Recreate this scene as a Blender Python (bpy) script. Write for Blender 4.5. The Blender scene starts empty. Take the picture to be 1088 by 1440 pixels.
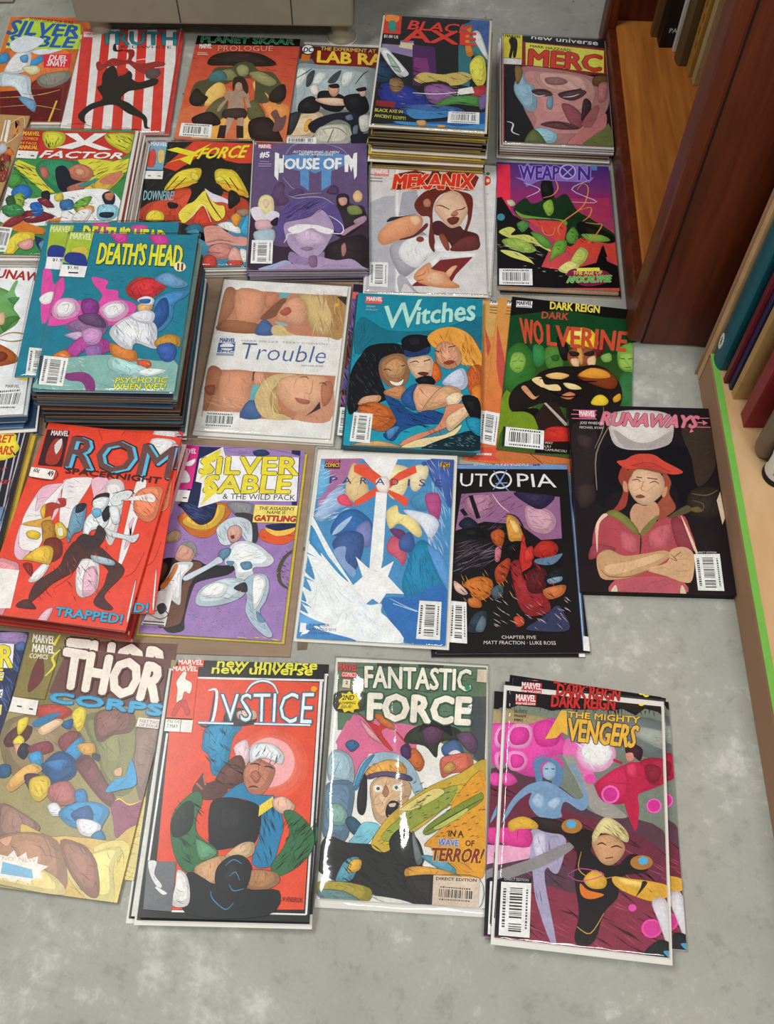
import bpy, bmesh, math, random
from mathutils import Vector, Matrix
C = bpy.context.scene.collection
SC = bpy.context.scene

# ------------------------------------------------------------------ camera
F_PX, CAM_H, PITCH, ROLL = 1424.32, 1.062593, 0.536118, 0.016611     # focal length in pixels of the 1088x1440 frame
cam_data = bpy.data.cameras.new('camera')
cam_data.sensor_fit = 'VERTICAL'; cam_data.sensor_height = 36.0
cam_data.lens = F_PX * 36.0 / 1440.0
cam_data.clip_start = 0.02
cam = bpy.data.objects.new('camera', cam_data); C.objects.link(cam)
fw = Vector((0, math.sin(PITCH), -math.cos(PITCH)))
up0 = Vector((0, math.cos(PITCH), math.sin(PITCH))); rt0 = Vector((1, 0, 0))
rt = math.cos(ROLL) * rt0 + math.sin(ROLL) * up0
up = -math.sin(ROLL) * rt0 + math.cos(ROLL) * up0
M = Matrix.Identity(4)
for i in range(3):
    M[i][0] = rt[i]; M[i][1] = up[i]; M[i][2] = -fw[i]
M.translation = Vector((0, 0, CAM_H))
cam.matrix_world = M
SC.camera = cam

# ------------------------------------------------------------------ world, lamps, exposure
w = bpy.data.worlds.new('room_light'); SC.world = w; w.use_nodes = True
w.node_tree.nodes['Background'].inputs[0].default_value = (1.0, 0.97, 0.92, 1)
w.node_tree.nodes['Background'].inputs[1].default_value = 0.16

def area(name, loc, target, sx, sy, power, col):
    l = bpy.data.lights.new(name, 'AREA'); l.shape = 'RECTANGLE'; l.size = sx; l.size_y = sy
    l.energy = power; l.color = col
    o = bpy.data.objects.new(name, l); C.objects.link(o)
    o.location = loc
    o.rotation_euler = (Vector(target) - Vector(loc)).to_track_quat('-Z', 'Y').to_euler()
    return o
area('overhead_light', (-0.85, 0.72, 2.1), (-0.45, 0.5, 0), 1.2, 0.22, 25, (0.975, 0.98, 0.95))
area('overhead_light', (0.45, -0.40, 2.1), (0.25, 0.3, 0), 1.2, 0.22, 26, (0.975, 0.98, 0.95))  # added fill light for the near right side, no known fixture
vs = SC.view_settings
vs.view_transform = 'Standard'; vs.look = 'None'; vs.gamma = 1.0; vs.use_curve_mapping = False
vs.exposure = 0.0

# ------------------------------------------------------------------ materials
def lin(c):
    return c / 12.92 if c <= 0.04045 else ((c + 0.055) / 1.055) ** 2.4
def hexlin(h, g=1.0):
    return tuple(min(0.92, lin(int(h[i:i + 2], 16) / 255.0) * g) for i in (0, 2, 4)) + (1.0,)
def base_mat(name):
    m = bpy.data.materials.new(name); m.use_nodes = True
    nt = m.node_tree; return m, nt, nt.nodes['Principled BSDF']
def nd(nt, t, **kw):
    n = nt.nodes.new(t)
    for k, v in kw.items():
        if k in n.inputs: n.inputs[k].default_value = v
        else: setattr(n, k, v)
    return n
def plain(name, hx, rough=0.6, var=0.12, scale=40.0, stretch=(1, 1, 1), bump=0.0, spec=0.4, metal=0.0):
    """one colour with a noise-driven tone variation in object space"""
    m, nt, b = base_mat(name)
    tc = nd(nt, 'ShaderNodeTexCoord'); mp = nd(nt, 'ShaderNodeMapping'); mp.inputs['Scale'].default_value = stretch
    nz = nd(nt, 'ShaderNodeTexNoise', Scale=scale, Detail=6.0)
    rp = nd(nt, 'ShaderNodeValToRGB')
    c = hexlin(hx)
    rp.color_ramp.elements[0].position = 0.3; rp.color_ramp.elements[1].position = 0.7
    rp.color_ramp.elements[0].color = tuple(x * (1 - var) for x in c[:3]) + (1,)
    rp.color_ramp.elements[1].color = tuple(min(.95, x * (1 + var)) for x in c[:3]) + (1,)
    L = nt.links.new
    L(tc.outputs['Object'], mp.inputs[0]); L(mp.outputs[0], nz.inputs['Vector']); L(nz.outputs['Fac'], rp.inputs[0])
    L(rp.outputs[0], b.inputs['Base Color'])
    b.inputs['Roughness'].default_value = rough; b.inputs['Specular IOR Level'].default_value = spec
    b.inputs['Metallic'].default_value = metal
    if bump:
        bp = nd(nt, 'ShaderNodeBump', Strength=bump, Distance=0.002)
        L(nz.outputs['Fac'], bp.inputs['Height']); L(bp.outputs[0], b.inputs['Normal'])
    return m
def print_mat(name, rough, coat=0.0, wave=0.15):
    """ink on paper: the colour comes from the printed patches, paper grain and a soft ripple come from noise"""
    m, nt, b = base_mat(name); L = nt.links.new
    at = nd(nt, 'ShaderNodeAttribute', attribute_name='ink')
    tc = nd(nt, 'ShaderNodeTexCoord')
    n1 = nd(nt, 'ShaderNodeTexNoise', Scale=420.0, Detail=3.0)
    n2 = nd(nt, 'ShaderNodeTexNoise', Scale=60.0, Detail=4.0)
    mx = nd(nt, 'ShaderNodeMath', operation='ADD')
    mr = nd(nt, 'ShaderNodeMapRange'); mr.inputs[1].default_value = 0.7; mr.inputs[2].default_value = 1.3
    mr.inputs[3].default_value = 0.84; mr.inputs[4].default_value = 1.14
    mul = nd(nt, 'ShaderNodeVectorMath', operation='SCALE')
    L(tc.outputs['Object'], n1.inputs['Vector']); L(tc.outputs['Object'], n2.inputs['Vector'])
    L(n1.outputs['Fac'], mx.inputs[0]); L(n2.outputs['Fac'], mx.inputs[1]); L(mx.outputs[0], mr.inputs[0])
    L(at.outputs['Color'], mul.inputs[0]); L(mr.outputs[0], mul.inputs['Scale'])
    L(mul.outputs[0], b.inputs['Base Color'])
    b.inputs['Roughness'].default_value = rough; b.inputs['Specular IOR Level'].default_value = 0.35
    b.inputs['Coat Weight'].default_value = coat; b.inputs['Coat Roughness'].default_value = 0.2
    n3 = nd(nt, 'ShaderNodeTexNoise', Scale=9.0, Detail=1.0)
    bp = nd(nt, 'ShaderNodeBump', Strength=wave, Distance=0.02)
    L(tc.outputs['Object'], n3.inputs['Vector']); L(n3.outputs['Fac'], bp.inputs['Height']); L(bp.outputs[0], b.inputs['Normal'])
    return m
MAT = {}
MAT['newsprint'] = print_mat('printed_newsprint_cover', 0.45, 0.16)
MAT['glossy'] = print_mat('printed_glossy_cover', 0.36, 0.15)
def page_mat(name, hx):
    m, nt, b = base_mat(name); L = nt.links.new
    tc = nd(nt, 'ShaderNodeTexCoord'); mp = nd(nt, 'ShaderNodeMapping'); mp.inputs['Scale'].default_value = (3, 3, 2600)
    nz = nd(nt, 'ShaderNodeTexNoise', Scale=1.0, Detail=2.0); rp = nd(nt, 'ShaderNodeValToRGB'); c = hexlin(hx)
    rp.color_ramp.elements[0].position = .35; rp.color_ramp.elements[1].position = .6
    rp.color_ramp.elements[0].color = tuple(x * .55 for x in c[:3]) + (1,); rp.color_ramp.elements[1].color = c
    L(tc.outputs['Object'], mp.inputs[0]); L(mp.outputs[0], nz.inputs['Vector']); L(nz.outputs['Fac'], rp.inputs[0]); L(rp.outputs[0], b.inputs['Base Color'])
    b.inputs['Roughness'].default_value = .8
    return m
MAT['page'] = page_mat('page_edges_white', 'e4e0d8')
MAT['pageold'] = page_mat('page_edges_cream', 'd2c4a8')
MAT['pagedark'] = page_mat('page_edges_dusky', '8f8068')
MAT['board'] = plain('white_backing_board', 'e8e5de', .55, .03, 30)
def sleeve_mat(name, refl, bump):
    m, nt, b = base_mat(name); L = nt.links.new
    nt.nodes.remove(b); out = nt.nodes['Material Output']
    tr = nd(nt, 'ShaderNodeBsdfTransparent'); gl = nd(nt, 'ShaderNodeBsdfGlossy', Roughness=0.07)
    fr = nd(nt, 'ShaderNodeFresnel', IOR=1.5); ml = nd(nt, 'ShaderNodeMath', operation='MULTIPLY'); ml.inputs[1].default_value = refl
    mx = nd(nt, 'ShaderNodeMixShader')
    tc = nd(nt, 'ShaderNodeTexCoord'); mp = nd(nt, 'ShaderNodeMapping'); mp.inputs['Scale'].default_value = (14, 40, 14); mp.inputs['Rotation'].default_value = (0, 0, .6)
    nz = nd(nt, 'ShaderNodeTexNoise', Scale=1.0, Detail=2.0, Distortion=1.2); bp = nd(nt, 'ShaderNodeBump', Strength=bump, Distance=0.004)
    L(tc.outputs['Object'], mp.inputs[0]); L(mp.outputs[0], nz.inputs['Vector']); L(nz.outputs['Fac'], bp.inputs['Height'])
    L(bp.outputs[0], gl.inputs['Normal']); L(bp.outputs[0], fr.inputs['Normal'])
    ge = nd(nt, 'ShaderNodeNewGeometry'); io = nd(nt, 'ShaderNodeMapRange'); io.inputs[3].default_value = 1.5; io.inputs[4].default_value = 1 / 1.5
    L(ge.outputs['Backfacing'], io.inputs[0]); L(io.outputs[0], fr.inputs['IOR'])      # thin sheet: same reflectance from both sides
    L(fr.outputs[0], ml.inputs[0]); L(ml.outputs[0], mx.inputs[0]); L(tr.outputs[0], mx.inputs[1]); L(gl.outputs[0], mx.inputs[2]); L(mx.outputs[0], out.inputs[0])
    return m
MAT['sleeve'] = sleeve_mat('clear_plastic_sleeve', 1.0, .3)
MAT['sleeve_creased'] = sleeve_mat('creased_plastic_sleeve', 1.8, .10)
MAT['cardboard'] = plain('brown_cardboard', '9c8470', .85, .10, 18, (1, 6, 1), .1, .15)
MAT['scrap'] = plain('brown_paper_scrap', '75695a', .9, .15, 60)
MAT['cabinet'] = plain('grey_tan_laminate', '918c78', .6, .05, 30, (1, 1, 1), .05, .3)
MAT['foot'] = plain('cream_plastic_foot', 'a39a86', .5, .05)
MAT['dark'] = plain('black_and_shade', '1c1815', .9, .1)  # near-black for marks and seams, also shade painted on the thick book's pages
MAT['grey_card'] = plain('grey_white_card', 'b4aea4', .8, .08)
def wood(name, c1, c2, c3, sc=(40, 40, 3), rough=.4, axis_noise=3.0, spec=.4):
    m, nt, b = base_mat(name); L = nt.links.new
    tc = nd(nt, 'ShaderNodeTexCoord'); mp = nd(nt, 'ShaderNodeMapping'); mp.inputs['Scale'].default_value = sc
    n1 = nd(nt, 'ShaderNodeTexNoise', Scale=axis_noise, Detail=8.0, Distortion=.6)
    n2 = nd(nt, 'ShaderNodeTexNoise', Scale=axis_noise * .3, Detail=3.0)
    add = nd(nt, 'ShaderNodeMath', operation='ADD'); hf = nd(nt, 'ShaderNodeMath', operation='MULTIPLY'); hf.inputs[1].default_value = .5
    rp = nd(nt, 'ShaderNodeValToRGB'); e = rp.color_ramp.elements
    e[0].position = .36; e[0].color = hexlin(c1); e[1].position = .66; e[1].color = hexlin(c3)
    k = e.new(.5); k.color = hexlin(c2)
    L(tc.outputs['Object'], mp.inputs[0]); L(mp.outputs[0], n1.inputs['Vector']); L(mp.outputs[0], n2.inputs['Vector'])
    L(n1.outputs['Fac'], add.inputs[0]); L(n2.outputs['Fac'], add.inputs[1]); L(add.outputs[0], hf.inputs[0]); L(hf.outputs[0], rp.inputs[0])
    L(rp.outputs[0], b.inputs['Base Color']); b.inputs['Roughness'].default_value = rough; b.inputs['Specular IOR Level'].default_value = spec
    bp = nd(nt, 'ShaderNodeBump', Strength=.12, Distance=.001); L(n1.outputs['Fac'], bp.inputs['Height']); L(bp.outputs[0], b.inputs['Normal'])
    return m
MAT['shaded_wood'] = wood('red_brown_wood_shaded', '4a1c0c', '5e2611', '703018', (30, 30, 2.2))  # same wood as the shelf, with the sides' shade put into the colour
MAT['lit_wood'] = wood('orange_wood_lit', 'a05c24', 'b76e2e', 'ca823c', (30, 2.4, 30), .45)  # same wood as the sides, with the light on the shelf put into the colour
MAT['ply'] = wood('pale_plywood', 'c09a6c', 'cba67a', 'd4b288', (10, 4, 10), .6, 3.0, .2)
MAT['fascia'] = plain('brown_board_fascia', 'a88468', .8, .05, 12, (1, 1, 1), 0, .15)
MAT['tape'] = plain('green_masking_tape', '74b44a', .6, .06, 80, (1, 1, 1), .1)

def floor_mat():
    m, nt, b = base_mat('sealed_concrete'); L = nt.links.new
    tc = nd(nt, 'ShaderNodeTexCoord')
    big = nd(nt, 'ShaderNodeTexNoise', Scale=5.0, Detail=6.0, Roughness=.62)
    mid = nd(nt, 'ShaderNodeTexNoise', Scale=38.0, Detail=8.0, Roughness=.7)
    fine = nd(nt, 'ShaderNodeTexNoise', Scale=300.0, Detail=3.0)
    for n in (big, mid, fine): L(tc.outputs['Object'], n.inputs['Vector'])
    r1 = nd(nt, 'ShaderNodeValToRGB'); e = r1.color_ramp.elements
    e[0].position = .3; e[0].color = hexlin('9c9b93'); e[1].position = .72; e[1].color = hexlin('b6b6ae')
    L(big.outputs['Fac'], r1.inputs[0])
    # pale efflorescence flecks gathered in patches
    wm = nd(nt, 'ShaderNodeMath', operation='MULTIPLY'); L(big.outputs['Fac'], wm.inputs[0]); L(mid.outputs['Fac'], wm.inputs[1])
    r2 = nd(nt, 'ShaderNodeValToRGB'); r2.color_ramp.elements[0].position = .29; r2.color_ramp.elements[1].position = .38
    L(wm.outputs[0], r2.inputs[0])
    m1 = nd(nt, 'ShaderNodeMixRGB'); m1.inputs[2].default_value = hexlin('c9c8c2'); L(r2.outputs[0], m1.inputs[0]); L(r1.outputs[0], m1.inputs[1])
    # grey smudges
    r3 = nd(nt, 'ShaderNodeValToRGB'); r3.color_ramp.elements[0].position = .36; r3.color_ramp.elements[1].position = .46
    r3.color_ramp.elements[0].color = (.8, .8, .79, 1); r3.color_ramp.elements[1].color = (1, 1, 1, 1); L(mid.outputs['Fac'], r3.inputs[0])
    m2 = nd(nt, 'ShaderNodeMixRGB', blend_type='MULTIPLY'); m2.inputs[0].default_value = .8; L(m1.outputs[0], m2.inputs[1]); L(r3.outputs[0], m2.inputs[2])
    # dark pits
    vo = nd(nt, 'ShaderNodeTexVoronoi', Scale=16.0); L(tc.outputs['Object'], vo.inputs['Vector'])
    r4 = nd(nt, 'ShaderNodeValToRGB'); r4.color_ramp.elements[0].position = .028; r4.color_ramp.elements[1].position = .05
    r4.color_ramp.elements[0].color = (.25, .23, .21, 1); r4.color_ramp.elements[1].color = (1, 1, 1, 1); L(vo.outputs['Distance'], r4.inputs[0])
    m3 = nd(nt, 'ShaderNodeMixRGB', blend_type='MULTIPLY'); m3.inputs[0].default_value = .75; L(m2.outputs[0], m3.inputs[1]); L(r4.outputs[0], m3.inputs[2])
    # a few rusty brown spots
    v2 = nd(nt, 'ShaderNodeTexVoronoi', Scale=3.1); L(tc.outputs['Object'], v2.inputs['Vector'])
    dis = nd(nt, 'ShaderNodeMath', operation='ADD'); sc = nd(nt, 'ShaderNodeMath', operation='MULTIPLY'); sc.inputs[1].default_value = .09
    L(mid.outputs['Fac'], sc.inputs[0]); L(v2.outputs['Distance'], dis.inputs[0]); L(sc.outputs[0], dis.inputs[1])
    r5 = nd(nt, 'ShaderNodeValToRGB'); r5.color_ramp.elements[0].position = .07; r5.color_ramp.elements[1].position = .11
    r5.color_ramp.elements[0].color = hexlin('a08a70'); r5.color_ramp.elements[1].color = (1, 1, 1, 1); L(dis.outputs[0], r5.inputs[0])
    m4 = nd(nt, 'ShaderNodeMixRGB', blend_type='MULTIPLY'); m4.inputs[0].default_value = .6; L(m3.outputs[0], m4.inputs[1]); L(r5.outputs[0], m4.inputs[2])
    r6 = nd(nt, 'ShaderNodeMapRange'); r6.inputs[3].default_value = .93; r6.inputs[4].default_value = 1.07; L(fine.outputs['Fac'], r6.inputs[0])
    vm = nd(nt, 'ShaderNodeVectorMath', operation='SCALE'); L(m4.outputs[0], vm.inputs[0]); L(r6.outputs[0], vm.inputs['Scale'])
    L(vm.outputs[0], b.inputs['Base Color'])
    b.inputs['Roughness'].default_value = .65; b.inputs['Specular IOR Level'].default_value = .15
    bp = nd(nt, 'ShaderNodeBump', Strength=.15, Distance=.001); L(mid.outputs['Fac'], bp.inputs['Height']); L(bp.outputs[0], b.inputs['Normal'])
    return m
MAT['floor'] = floor_mat()

# ------------------------------------------------------------------ object helpers
def tag(o, label=None, cat=None, group=None, kind=None):
    if label: o['label'] = label
    if cat: o['category'] = cat
    if group: o['group'] = group
    if kind: o['kind'] = kind
    return o
def link_mesh(name, me, parent=None):
    o = bpy.data.objects.new(name, me); C.objects.link(o)
    if parent: o.parent = parent
    return o
def empty(name, loc=(0, 0, 0), rz=0.0):
    o = bpy.data.objects.new(name, None); C.objects.link(o); o.empty_display_size = .02
    o.location = loc; o.rotation_euler = (0, 0, rz); return o
def add_box(bm, c, s, mat=0, bev=0.0, rot=None):
    r = bmesh.ops.create_cube(bm, size=1.0)
    vs_ = r['verts']
    for v in vs_:
        v.co = Vector((v.co.x * s[0], v.co.y * s[1], v.co.z * s[2]))
    if bev:
        es = list({e for v in vs_ for e in v.link_edges})
        rr = bmesh.ops.bevel(bm, geom=es, offset=bev, segments=2, affect='EDGES', profile=.5)
        vs_ = list({v for f in rr['faces'] for v in f.verts} | {v for v in vs_ if v.is_valid})
    for v in vs_:
        if rot is not None: v.co = rot @ v.co
        v.co += Vector(c)
    return vs_
def bm_obj(name, bm, mat, parent=None, smooth=False):
    me = bpy.data.meshes.new(name); bm.normal_update(); bm.to_mesh(me); bm.free()
    me.materials.append(mat)
    if smooth:
        for p in me.polygons: p.use_smooth = True
    return link_mesh(name, me, parent)
def box(name, c, s, mat, parent=None, bev=0.0, rot=None):
    bm = bmesh.new(); add_box(bm, c, s, 0, bev, rot); return bm_obj(name, bm, mat, parent)
def lathe(name, prof, mat, parent=None, n=24, loc=(0, 0, 0), rot=None):
    bm = bmesh.new(); rings = []
    for r, z in prof:
        rings.append([bm.verts.new((r * math.cos(2 * math.pi * i / n), r * math.sin(2 * math.pi * i / n), z)) for i in range(n)])
    for a, b_ in zip(rings, rings[1:]):
        for i in range(n): bm.faces.new((a[i], a[(i + 1) % n], b_[(i + 1) % n], b_[i]))
    bm.faces.new(rings[-1]); bm.faces.new(rings[0][::-1])
    for v in bm.verts:
        if rot is not None: v.co = rot @ v.co
        v.co += Vector(loc)
    return bm_obj(name, bm, mat, parent, True)

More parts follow.
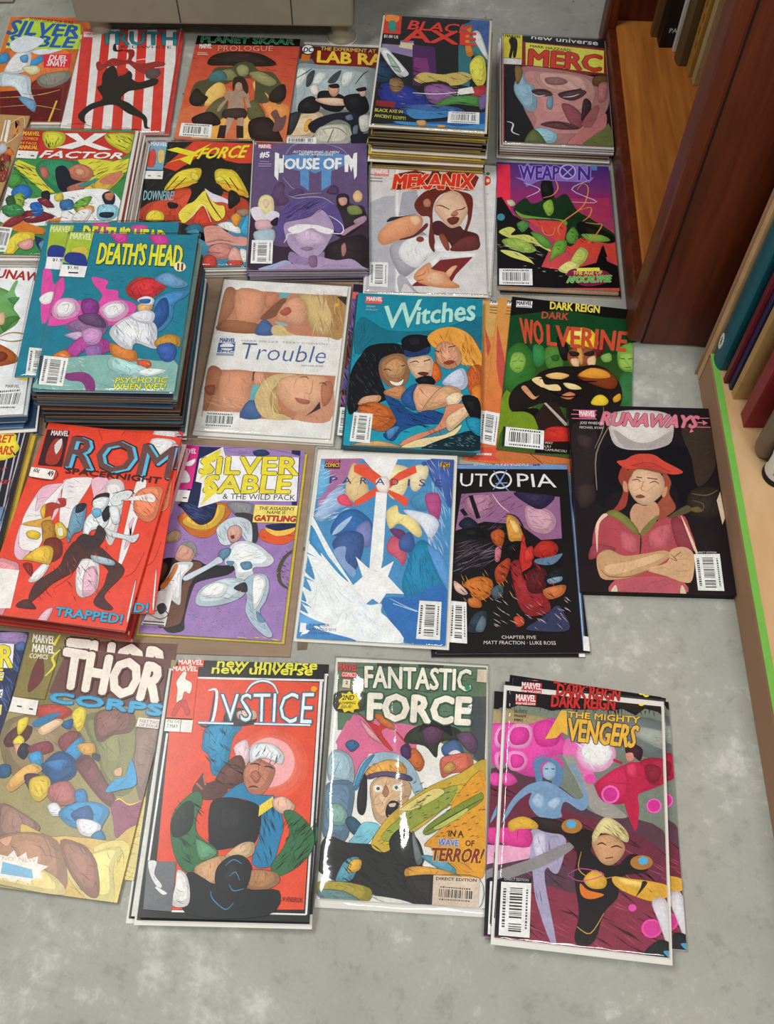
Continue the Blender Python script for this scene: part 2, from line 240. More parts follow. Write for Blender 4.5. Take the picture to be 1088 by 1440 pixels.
# ------------------------------------------------------------------ printed art: coordinates in 0.1 mm from the middle of the comic
ART = """
=truth
bg e8e2e0
p d23a30 -839,1329 -649,1330 -432,-1294 -638,-1294
p d23a30 -502,1331 -364,1332 -158,-1292 -322,-1293
p d23a30 -211,1333 -64,1334 152,-1291 -11,-1292
p d23a30 96,1335 252,1336 455,-1290 299,-1291
p d23a30 412,1337 571,1338 760,-1289 596,-1289
p d23a30 740,1339 848,1340 934,134 830,134
s 9b2f2c -477,384 -424,432 -369,352 -226,514 5,458 12,649 -118,720 75,745 123,601 95,458 223,388 342,389 516,437 658,367 564,272 608,132 498,62 345,108 183,223 47,363 -96,316 -271,291 -377,197 -440,220
s 3a2a2a -260,840 -225,899 -180,734 -85,744 -113,686 -236,705
s 5a4a4c 364,201 507,249 606,156 535,-7 385,15
s 232021 -332,81 -268,268 -152,292 -60,36 49,106 152,-9 281,-100 476,-7 581,-30 552,-167 302,-282 132,-328 39,-508 166,-597 297,-729 495,-946 534,-1162 595,-1204 496,-1205 428,-990 198,-861 -28,-664 -227,-687 -387,-776 -477,-950 -426,-1101 -521,-1037 -580,-929 -553,-820 -435,-644 -251,-509 -376,-240 -315,-149
s 232021 -57,129 67,199 144,107 143,-55 63,-124 -39,-10
s cc2f2a -90,152 30,260 71,167 -34,60
l 8a2020 14 -721,-1124 -511,-1106 -332,-1165
l 77777a 11 -787,-1159 -417,-1166
l 77777a 11 -131,-1182 269,-1206
l f5f0ee 19 140,459 330,498 417,517
l f5f0ee 15 490,262 723,311
@title_lettering
t 2f8a8c TRUTH -481,887 782,861 748,1199 -527,1221 .03 3b3f66,.06
t 333338 ...RED.WHITE -231,782 706,768 699,836 -240,850 0 -
@publisher_badge
p f0dcdc -797,1205 -562,1206 -556,1058 -783,1067
t cc3333 MARVEL -774,1131 -567,1132 -569,1191 -776,1190 .03 -
=skaar
bg b04236/c9603a
p 100e10 -992,1326 916,1387 926,1082 -950,1038
s c86a45 -831,-621 -425,-407 -157,-53 240,-746 704,-437 864,-803 856,-1351 -848,-1314
s e8b060 -515,24 -301,86 -207,-153 -332,-402 -489,-506 -547,-318
s e8b060 203,115 350,223 466,32 476,-355 352,-362 263,-126
s e8a050 -570,-1343 -501,-975 -220,-773 -90,-578 -148,-1319
s e8b060 157,-563 327,-695 425,-1286 153,-1302 176,-982
s d88a4a 414,-358 828,-430 812,-899 648,-1092 548,-729
s 2c2620 -583,519 -522,778 -179,891 249,849 536,585 158,512 -229,515
s 4c4a32 -536,171 -446,451 -194,491 -78,600 114,611 265,418 493,381 645,141 759,-48 725,-340 637,-393 419,-117 507,-353 290,-365 246,19 192,214 -87,148 -232,41 -364,82 -520,-172 -505,-507 -666,-469 -763,-234 -711,62
s 7c7a52 -369,355 -184,416 -61,199 -213,140 -346,182
s 8a8658 114,334 268,393 437,303 582,137 466,32 229,166
s 3f6a6c -505,297 -340,382 -219,189 -396,80 -513,123
s 8c8a60 -108,446 -40,551 81,482 88,282 -38,275
s 2a201c -765,-331 -690,-84 -560,-222 -469,-314 -567,-511 -709,-495
s 2a201c 539,-61 713,96 762,-242 634,-369 502,-305
s 5a5838 -478,-694 -338,-354 -157,-295 -159,-769 -440,-971
s 5a5838 177,-467 284,-318 476,-639 466,-826 246,-793
s 2a1c1c -649,-798 -393,-642 -214,-819 -226,-959 -562,-978
s 2a1c1c 251,-839 548,-729 774,-1130 792,-1310 365,-1290
s a08472 -204,-298 -148,-126 122,-134 185,-276 92,-281 126,-565 -90,-578 -114,-389
s a08472 -81,99 11,129 63,-40 -4,-142 -69,-48
s 352520 -124,195 31,229 136,13 143,-181 60,-65 17,80 -62,75 -88,-146
l a08472 63 -161,-320 -238,-515 -269,-635
l a08472 63 139,-278 213,-513
s 3a2a26 -167,-582 139,-541 194,-749 31,-805 -174,-770
p a88c78 -97,-766 13,-783 -60,-1178 -166,-1184
p a88c78 59,-780 148,-752 209,-1208 112,-1214
p 2f211e -196,-957 -89,-951 -81,-1248 -202,-1255
p 2f211e 64,-942 173,-959 206,-1231 100,-1237
s 6a4a4a 568,-634 651,-535 732,-718 820,-666 790,-992 643,-1047 649,-816
h 8a2f28 26 13 254 10 -906,963 818,1013 808,101 -837,54
@title_lettering
t 59b68a PLANET~SKAAR -777,1091 769,1119 768,1272 -792,1264 .05 -
t 1c1a1c PLANET~SKAAR -777,1091 769,1119 768,1272 -792,1264 -.01 -
t d07a68 PROLOGUE -470,874 436,928 428,1063 -482,1019 .05 701c1a,.09
@publisher_badge
t e8d8d4 MARVEL -783,928 -583,940 -592,1054 -793,1042 .05 -
l e0c8c0 13 -793,814 -639,807
l e0c8c0 13 -794,772 -618,767
@barcode_box
b -799,-937 -313,-955 -293,-1260 -792,-1243 h
=labrats
bg 58626a/74786c
p 5a1f1c -864,1182 463,1225 496,711 -537,688 -619,861 -829,846
p b46428 -800,977 -648,988 -661,796 -795,797
s 98a4a8 -856,639 -475,718 500,636 563,-342 252,-364 -90,-388 -556,-421 -784,-627 -835,-441
s c4ccca -819,591 -653,553 -687,250 -798,93
s c4ccca -488,514 -326,500 -428,219 -555,209
s c4ccca -73,544 119,558 47,253 -76,194
s 3a4448 -643,452 -541,561 -571,208 -645,154
s 3a4448 -228,482 -109,592 -179,286 -306,277
l 30383c 20 -824,339 -680,500 -594,607
l 30383c 20 142,259 251,517 340,624
s c8b090 -795,-814 -582,-471 -294,-545 -430,-1064 -790,-1135
s 303438 -892,-634 -737,-482 -665,-571 -744,-995 -836,-1002
s d89a3a -558,-704 -471,-651 -505,-932 -568,-914
s 1b1c22 -700,-240 -526,-83 -383,-266 -396,-457 -546,-515 -706,-479
s d8ccc4 -566,159 -475,205 -426,22 -480,-70 -561,12
s 17181e -426,22 -255,59 -24,-47 50,-187 -55,-433 -276,-401 -419,-220
s c09078 -281,180 -141,214 -101,45 -163,-81 -248,-14
s 20181a -284,204 -144,249 -110,152 -230,134
s d8b098 -457,-150 -177,-106 15,-141 56,-258 -160,-298 -385,-242
s 17181e -20,-95 129,13 322,-22 408,-353 263,-505 66,-377
s c8a08c 199,140 308,173 336,3 260,-36
s 17181e 167,138 306,197 328,115 219,78
s 1b1d2a -518,-795 -352,-596 -22,-454 259,-458 372,-731 307,-1103 189,-1157 142,-748 -70,-623 -273,-777 -408,-971
s 5a6a7c 48,-544 137,-490 177,-605 86,-635
s 5a6a7c 191,-791 265,-739 267,-969 206,-974
s b8b4a8 -330,-828 96,-751 159,-1159 -354,-1218
l 6a6458 19 -295,-871 -52,-831 114,-980
l 6a6458 19 -174,-1183 -111,-858
s 1b1d2a 175,-976 447,-911 526,-721 581,-1084 252,-1175
s c8c8c4 266,-552 418,-494 440,-819 321,-874
@title_lettering
p 741f1c -586,1019 472,1085 496,711 -524,714
t efb43a LAB~RATS -520,776 912,767 892,1032 -534,1064 .07 -
t d8a050 THE~EXPERIMENT~AT -494,1088 423,1081 420,1170 -496,1182 .03 -
@publisher_badge
E 111111 -600,1101 -622,1000 -694,954 -773,989 -815,1086 -794,1187 -722,1234 -641,1198
E e8e8e4 -613,1100 -632,1014 -696,975 -766,1004 -802,1087 -783,1173 -719,1213 -649,1183
t 111111 DC -778,1015 -629,1026 -628,1157 -772,1146 .06 -
@barcode_box
b -841,-1093 -362,-1069 -348,-1218 -833,-1243 h
=blackaxe
bg 17161c
p 8a78a0 -813,659 -333,672 -326,276 -811,413
p d8c8a0 -541,622 -329,611 -319,459 -551,498
p 4a2058 -346,579 0,549 93,-448 -282,-368
p 7a3070 -307,278 -98,267 -38,-113 -279,-135
p 2f6f7a 358,644 569,633 568,-347 400,-305
s 3d7c86 394,1147 857,1254 882,328 811,202 496,534 388,832
s e0e8ea 672,984 785,1057 834,688 826,323 726,495
s 3f62a0 507,1253 857,1254 865,266 762,559 635,918
s e8eef0 558,911 672,984 824,383 768,378
s e8e4e8 -838,411 -738,451 -589,252 -441,27 -354,-142 -479,-212 -646,8
s 98b0a4 -728,330 -604,191 -469,-94 -586,-46
s 163a58 -894,44 -730,119 -595,-164 -692,-348 -863,-306
s 23308a -789,-529 -619,-341 -315,-429 -41,-688 9,-907 -309,-1047 -651,-856
s 3a5a9a -429,-892 38,-793 479,-864 414,-1036 -234,-1095
s c8b060 -272,-251 -152,-76 148,-96 443,-10 596,-113 455,-300 198,-353 83,-277 -98,-351
s 2a2020 -172,-358 194,-266 316,-485 99,-562
s 8a5a90 -95,-408 160,-327 392,-535 111,-786 -41,-688
s f0dc50 548,177 653,397 769,318 803,-152 716,-334 599,-171
s d88a30 457,1027 551,1099 525,783 596,422 482,412
s b4343a 570,-405 788,-298 815,-553 651,-596
p f0e8e0 405,-420 605,-344 647,-483 393,-563
s 4c8a40 78,-845 249,-633 576,-547 762,-614 731,-786 402,-760
s 7a5f9a 723,-561 831,-495 821,-777 733,-841
s 3a7fb4 -317,-937 120,-952 334,-877 306,-1046 -194,-1146
p 1f5a9a -830,-1313 240,-1161 843,-886 878,-1479 -848,-1314
s 3f8ac4 -513,-1230 135,-1225 495,-1246 815,-1163 822,-1378 144,-1386
s c89a60 -173,-1188 -48,-1165 -24,-1267 -130,-1292
s c89a60 137,-1252 244,-1242 266,-1332 160,-1352
s 8a6a40 -623,-283 -476,-258 -407,-437 -507,-589 -605,-512
l e8e0e8 19 -269,-567 99,-562 463,-472
h 101018 60 19 194 20 -843,109 743,-41 738,-1006 -782,-1035
h c8b8d0 16 9 189 10 -656,-344 605,-344 588,-854 -647,-911
@title_lettering
t d8392c BLACK -434,956 558,923 573,1132 -417,1174 .04 - sh
t d8392c AXE -486,658 626,638 615,947 -480,952 .05 -
t c8c040 BLACK~AXE~IN -789,-1035 -382,-1042 -387,-977 -788,-963 .03 -
t c8c040 ANCIENT~EGYPT! -786,-1156 -328,-1191 -333,-1120 -784,-1090 .03 -
p 8a1f24 -785,-784 -509,-798 -507,-926 -785,-913
@publisher_badge
p c83a2c -847,1320 -560,1314 -547,808 -825,813
p 14121a -825,813 -547,808 -535,549 -820,559
s e88a3a -805,1279 -608,1271 -616,1117 -793,1126
s 2f8a80 -752,1104 -656,1126 -631,894 -723,886
t d8ccd0 $1.00~US -798,710 -577,699 -579,768 -799,778 .05 -
@barcode_box
b 283,-938 735,-924 737,-1181 277,-1190 h
=merc
bg 8a2224
p 15121a -853,1403 880,1308 868,1065 -467,1133 -689,1315
p 17141a -812,530 -533,537 -323,-1224 -475,-1319 -806,-1314
p 17141a 495,371 833,395 820,-1285 350,-1318
p 0f0d12 -804,518 -645,529 -310,-414 -513,-1322 -806,-1325
s c88c8a -534,486 23,463 612,318 820,147 814,-336 674,-813 762,-1317 -326,-1392 -358,-1000 -505,-546 -617,-15
s e0a8a0 -297,378 297,357 566,191 587,-232 319,-131 -70,-98 -263,71
s 94b8cc -647,106 -535,361 -458,119 -342,5 -311,-474 -428,-600 -542,-430 -657,-139
s 8c6a34 -645,479 -534,474 -536,237 -616,46
s 6a4c30 612,318 831,364 818,117 602,101
s b87878 682,138 821,178 781,-219 661,-287
s 9a6a68 -161,232 57,266 192,165 71,82 -125,93
s 5a383a -375,-71 -167,-44 -53,-169 -190,-215 -345,-165
s 5a343a 46,-120 362,-7 476,-90 274,-284 82,-238
s 98505a 77,-387 269,-433 412,-716 326,-952 180,-790
s 6a3a40 -261,-878 -49,-794 216,-845 319,-953 60,-982 -148,-939
s 9cc8d8 -358,-1000 -205,-961 -19,-1090 -62,-1290 -325,-1309
s 79a0b4 -132,-253 -54,-217 -80,-516 -156,-463
s 3a2228 431,-243 542,-355 445,-829 373,-719
s c07878 284,-1069 603,-703 763,-575 701,-1040 426,-1285 125,-1333
s a05c60 369,-835 578,-411 653,-465 519,-882
s 5d6a3a -513,-1350 -358,-1000 -176,-1382
s 6a7440 349,-1346 707,-926 789,-805 818,-1313
l e8dcdc 20 -364,-167 -287,-222 -170,-189
l e8dcdc 20 102,-218 238,-197 358,-128
l 2a1a20 35 -383,-132 -226,-78 -72,-146
l 2a1a20 35 46,-138 243,-64 402,8
l 3a2026 29 -184,-873 26,-830 250,-958
l e8e4e4 24 -775,-856 -680,-908 -700,-1081 -587,-1158
@title_lettering
p f0d858 -467,1120 804,996 774,416 -473,541
t d03a2c MERC -421,545 717,462 757,864 -400,942 .06 6a1410,.09
t 2a2018 MARK~HAZZARD: -399,1007 269,925 279,991 -391,1060 .04 -
t e8e4e8 new~universe -372,1218 709,1125 723,1250 -362,1325 .03 -
@publisher_badge
p e8cf3a -820,1338 -518,1327 -532,689 -828,706
s 1a1612 -739,1146 -690,1248 -617,1201 -602,1025 -632,733 -672,730 -671,923 -700,716 -740,725 -711,985
t 1a1612 MARVEL -804,1240 -543,1226 -538,1292 -800,1307 .05 -
p e4e0e0 -828,694 -532,676 -541,536 -828,541
=xfactor
bg 3a8a48
p c23028 -878,1253 835,1220 793,747 643,621 -65,603 -464,618 -578,785 -851,781
p b4281e -881,1269 -535,1243 -546,780 -875,796
s d0cc3a -547,1195 -250,1200 -196,1011 -296,853 -448,881
h 20301c 9 16 160 80 -520,1164 -244,1169 -280,884 -454,912
s d0cc3a 393,1180 820,1171 789,778 633,838 442,991
h 20301c 14 16 213 40 416,1164 801,1155 763,809 468,960
p d8d040 -880,504 -794,597 -517,449 -154,-80 -322,-54
p d8d040 29,-77 381,16 839,412 806,655 564,589 263,646 59,611 116,521 361,283
h 26381e 40 16 233 35 -865,534 -496,449 -159,-51 -801,204
h 26381e 40 16 181 -35 189,583 810,624 830,172 207,-45
s 2f8a60 -517,449 -438,588 -235,622 23,580 130,430 -32,39 -159,-51 -442,270
s b86c58 -459,420 -372,452 -298,272 -370,211
s c87a60 -51,396 74,520 250,462 335,313 256,162 41,218
s d89a80 53,398 151,430 212,311 113,279
s 17182a -227,394 -128,486 -25,367 41,218 199,131 49,-77 -108,8
s b86c58 9,40 256,162 347,104 90,-76
s 3a8f8a 183,102 411,224 440,165 193,43
s d8b040 356,45 484,285 682,349 773,290 610,-9 481,-99
s c87a60 440,165 640,348 742,365 634,109
s 4a9a40 -895,262 -736,295 -666,147 -746,27 -859,84
s e8ecec -906,-93 -827,26 -498,-202 -73,-79 483,18 778,-181 838,-609 -199,-737 -811,-663
s 2a70b8 -769,-61 -673,72 -522,31 -474,-115 -553,-232 -701,-206
s 8fae3a -721,-206 -662,-89 -570,-146 -542,-347 -596,-434
s 2a5a30 -822,-208 -732,-148 -652,-349 -747,-379
s 7a2434 -545,-490 -335,-430 -69,-567 -308,-683 -473,-658
s 3a8a50 -848,-381 -638,-320 -505,-489 -708,-577
s 2464b4 -457,-317 -321,-286 -244,-485 -354,-543
s d0c040 -144,-139 -53,-79 -8,-223 -104,-254
s 1c1c26 -337,-83 -241,-53 -200,-226 -286,-257
s 3a6aa0 -43,-253 114,-221 162,-393 6,-424
s 6aa83a 153,-336 251,-190 388,-159 339,-361 237,-477
s e0a050 223,-392 415,-332 457,-474 286,-533
s 1a2438 526,-128 614,-38 708,-124 713,-298 617,-328
s c87a60 562,-98 680,-67 680,-212 599,-213
s 9ad0e0 516,-330 738,-326 818,-468 718,-611 535,-585
s 1a2438 557,-472 738,-469 712,-568 570,-557
s f0e4e0 175,-591 268,-420 428,-417 384,-644 229,-675
s 7a2434 -372,-229 -255,-198 -104,-369 -225,-371
p d07828 -794,-747 -668,-577 -125,-819 -169,-903 -426,-907
p d88030 -159,-625 31,-565 0,-734 -120,-736
s 8a3038 -755,-746 -594,-547 -463,-602 -630,-772
s e4cc40 -644,-1102 -529,-881 -312,-878 -267,-1014 -423,-1125 -524,-1315 -621,-1317
s d89a94 -487,-1099 -312,-988 -262,-1150 -369,-1206
p 16305a -282,-932 -90,-1011 -96,-1309 -233,-1095
s 70a8c8 -193,-1095 -90,-1011 2,-1200 -57,-1308
h 17201c 60 12 112 30 -874,-151 749,-124 738,-610 -791,-663
h e8e8d8 30 10 99 -20 -822,-208 757,-182 738,-610 -771,-663
@title_lettering
p f0eae4 -223,1169 -32,1172 99,1016 223,1177 403,1180 212,971 530,820 341,817 114,922 -60,826 -296,853 -4,999
t f0eae4 FACTOR -499,639 693,635 750,753 -436,788 .05 -
@publisher_badge
t f0b43a MARVEL -831,1117 -585,1112 -590,1194 -834,1203 .06 -
t f0b43a COMICS -830,1025 -594,1010 -595,1061 -828,1082 .03 -
t f0b43a 64~PAGE -837,931 -591,910 -594,960 -833,975 .03 -
t f0b43a ANNUAL -837,818 -558,811 -560,892 -836,899 .06 -
p ece6e2 -873,787 -533,768 -541,607 -864,632
l 1a1a1a 23 -813,695 -788,695
l 1a1a1a 23 -632,676 -578,671
@barcode_box
b -831,-761 -606,-794 -615,-1250 -793,-1239 h
=xforce
bg 17171a
h 5a5a5e 50 10 223 -55 -855,1259 732,1256 734,199 -784,259
p cf402a -535,730 -105,1303 792,1225 789,788 593,792 74,962 -225,752 -334,641
s c8492e -823,-335 -699,-43 -442,60 -304,249 -76,271 233,237 506,148 761,-21 808,-238 642,-341 459,-442 90,-539 -235,-427
h 6a1c14 46 12 231 82 -794,-41 780,-21 647,-447 -765,-363
s e8c838 -475,225 -364,529 -219,667 32,690 9,436 -214,330
s e8a830 -475,225 -216,358 11,408 -155,301
s e8c838 250,628 403,682 583,565 777,60 542,203 304,346
s e8a830 264,375 537,314 767,88 525,148
l 2a1c10 14 -456,224 -286,527
l 2a1c10 14 -343,249 -168,496
l 2a1c10 14 471,483 618,201
l 2a1c10 14 395,456 501,259
s 131214 -221,695 -78,893 72,991 270,972 498,737 599,649 325,684 226,714 222,432 344,318 391,151 285,-11 225,45 137,239 50,104 -50,-111 -126,-110 -69,161 -99,327 67,435 32,690
s e8d050 -98,608 2,549 9,436 -79,466
s e8d050 259,459 334,514 415,428 301,402
s dcd4e0 117,253 238,154 435,41 595,-126 401,-40 247,-10
s e4d24a -128,-83 -19,-4 120,212 206,46 328,-93 424,-122 435,-336 307,-413 139,-116 33,-221 -139,-455 -228,-268
s cf402a -16,-484 67,-168 141,-143 253,-438 164,-515
l f4e8c0 16 -122,-443 -2,-273 63,-100 139,-116 253,-438
s 131214 -398,-23 -263,-53 -257,-134 -369,-145
s 131214 484,204 602,146 647,-18 521,-178 480,-96
s e8ce3c -680,-258 -593,-180 -456,-237 -443,-396 -668,-391
s 2f6a7a -111,-587 -26,-471 106,-487 170,-619 24,-668
s 3f86a4 -89,-640 95,-618 66,-1302 213,-1330 831,-1345 790,-264 642,-341 385,-467 312,-492 524,-627 176,-723
s d09488 176,-723 165,-541 351,-519 468,-626 603,-733 772,-762 796,-917 593,-912 406,-857 224,-904
s c8847c 230,-1006 333,-881 536,-885 600,-1064 460,-1187 309,-1108
s d8a094 533,-1189 577,-963 670,-990 736,-1243
s e8e0dc 689,-991 782,-1018 790,-1219 735,-1218
s e4e8ec 349,-493 515,-444 691,-605 657,-682 467,-600
s d8963a 530,-365 620,-260 681,-368 614,-551
s c84438 199,-1106 347,-1134 375,-1309 213,-1330
s c84438 534,-1214 717,-1218 729,-1293 538,-1288
s 3fa0c8 689,-553 798,-237 816,-712 714,-709
s 9a7a6a 600,-233 749,-183 800,-291 699,-342
l 7a3028 21 142,156 253,-118 400,-388
l 8a4a48 13 202,-852 403,-805 609,-861
l 8a4a48 13 231,-1031 416,-1060
@title_lettering
p ecd62e -521,793 -162,967 -506,1105 -353,1160 -89,1053 176,1244 -83,965 -128,765 -293,883
t ecd62e -FORCE -118,899 666,912 744,1182 -33,1110 .06 -
t 8ab4c4 DOWNFIRE! -762,26 -325,16 -316,199 -762,225 .02 -
@publisher_badge
p 6fa4c0 -769,1287 -504,1275 -529,659 -774,679
s c8493a -772,994 -706,1138 -652,963 -671,733 -771,764
s d8b870 -632,1078 -545,1091 -527,873 -601,818
t e4e8ec MARVEL -751,1198 -509,1187 -509,1267 -750,1281 .05 -
p e4e0dc -785,650 -518,639 -517,462 -788,476
l 222222 19 -742,542 -697,538
l 222222 19 -592,533 -548,530
=houseofm
bg 66527c/5a4a6a
s 3a2a3c -861,-209 -771,-210 -718,-609 -589,-756 -357,-856 -96,-811 202,-862 464,-622 390,83 643,-22 822,-177 828,-1297 -808,-1278
l 8890b8 14 -399,995 -294,1243 -108,1339
l 8890b8 13 -403,563 -269,350 -194,297
l 8890b8 14 232,1293 459,1180 553,1041
p 5c8cc0 -418,1023 9,1129 68,936 122,1128 571,1040 553,849 312,689 306,397 170,267 164,704 73,638 -20,706 -12,269 -142,402 -149,694 -317,750
s 584062 -540,301 -455,458 -371,404 -374,221 -298,91 -331,-12 -565,-9
s 4a3456 261,292 351,396 425,317 407,187 262,214
s 54406a -301,220 -195,323 -85,270 -119,166 -263,142
s d8cc98 -745,-7 -715,147 -627,198 -534,119 -507,-112 -557,-212 -701,-186
s d8b8a4 -676,69 -632,107 -585,42 -599,-60 -643,-72
s dcd0dc -848,-108 -725,-59 -646,-212 -542,-137 -433,-189 -445,-339 -552,-338 -607,-312 -766,-336
s c8a0a8 -757,-336 -534,-338 -545,-512 -740,-510
s a4b8c4 -773,-559 -510,-512 -484,-733 -585,-853 -728,-779
s 201a28 -551,-363 -448,-264 -443,-414 -513,-438
s 2c2434 389,135 462,212 571,159 561,-47 426,-46
s c89484 426,109 534,120 543,4 480,-46 435,6
s d8b080 643,210 707,275 770,183 751,54 679,29 634,106
s 2a2428 391,-122 552,-47 696,-74 821,-228 784,-378 694,-526 499,-671 358,-572
s 78824a 552,-72 697,-48 767,-202 588,-225
s a08098 641,-351 803,-253 820,-353 695,-427
s a88098 464,-573 695,-402 802,-378 605,-550 499,-647
s 2a2026 255,-863 517,-696 817,-675 828,-1297 293,-1244
s a07068 465,-865 517,-793 535,-962 483,-1057
s 5c4a86 -457,-513 -399,-113 -261,64 -46,140 190,111 390,-71 463,-274 499,-474 429,-597 357,-522 320,-323 175,-119 34,-244 -196,-342 -336,-415 -348,-613 -415,-710
s a892b4 -354,-415 -196,-342 16,-269 157,-119 284,-272 357,-522 289,-766 186,-982 49,-1076 -91,-1050 -234,-905 -309,-735
s c0a8c4 -189,-615 -14,-518 182,-619 254,-766 45,-860 -131,-810
s 8f7aa0 -250,-953 -91,-1050 83,-1076 221,-959 240,-1102 362,-1151 190,-1243 -87,-1216 -262,-1143
s e8e0f4 -298,-515 -211,-454 37,-432 197,-471 358,-547 287,-620 146,-569 38,-494 -137,-591 -243,-589
l f4f0fc 17 -342,-783 -310,-687 -295,-613 -207,-590 -193,-442 2,-432 180,-471 269,-571 464,-610 490,-474 410,-349 284,-247
s ccb8d0 -57,-592 4,-543 33,-715 -28,-739
s 8a6a8c -112,-895 -8,-860 80,-897 -6,-944
s 9ca4c8 -687,-1291 -468,-1188 -314,-1119 -226,-1191 -257,-1308
s a890b4 -260,-1190 17,-1217 48,-1064 152,-1053 396,-1127 604,-1106 759,-1249 776,-1332 -394,-1318
s 7c627c 14,-1064 117,-1041 129,-1242 34,-1241
h 2c2450 30 11 327 -40 -367,-11 173,34 140,-170 -357,-315
h 8a7cb0 30 7 349 -38 -385,-11 281,84 176,-170 -356,-340
l c8b8d8 11 -300,168 -190,115 27,139 208,111 354,-19
l c8b8d8 9 -263,142 -83,192 171,215
@title_lettering
p e8f4f6 -537,1107 -476,1073 -472,968 -416,962 -419,1050 -400,1036 -397,656 -461,649 -468,859 -470,479 -529,591
p e8f4f6 506,1014 571,1040 627,930 646,1067 699,1089 691,578 654,499 636,794 608,660 571,849 562,660 512,661
t e8f4f6 OUSE~OF -381,737 451,728 459,959 -379,954 .08 -
t e8e4f0 ASTONISHING~X-MEN -271,1087 418,1069 429,1119 -265,1137 .03 - sh
t e8e4f0 NEW~AVENGERS -176,1029 332,1015 343,1062 -166,1075 .03 -
@publisher_badge
p d83a44 -793,1281 -595,1268 -596,1190 -795,1198
t f0e8e8 MARVEL -784,1198 -600,1190 -599,1274 -791,1281 .06 -
t ece8f0 #5 -762,993 -622,992 -619,1107 -761,1114 .07 -
l c8c0d4 9 -758,903 -618,896
l c8c0d4 9 -774,849 -583,842
l c8c0d4 9 -772,803 -585,796
@barcode_box
b -797,-725 -498,-733 -495,-1183 -796,-1175 v
=mekanix
bg d4d0d0
p b4b2ba -834,438 -626,583 -471,588 -431,-1311 -830,-1288
p a8a6b2 -356,675 -144,738 -62,220 -253,187 -405,181
p ecebea -485,1237 -426,1239 -376,-1321 -431,-1323
l c4c2c6 19 -475,1238 -421,-1335
s a4a2ac -523,-505 -321,-266 -59,-126 92,-484 -164,-897 -346,-1003
s e8e4e4 -357,-397 -171,-235 92,-226 148,-534 19,-640 -146,-847 -371,-653
s 6a2a22 -179,406 -84,629 51,745 207,778 479,732 671,627 675,299 622,3 504,-342 448,-370 545,-106 607,216 515,484 362,700 168,582 91,252 130,-380 111,-535 36,-332 53,143 -81,192
s b47a60 -45,492 13,549 61,496 52,386 -25,384
s e0b498 110,361 206,584 362,728 517,650 609,351 548,133 432,-57 338,-33 205,148
s 4a1c1c 91,38 205,95 357,-46 490,-2 545,-79 733,-152 767,-307 727,-463 521,-470 391,-474 336,-348 224,-221 111,-173
s 6a2c26 353,-501 429,-344 581,-209 750,-230 736,-463
s f0ece8 148,-276 242,-428 353,-527 334,-553 130,-509
s 8c4430 186,-223 243,-168 317,-322 335,-476 279,-478
s d8956c -698,-252 -590,-38 -404,128 -176,203 -62,166 -60,-20 -172,-182 -396,-320 -618,-418
s e8b48c -252,133 -138,190 -80,85 -155,-24
s 2c2428 -564,42 -519,137 -348,170 -138,217 -328,157
s 6a2820 -377,-294 -172,-195 -4,35 16,-44 -153,-234 -321,-305
p ecebea 56,-740 204,-545 483,-535 706,-541 686,-618 427,-626 204,-634 111,-813
p 7a2428 204,-684 668,-606 423,-952 349,-1127 94,-1185 -233,-1195 -17,-967
p f0eeea -262,-1086 -163,-984 -125,-1106 -206,-1194
s d89468 -172,-1022 -73,-844 56,-740 93,-864 295,-932 349,-1078 458,-1148 439,-1210 167,-1207 -70,-1141
s e8ae88 -16,-1016 130,-912 276,-1007 239,-1155 57,-1137
s e0a880 277,-932 369,-805 443,-790 387,-904 331,-1005
l 7a3826 11 -144,-1021 -35,-968 1,-904
l 7a3826 11 -125,-1094 -34,-1066
E 8a3a30 -30,-287 -46,-328 -86,-346 -126,-331 -143,-291 -127,-250 -87,-232 -47,-247
s a8a6b2 -400,-1054 -309,-1001 -160,-1242 -87,-1324 -141,-1326 -289,-1148 -358,-1321
l 3a1814 19 148,403 225,406 340,328
l 3a1814 19 436,318 532,348 571,391
s 6a2c26 301,125 396,182 482,158 443,50 357,20
s b4745e 359,234 426,318 464,238 396,182
l 4a1c18 12 358,213 435,210
@title_lettering
p 7a1e18 -532,711 -491,1051 -167,1148 60,1070 128,1288 207,1075 405,1153 700,1135 786,1024 693,739 362,742 129,790 -144,738
t d8301f MEKANIX -498,740 689,773 719,1093 -471,1037 .09 e8c8a0,.14
l d8c8a8 16 -443,658 -144,794 129,846 441,800 732,740
@publisher_badge
p d88078 -789,1146 -566,1148 -566,1005 -790,1003
t f4ecec MARVEL -780,1055 -575,1056 -574,1142 -779,1141 .06 -
l 4a4448 12 -850,1038 -799,1037
l 4a4448 12 -852,961 -659,957
l 4a4448 12 -849,893 -657,889
@price_sticker
E 2a8a48 775,1163 766,1141 745,1131 724,1139 716,1161 725,1184 746,1194 767,1185
@barcode_box
b -790,-763 -531,-759 -527,-1229 -787,-1219 v
=weaponx
bg 402a78/d04838
p e02c48 -837,1224 -649,1220 -641,229 -743,166 -852,477
p 8a2a68 -656,694 838,665 825,145 152,-119 -641,201
p a8345a 178,538 822,576 812,88 477,12
p cc4438 -403,45 199,52 831,-79 846,-759 718,-633 323,-709 -53,-297
p 0e0c10 -892,474 -780,510 -681,284 -583,62 -386,-95 -100,-519 -228,-874 119,-933 555,-749 652,-420 713,-713 882,-810 854,-1216 -881,-1316
p 0e0c10 -864,159 -702,197 -443,14 -566,-161 -865,-179
s 123018 -600,289 -434,502 -334,391 -149,489 -146,606 -183,722 -17,791 15,528 182,626 330,287 523,127 864,-188 794,-357 539,-318 344,-274 218,-446 122,-369 157,-7 -81,64 -402,73 -542,121
s 0f1410 -179,870 -33,909 -14,556 -169,488
s 0f1410 360,61 824,-191 835,-328 599,-314 348,-191
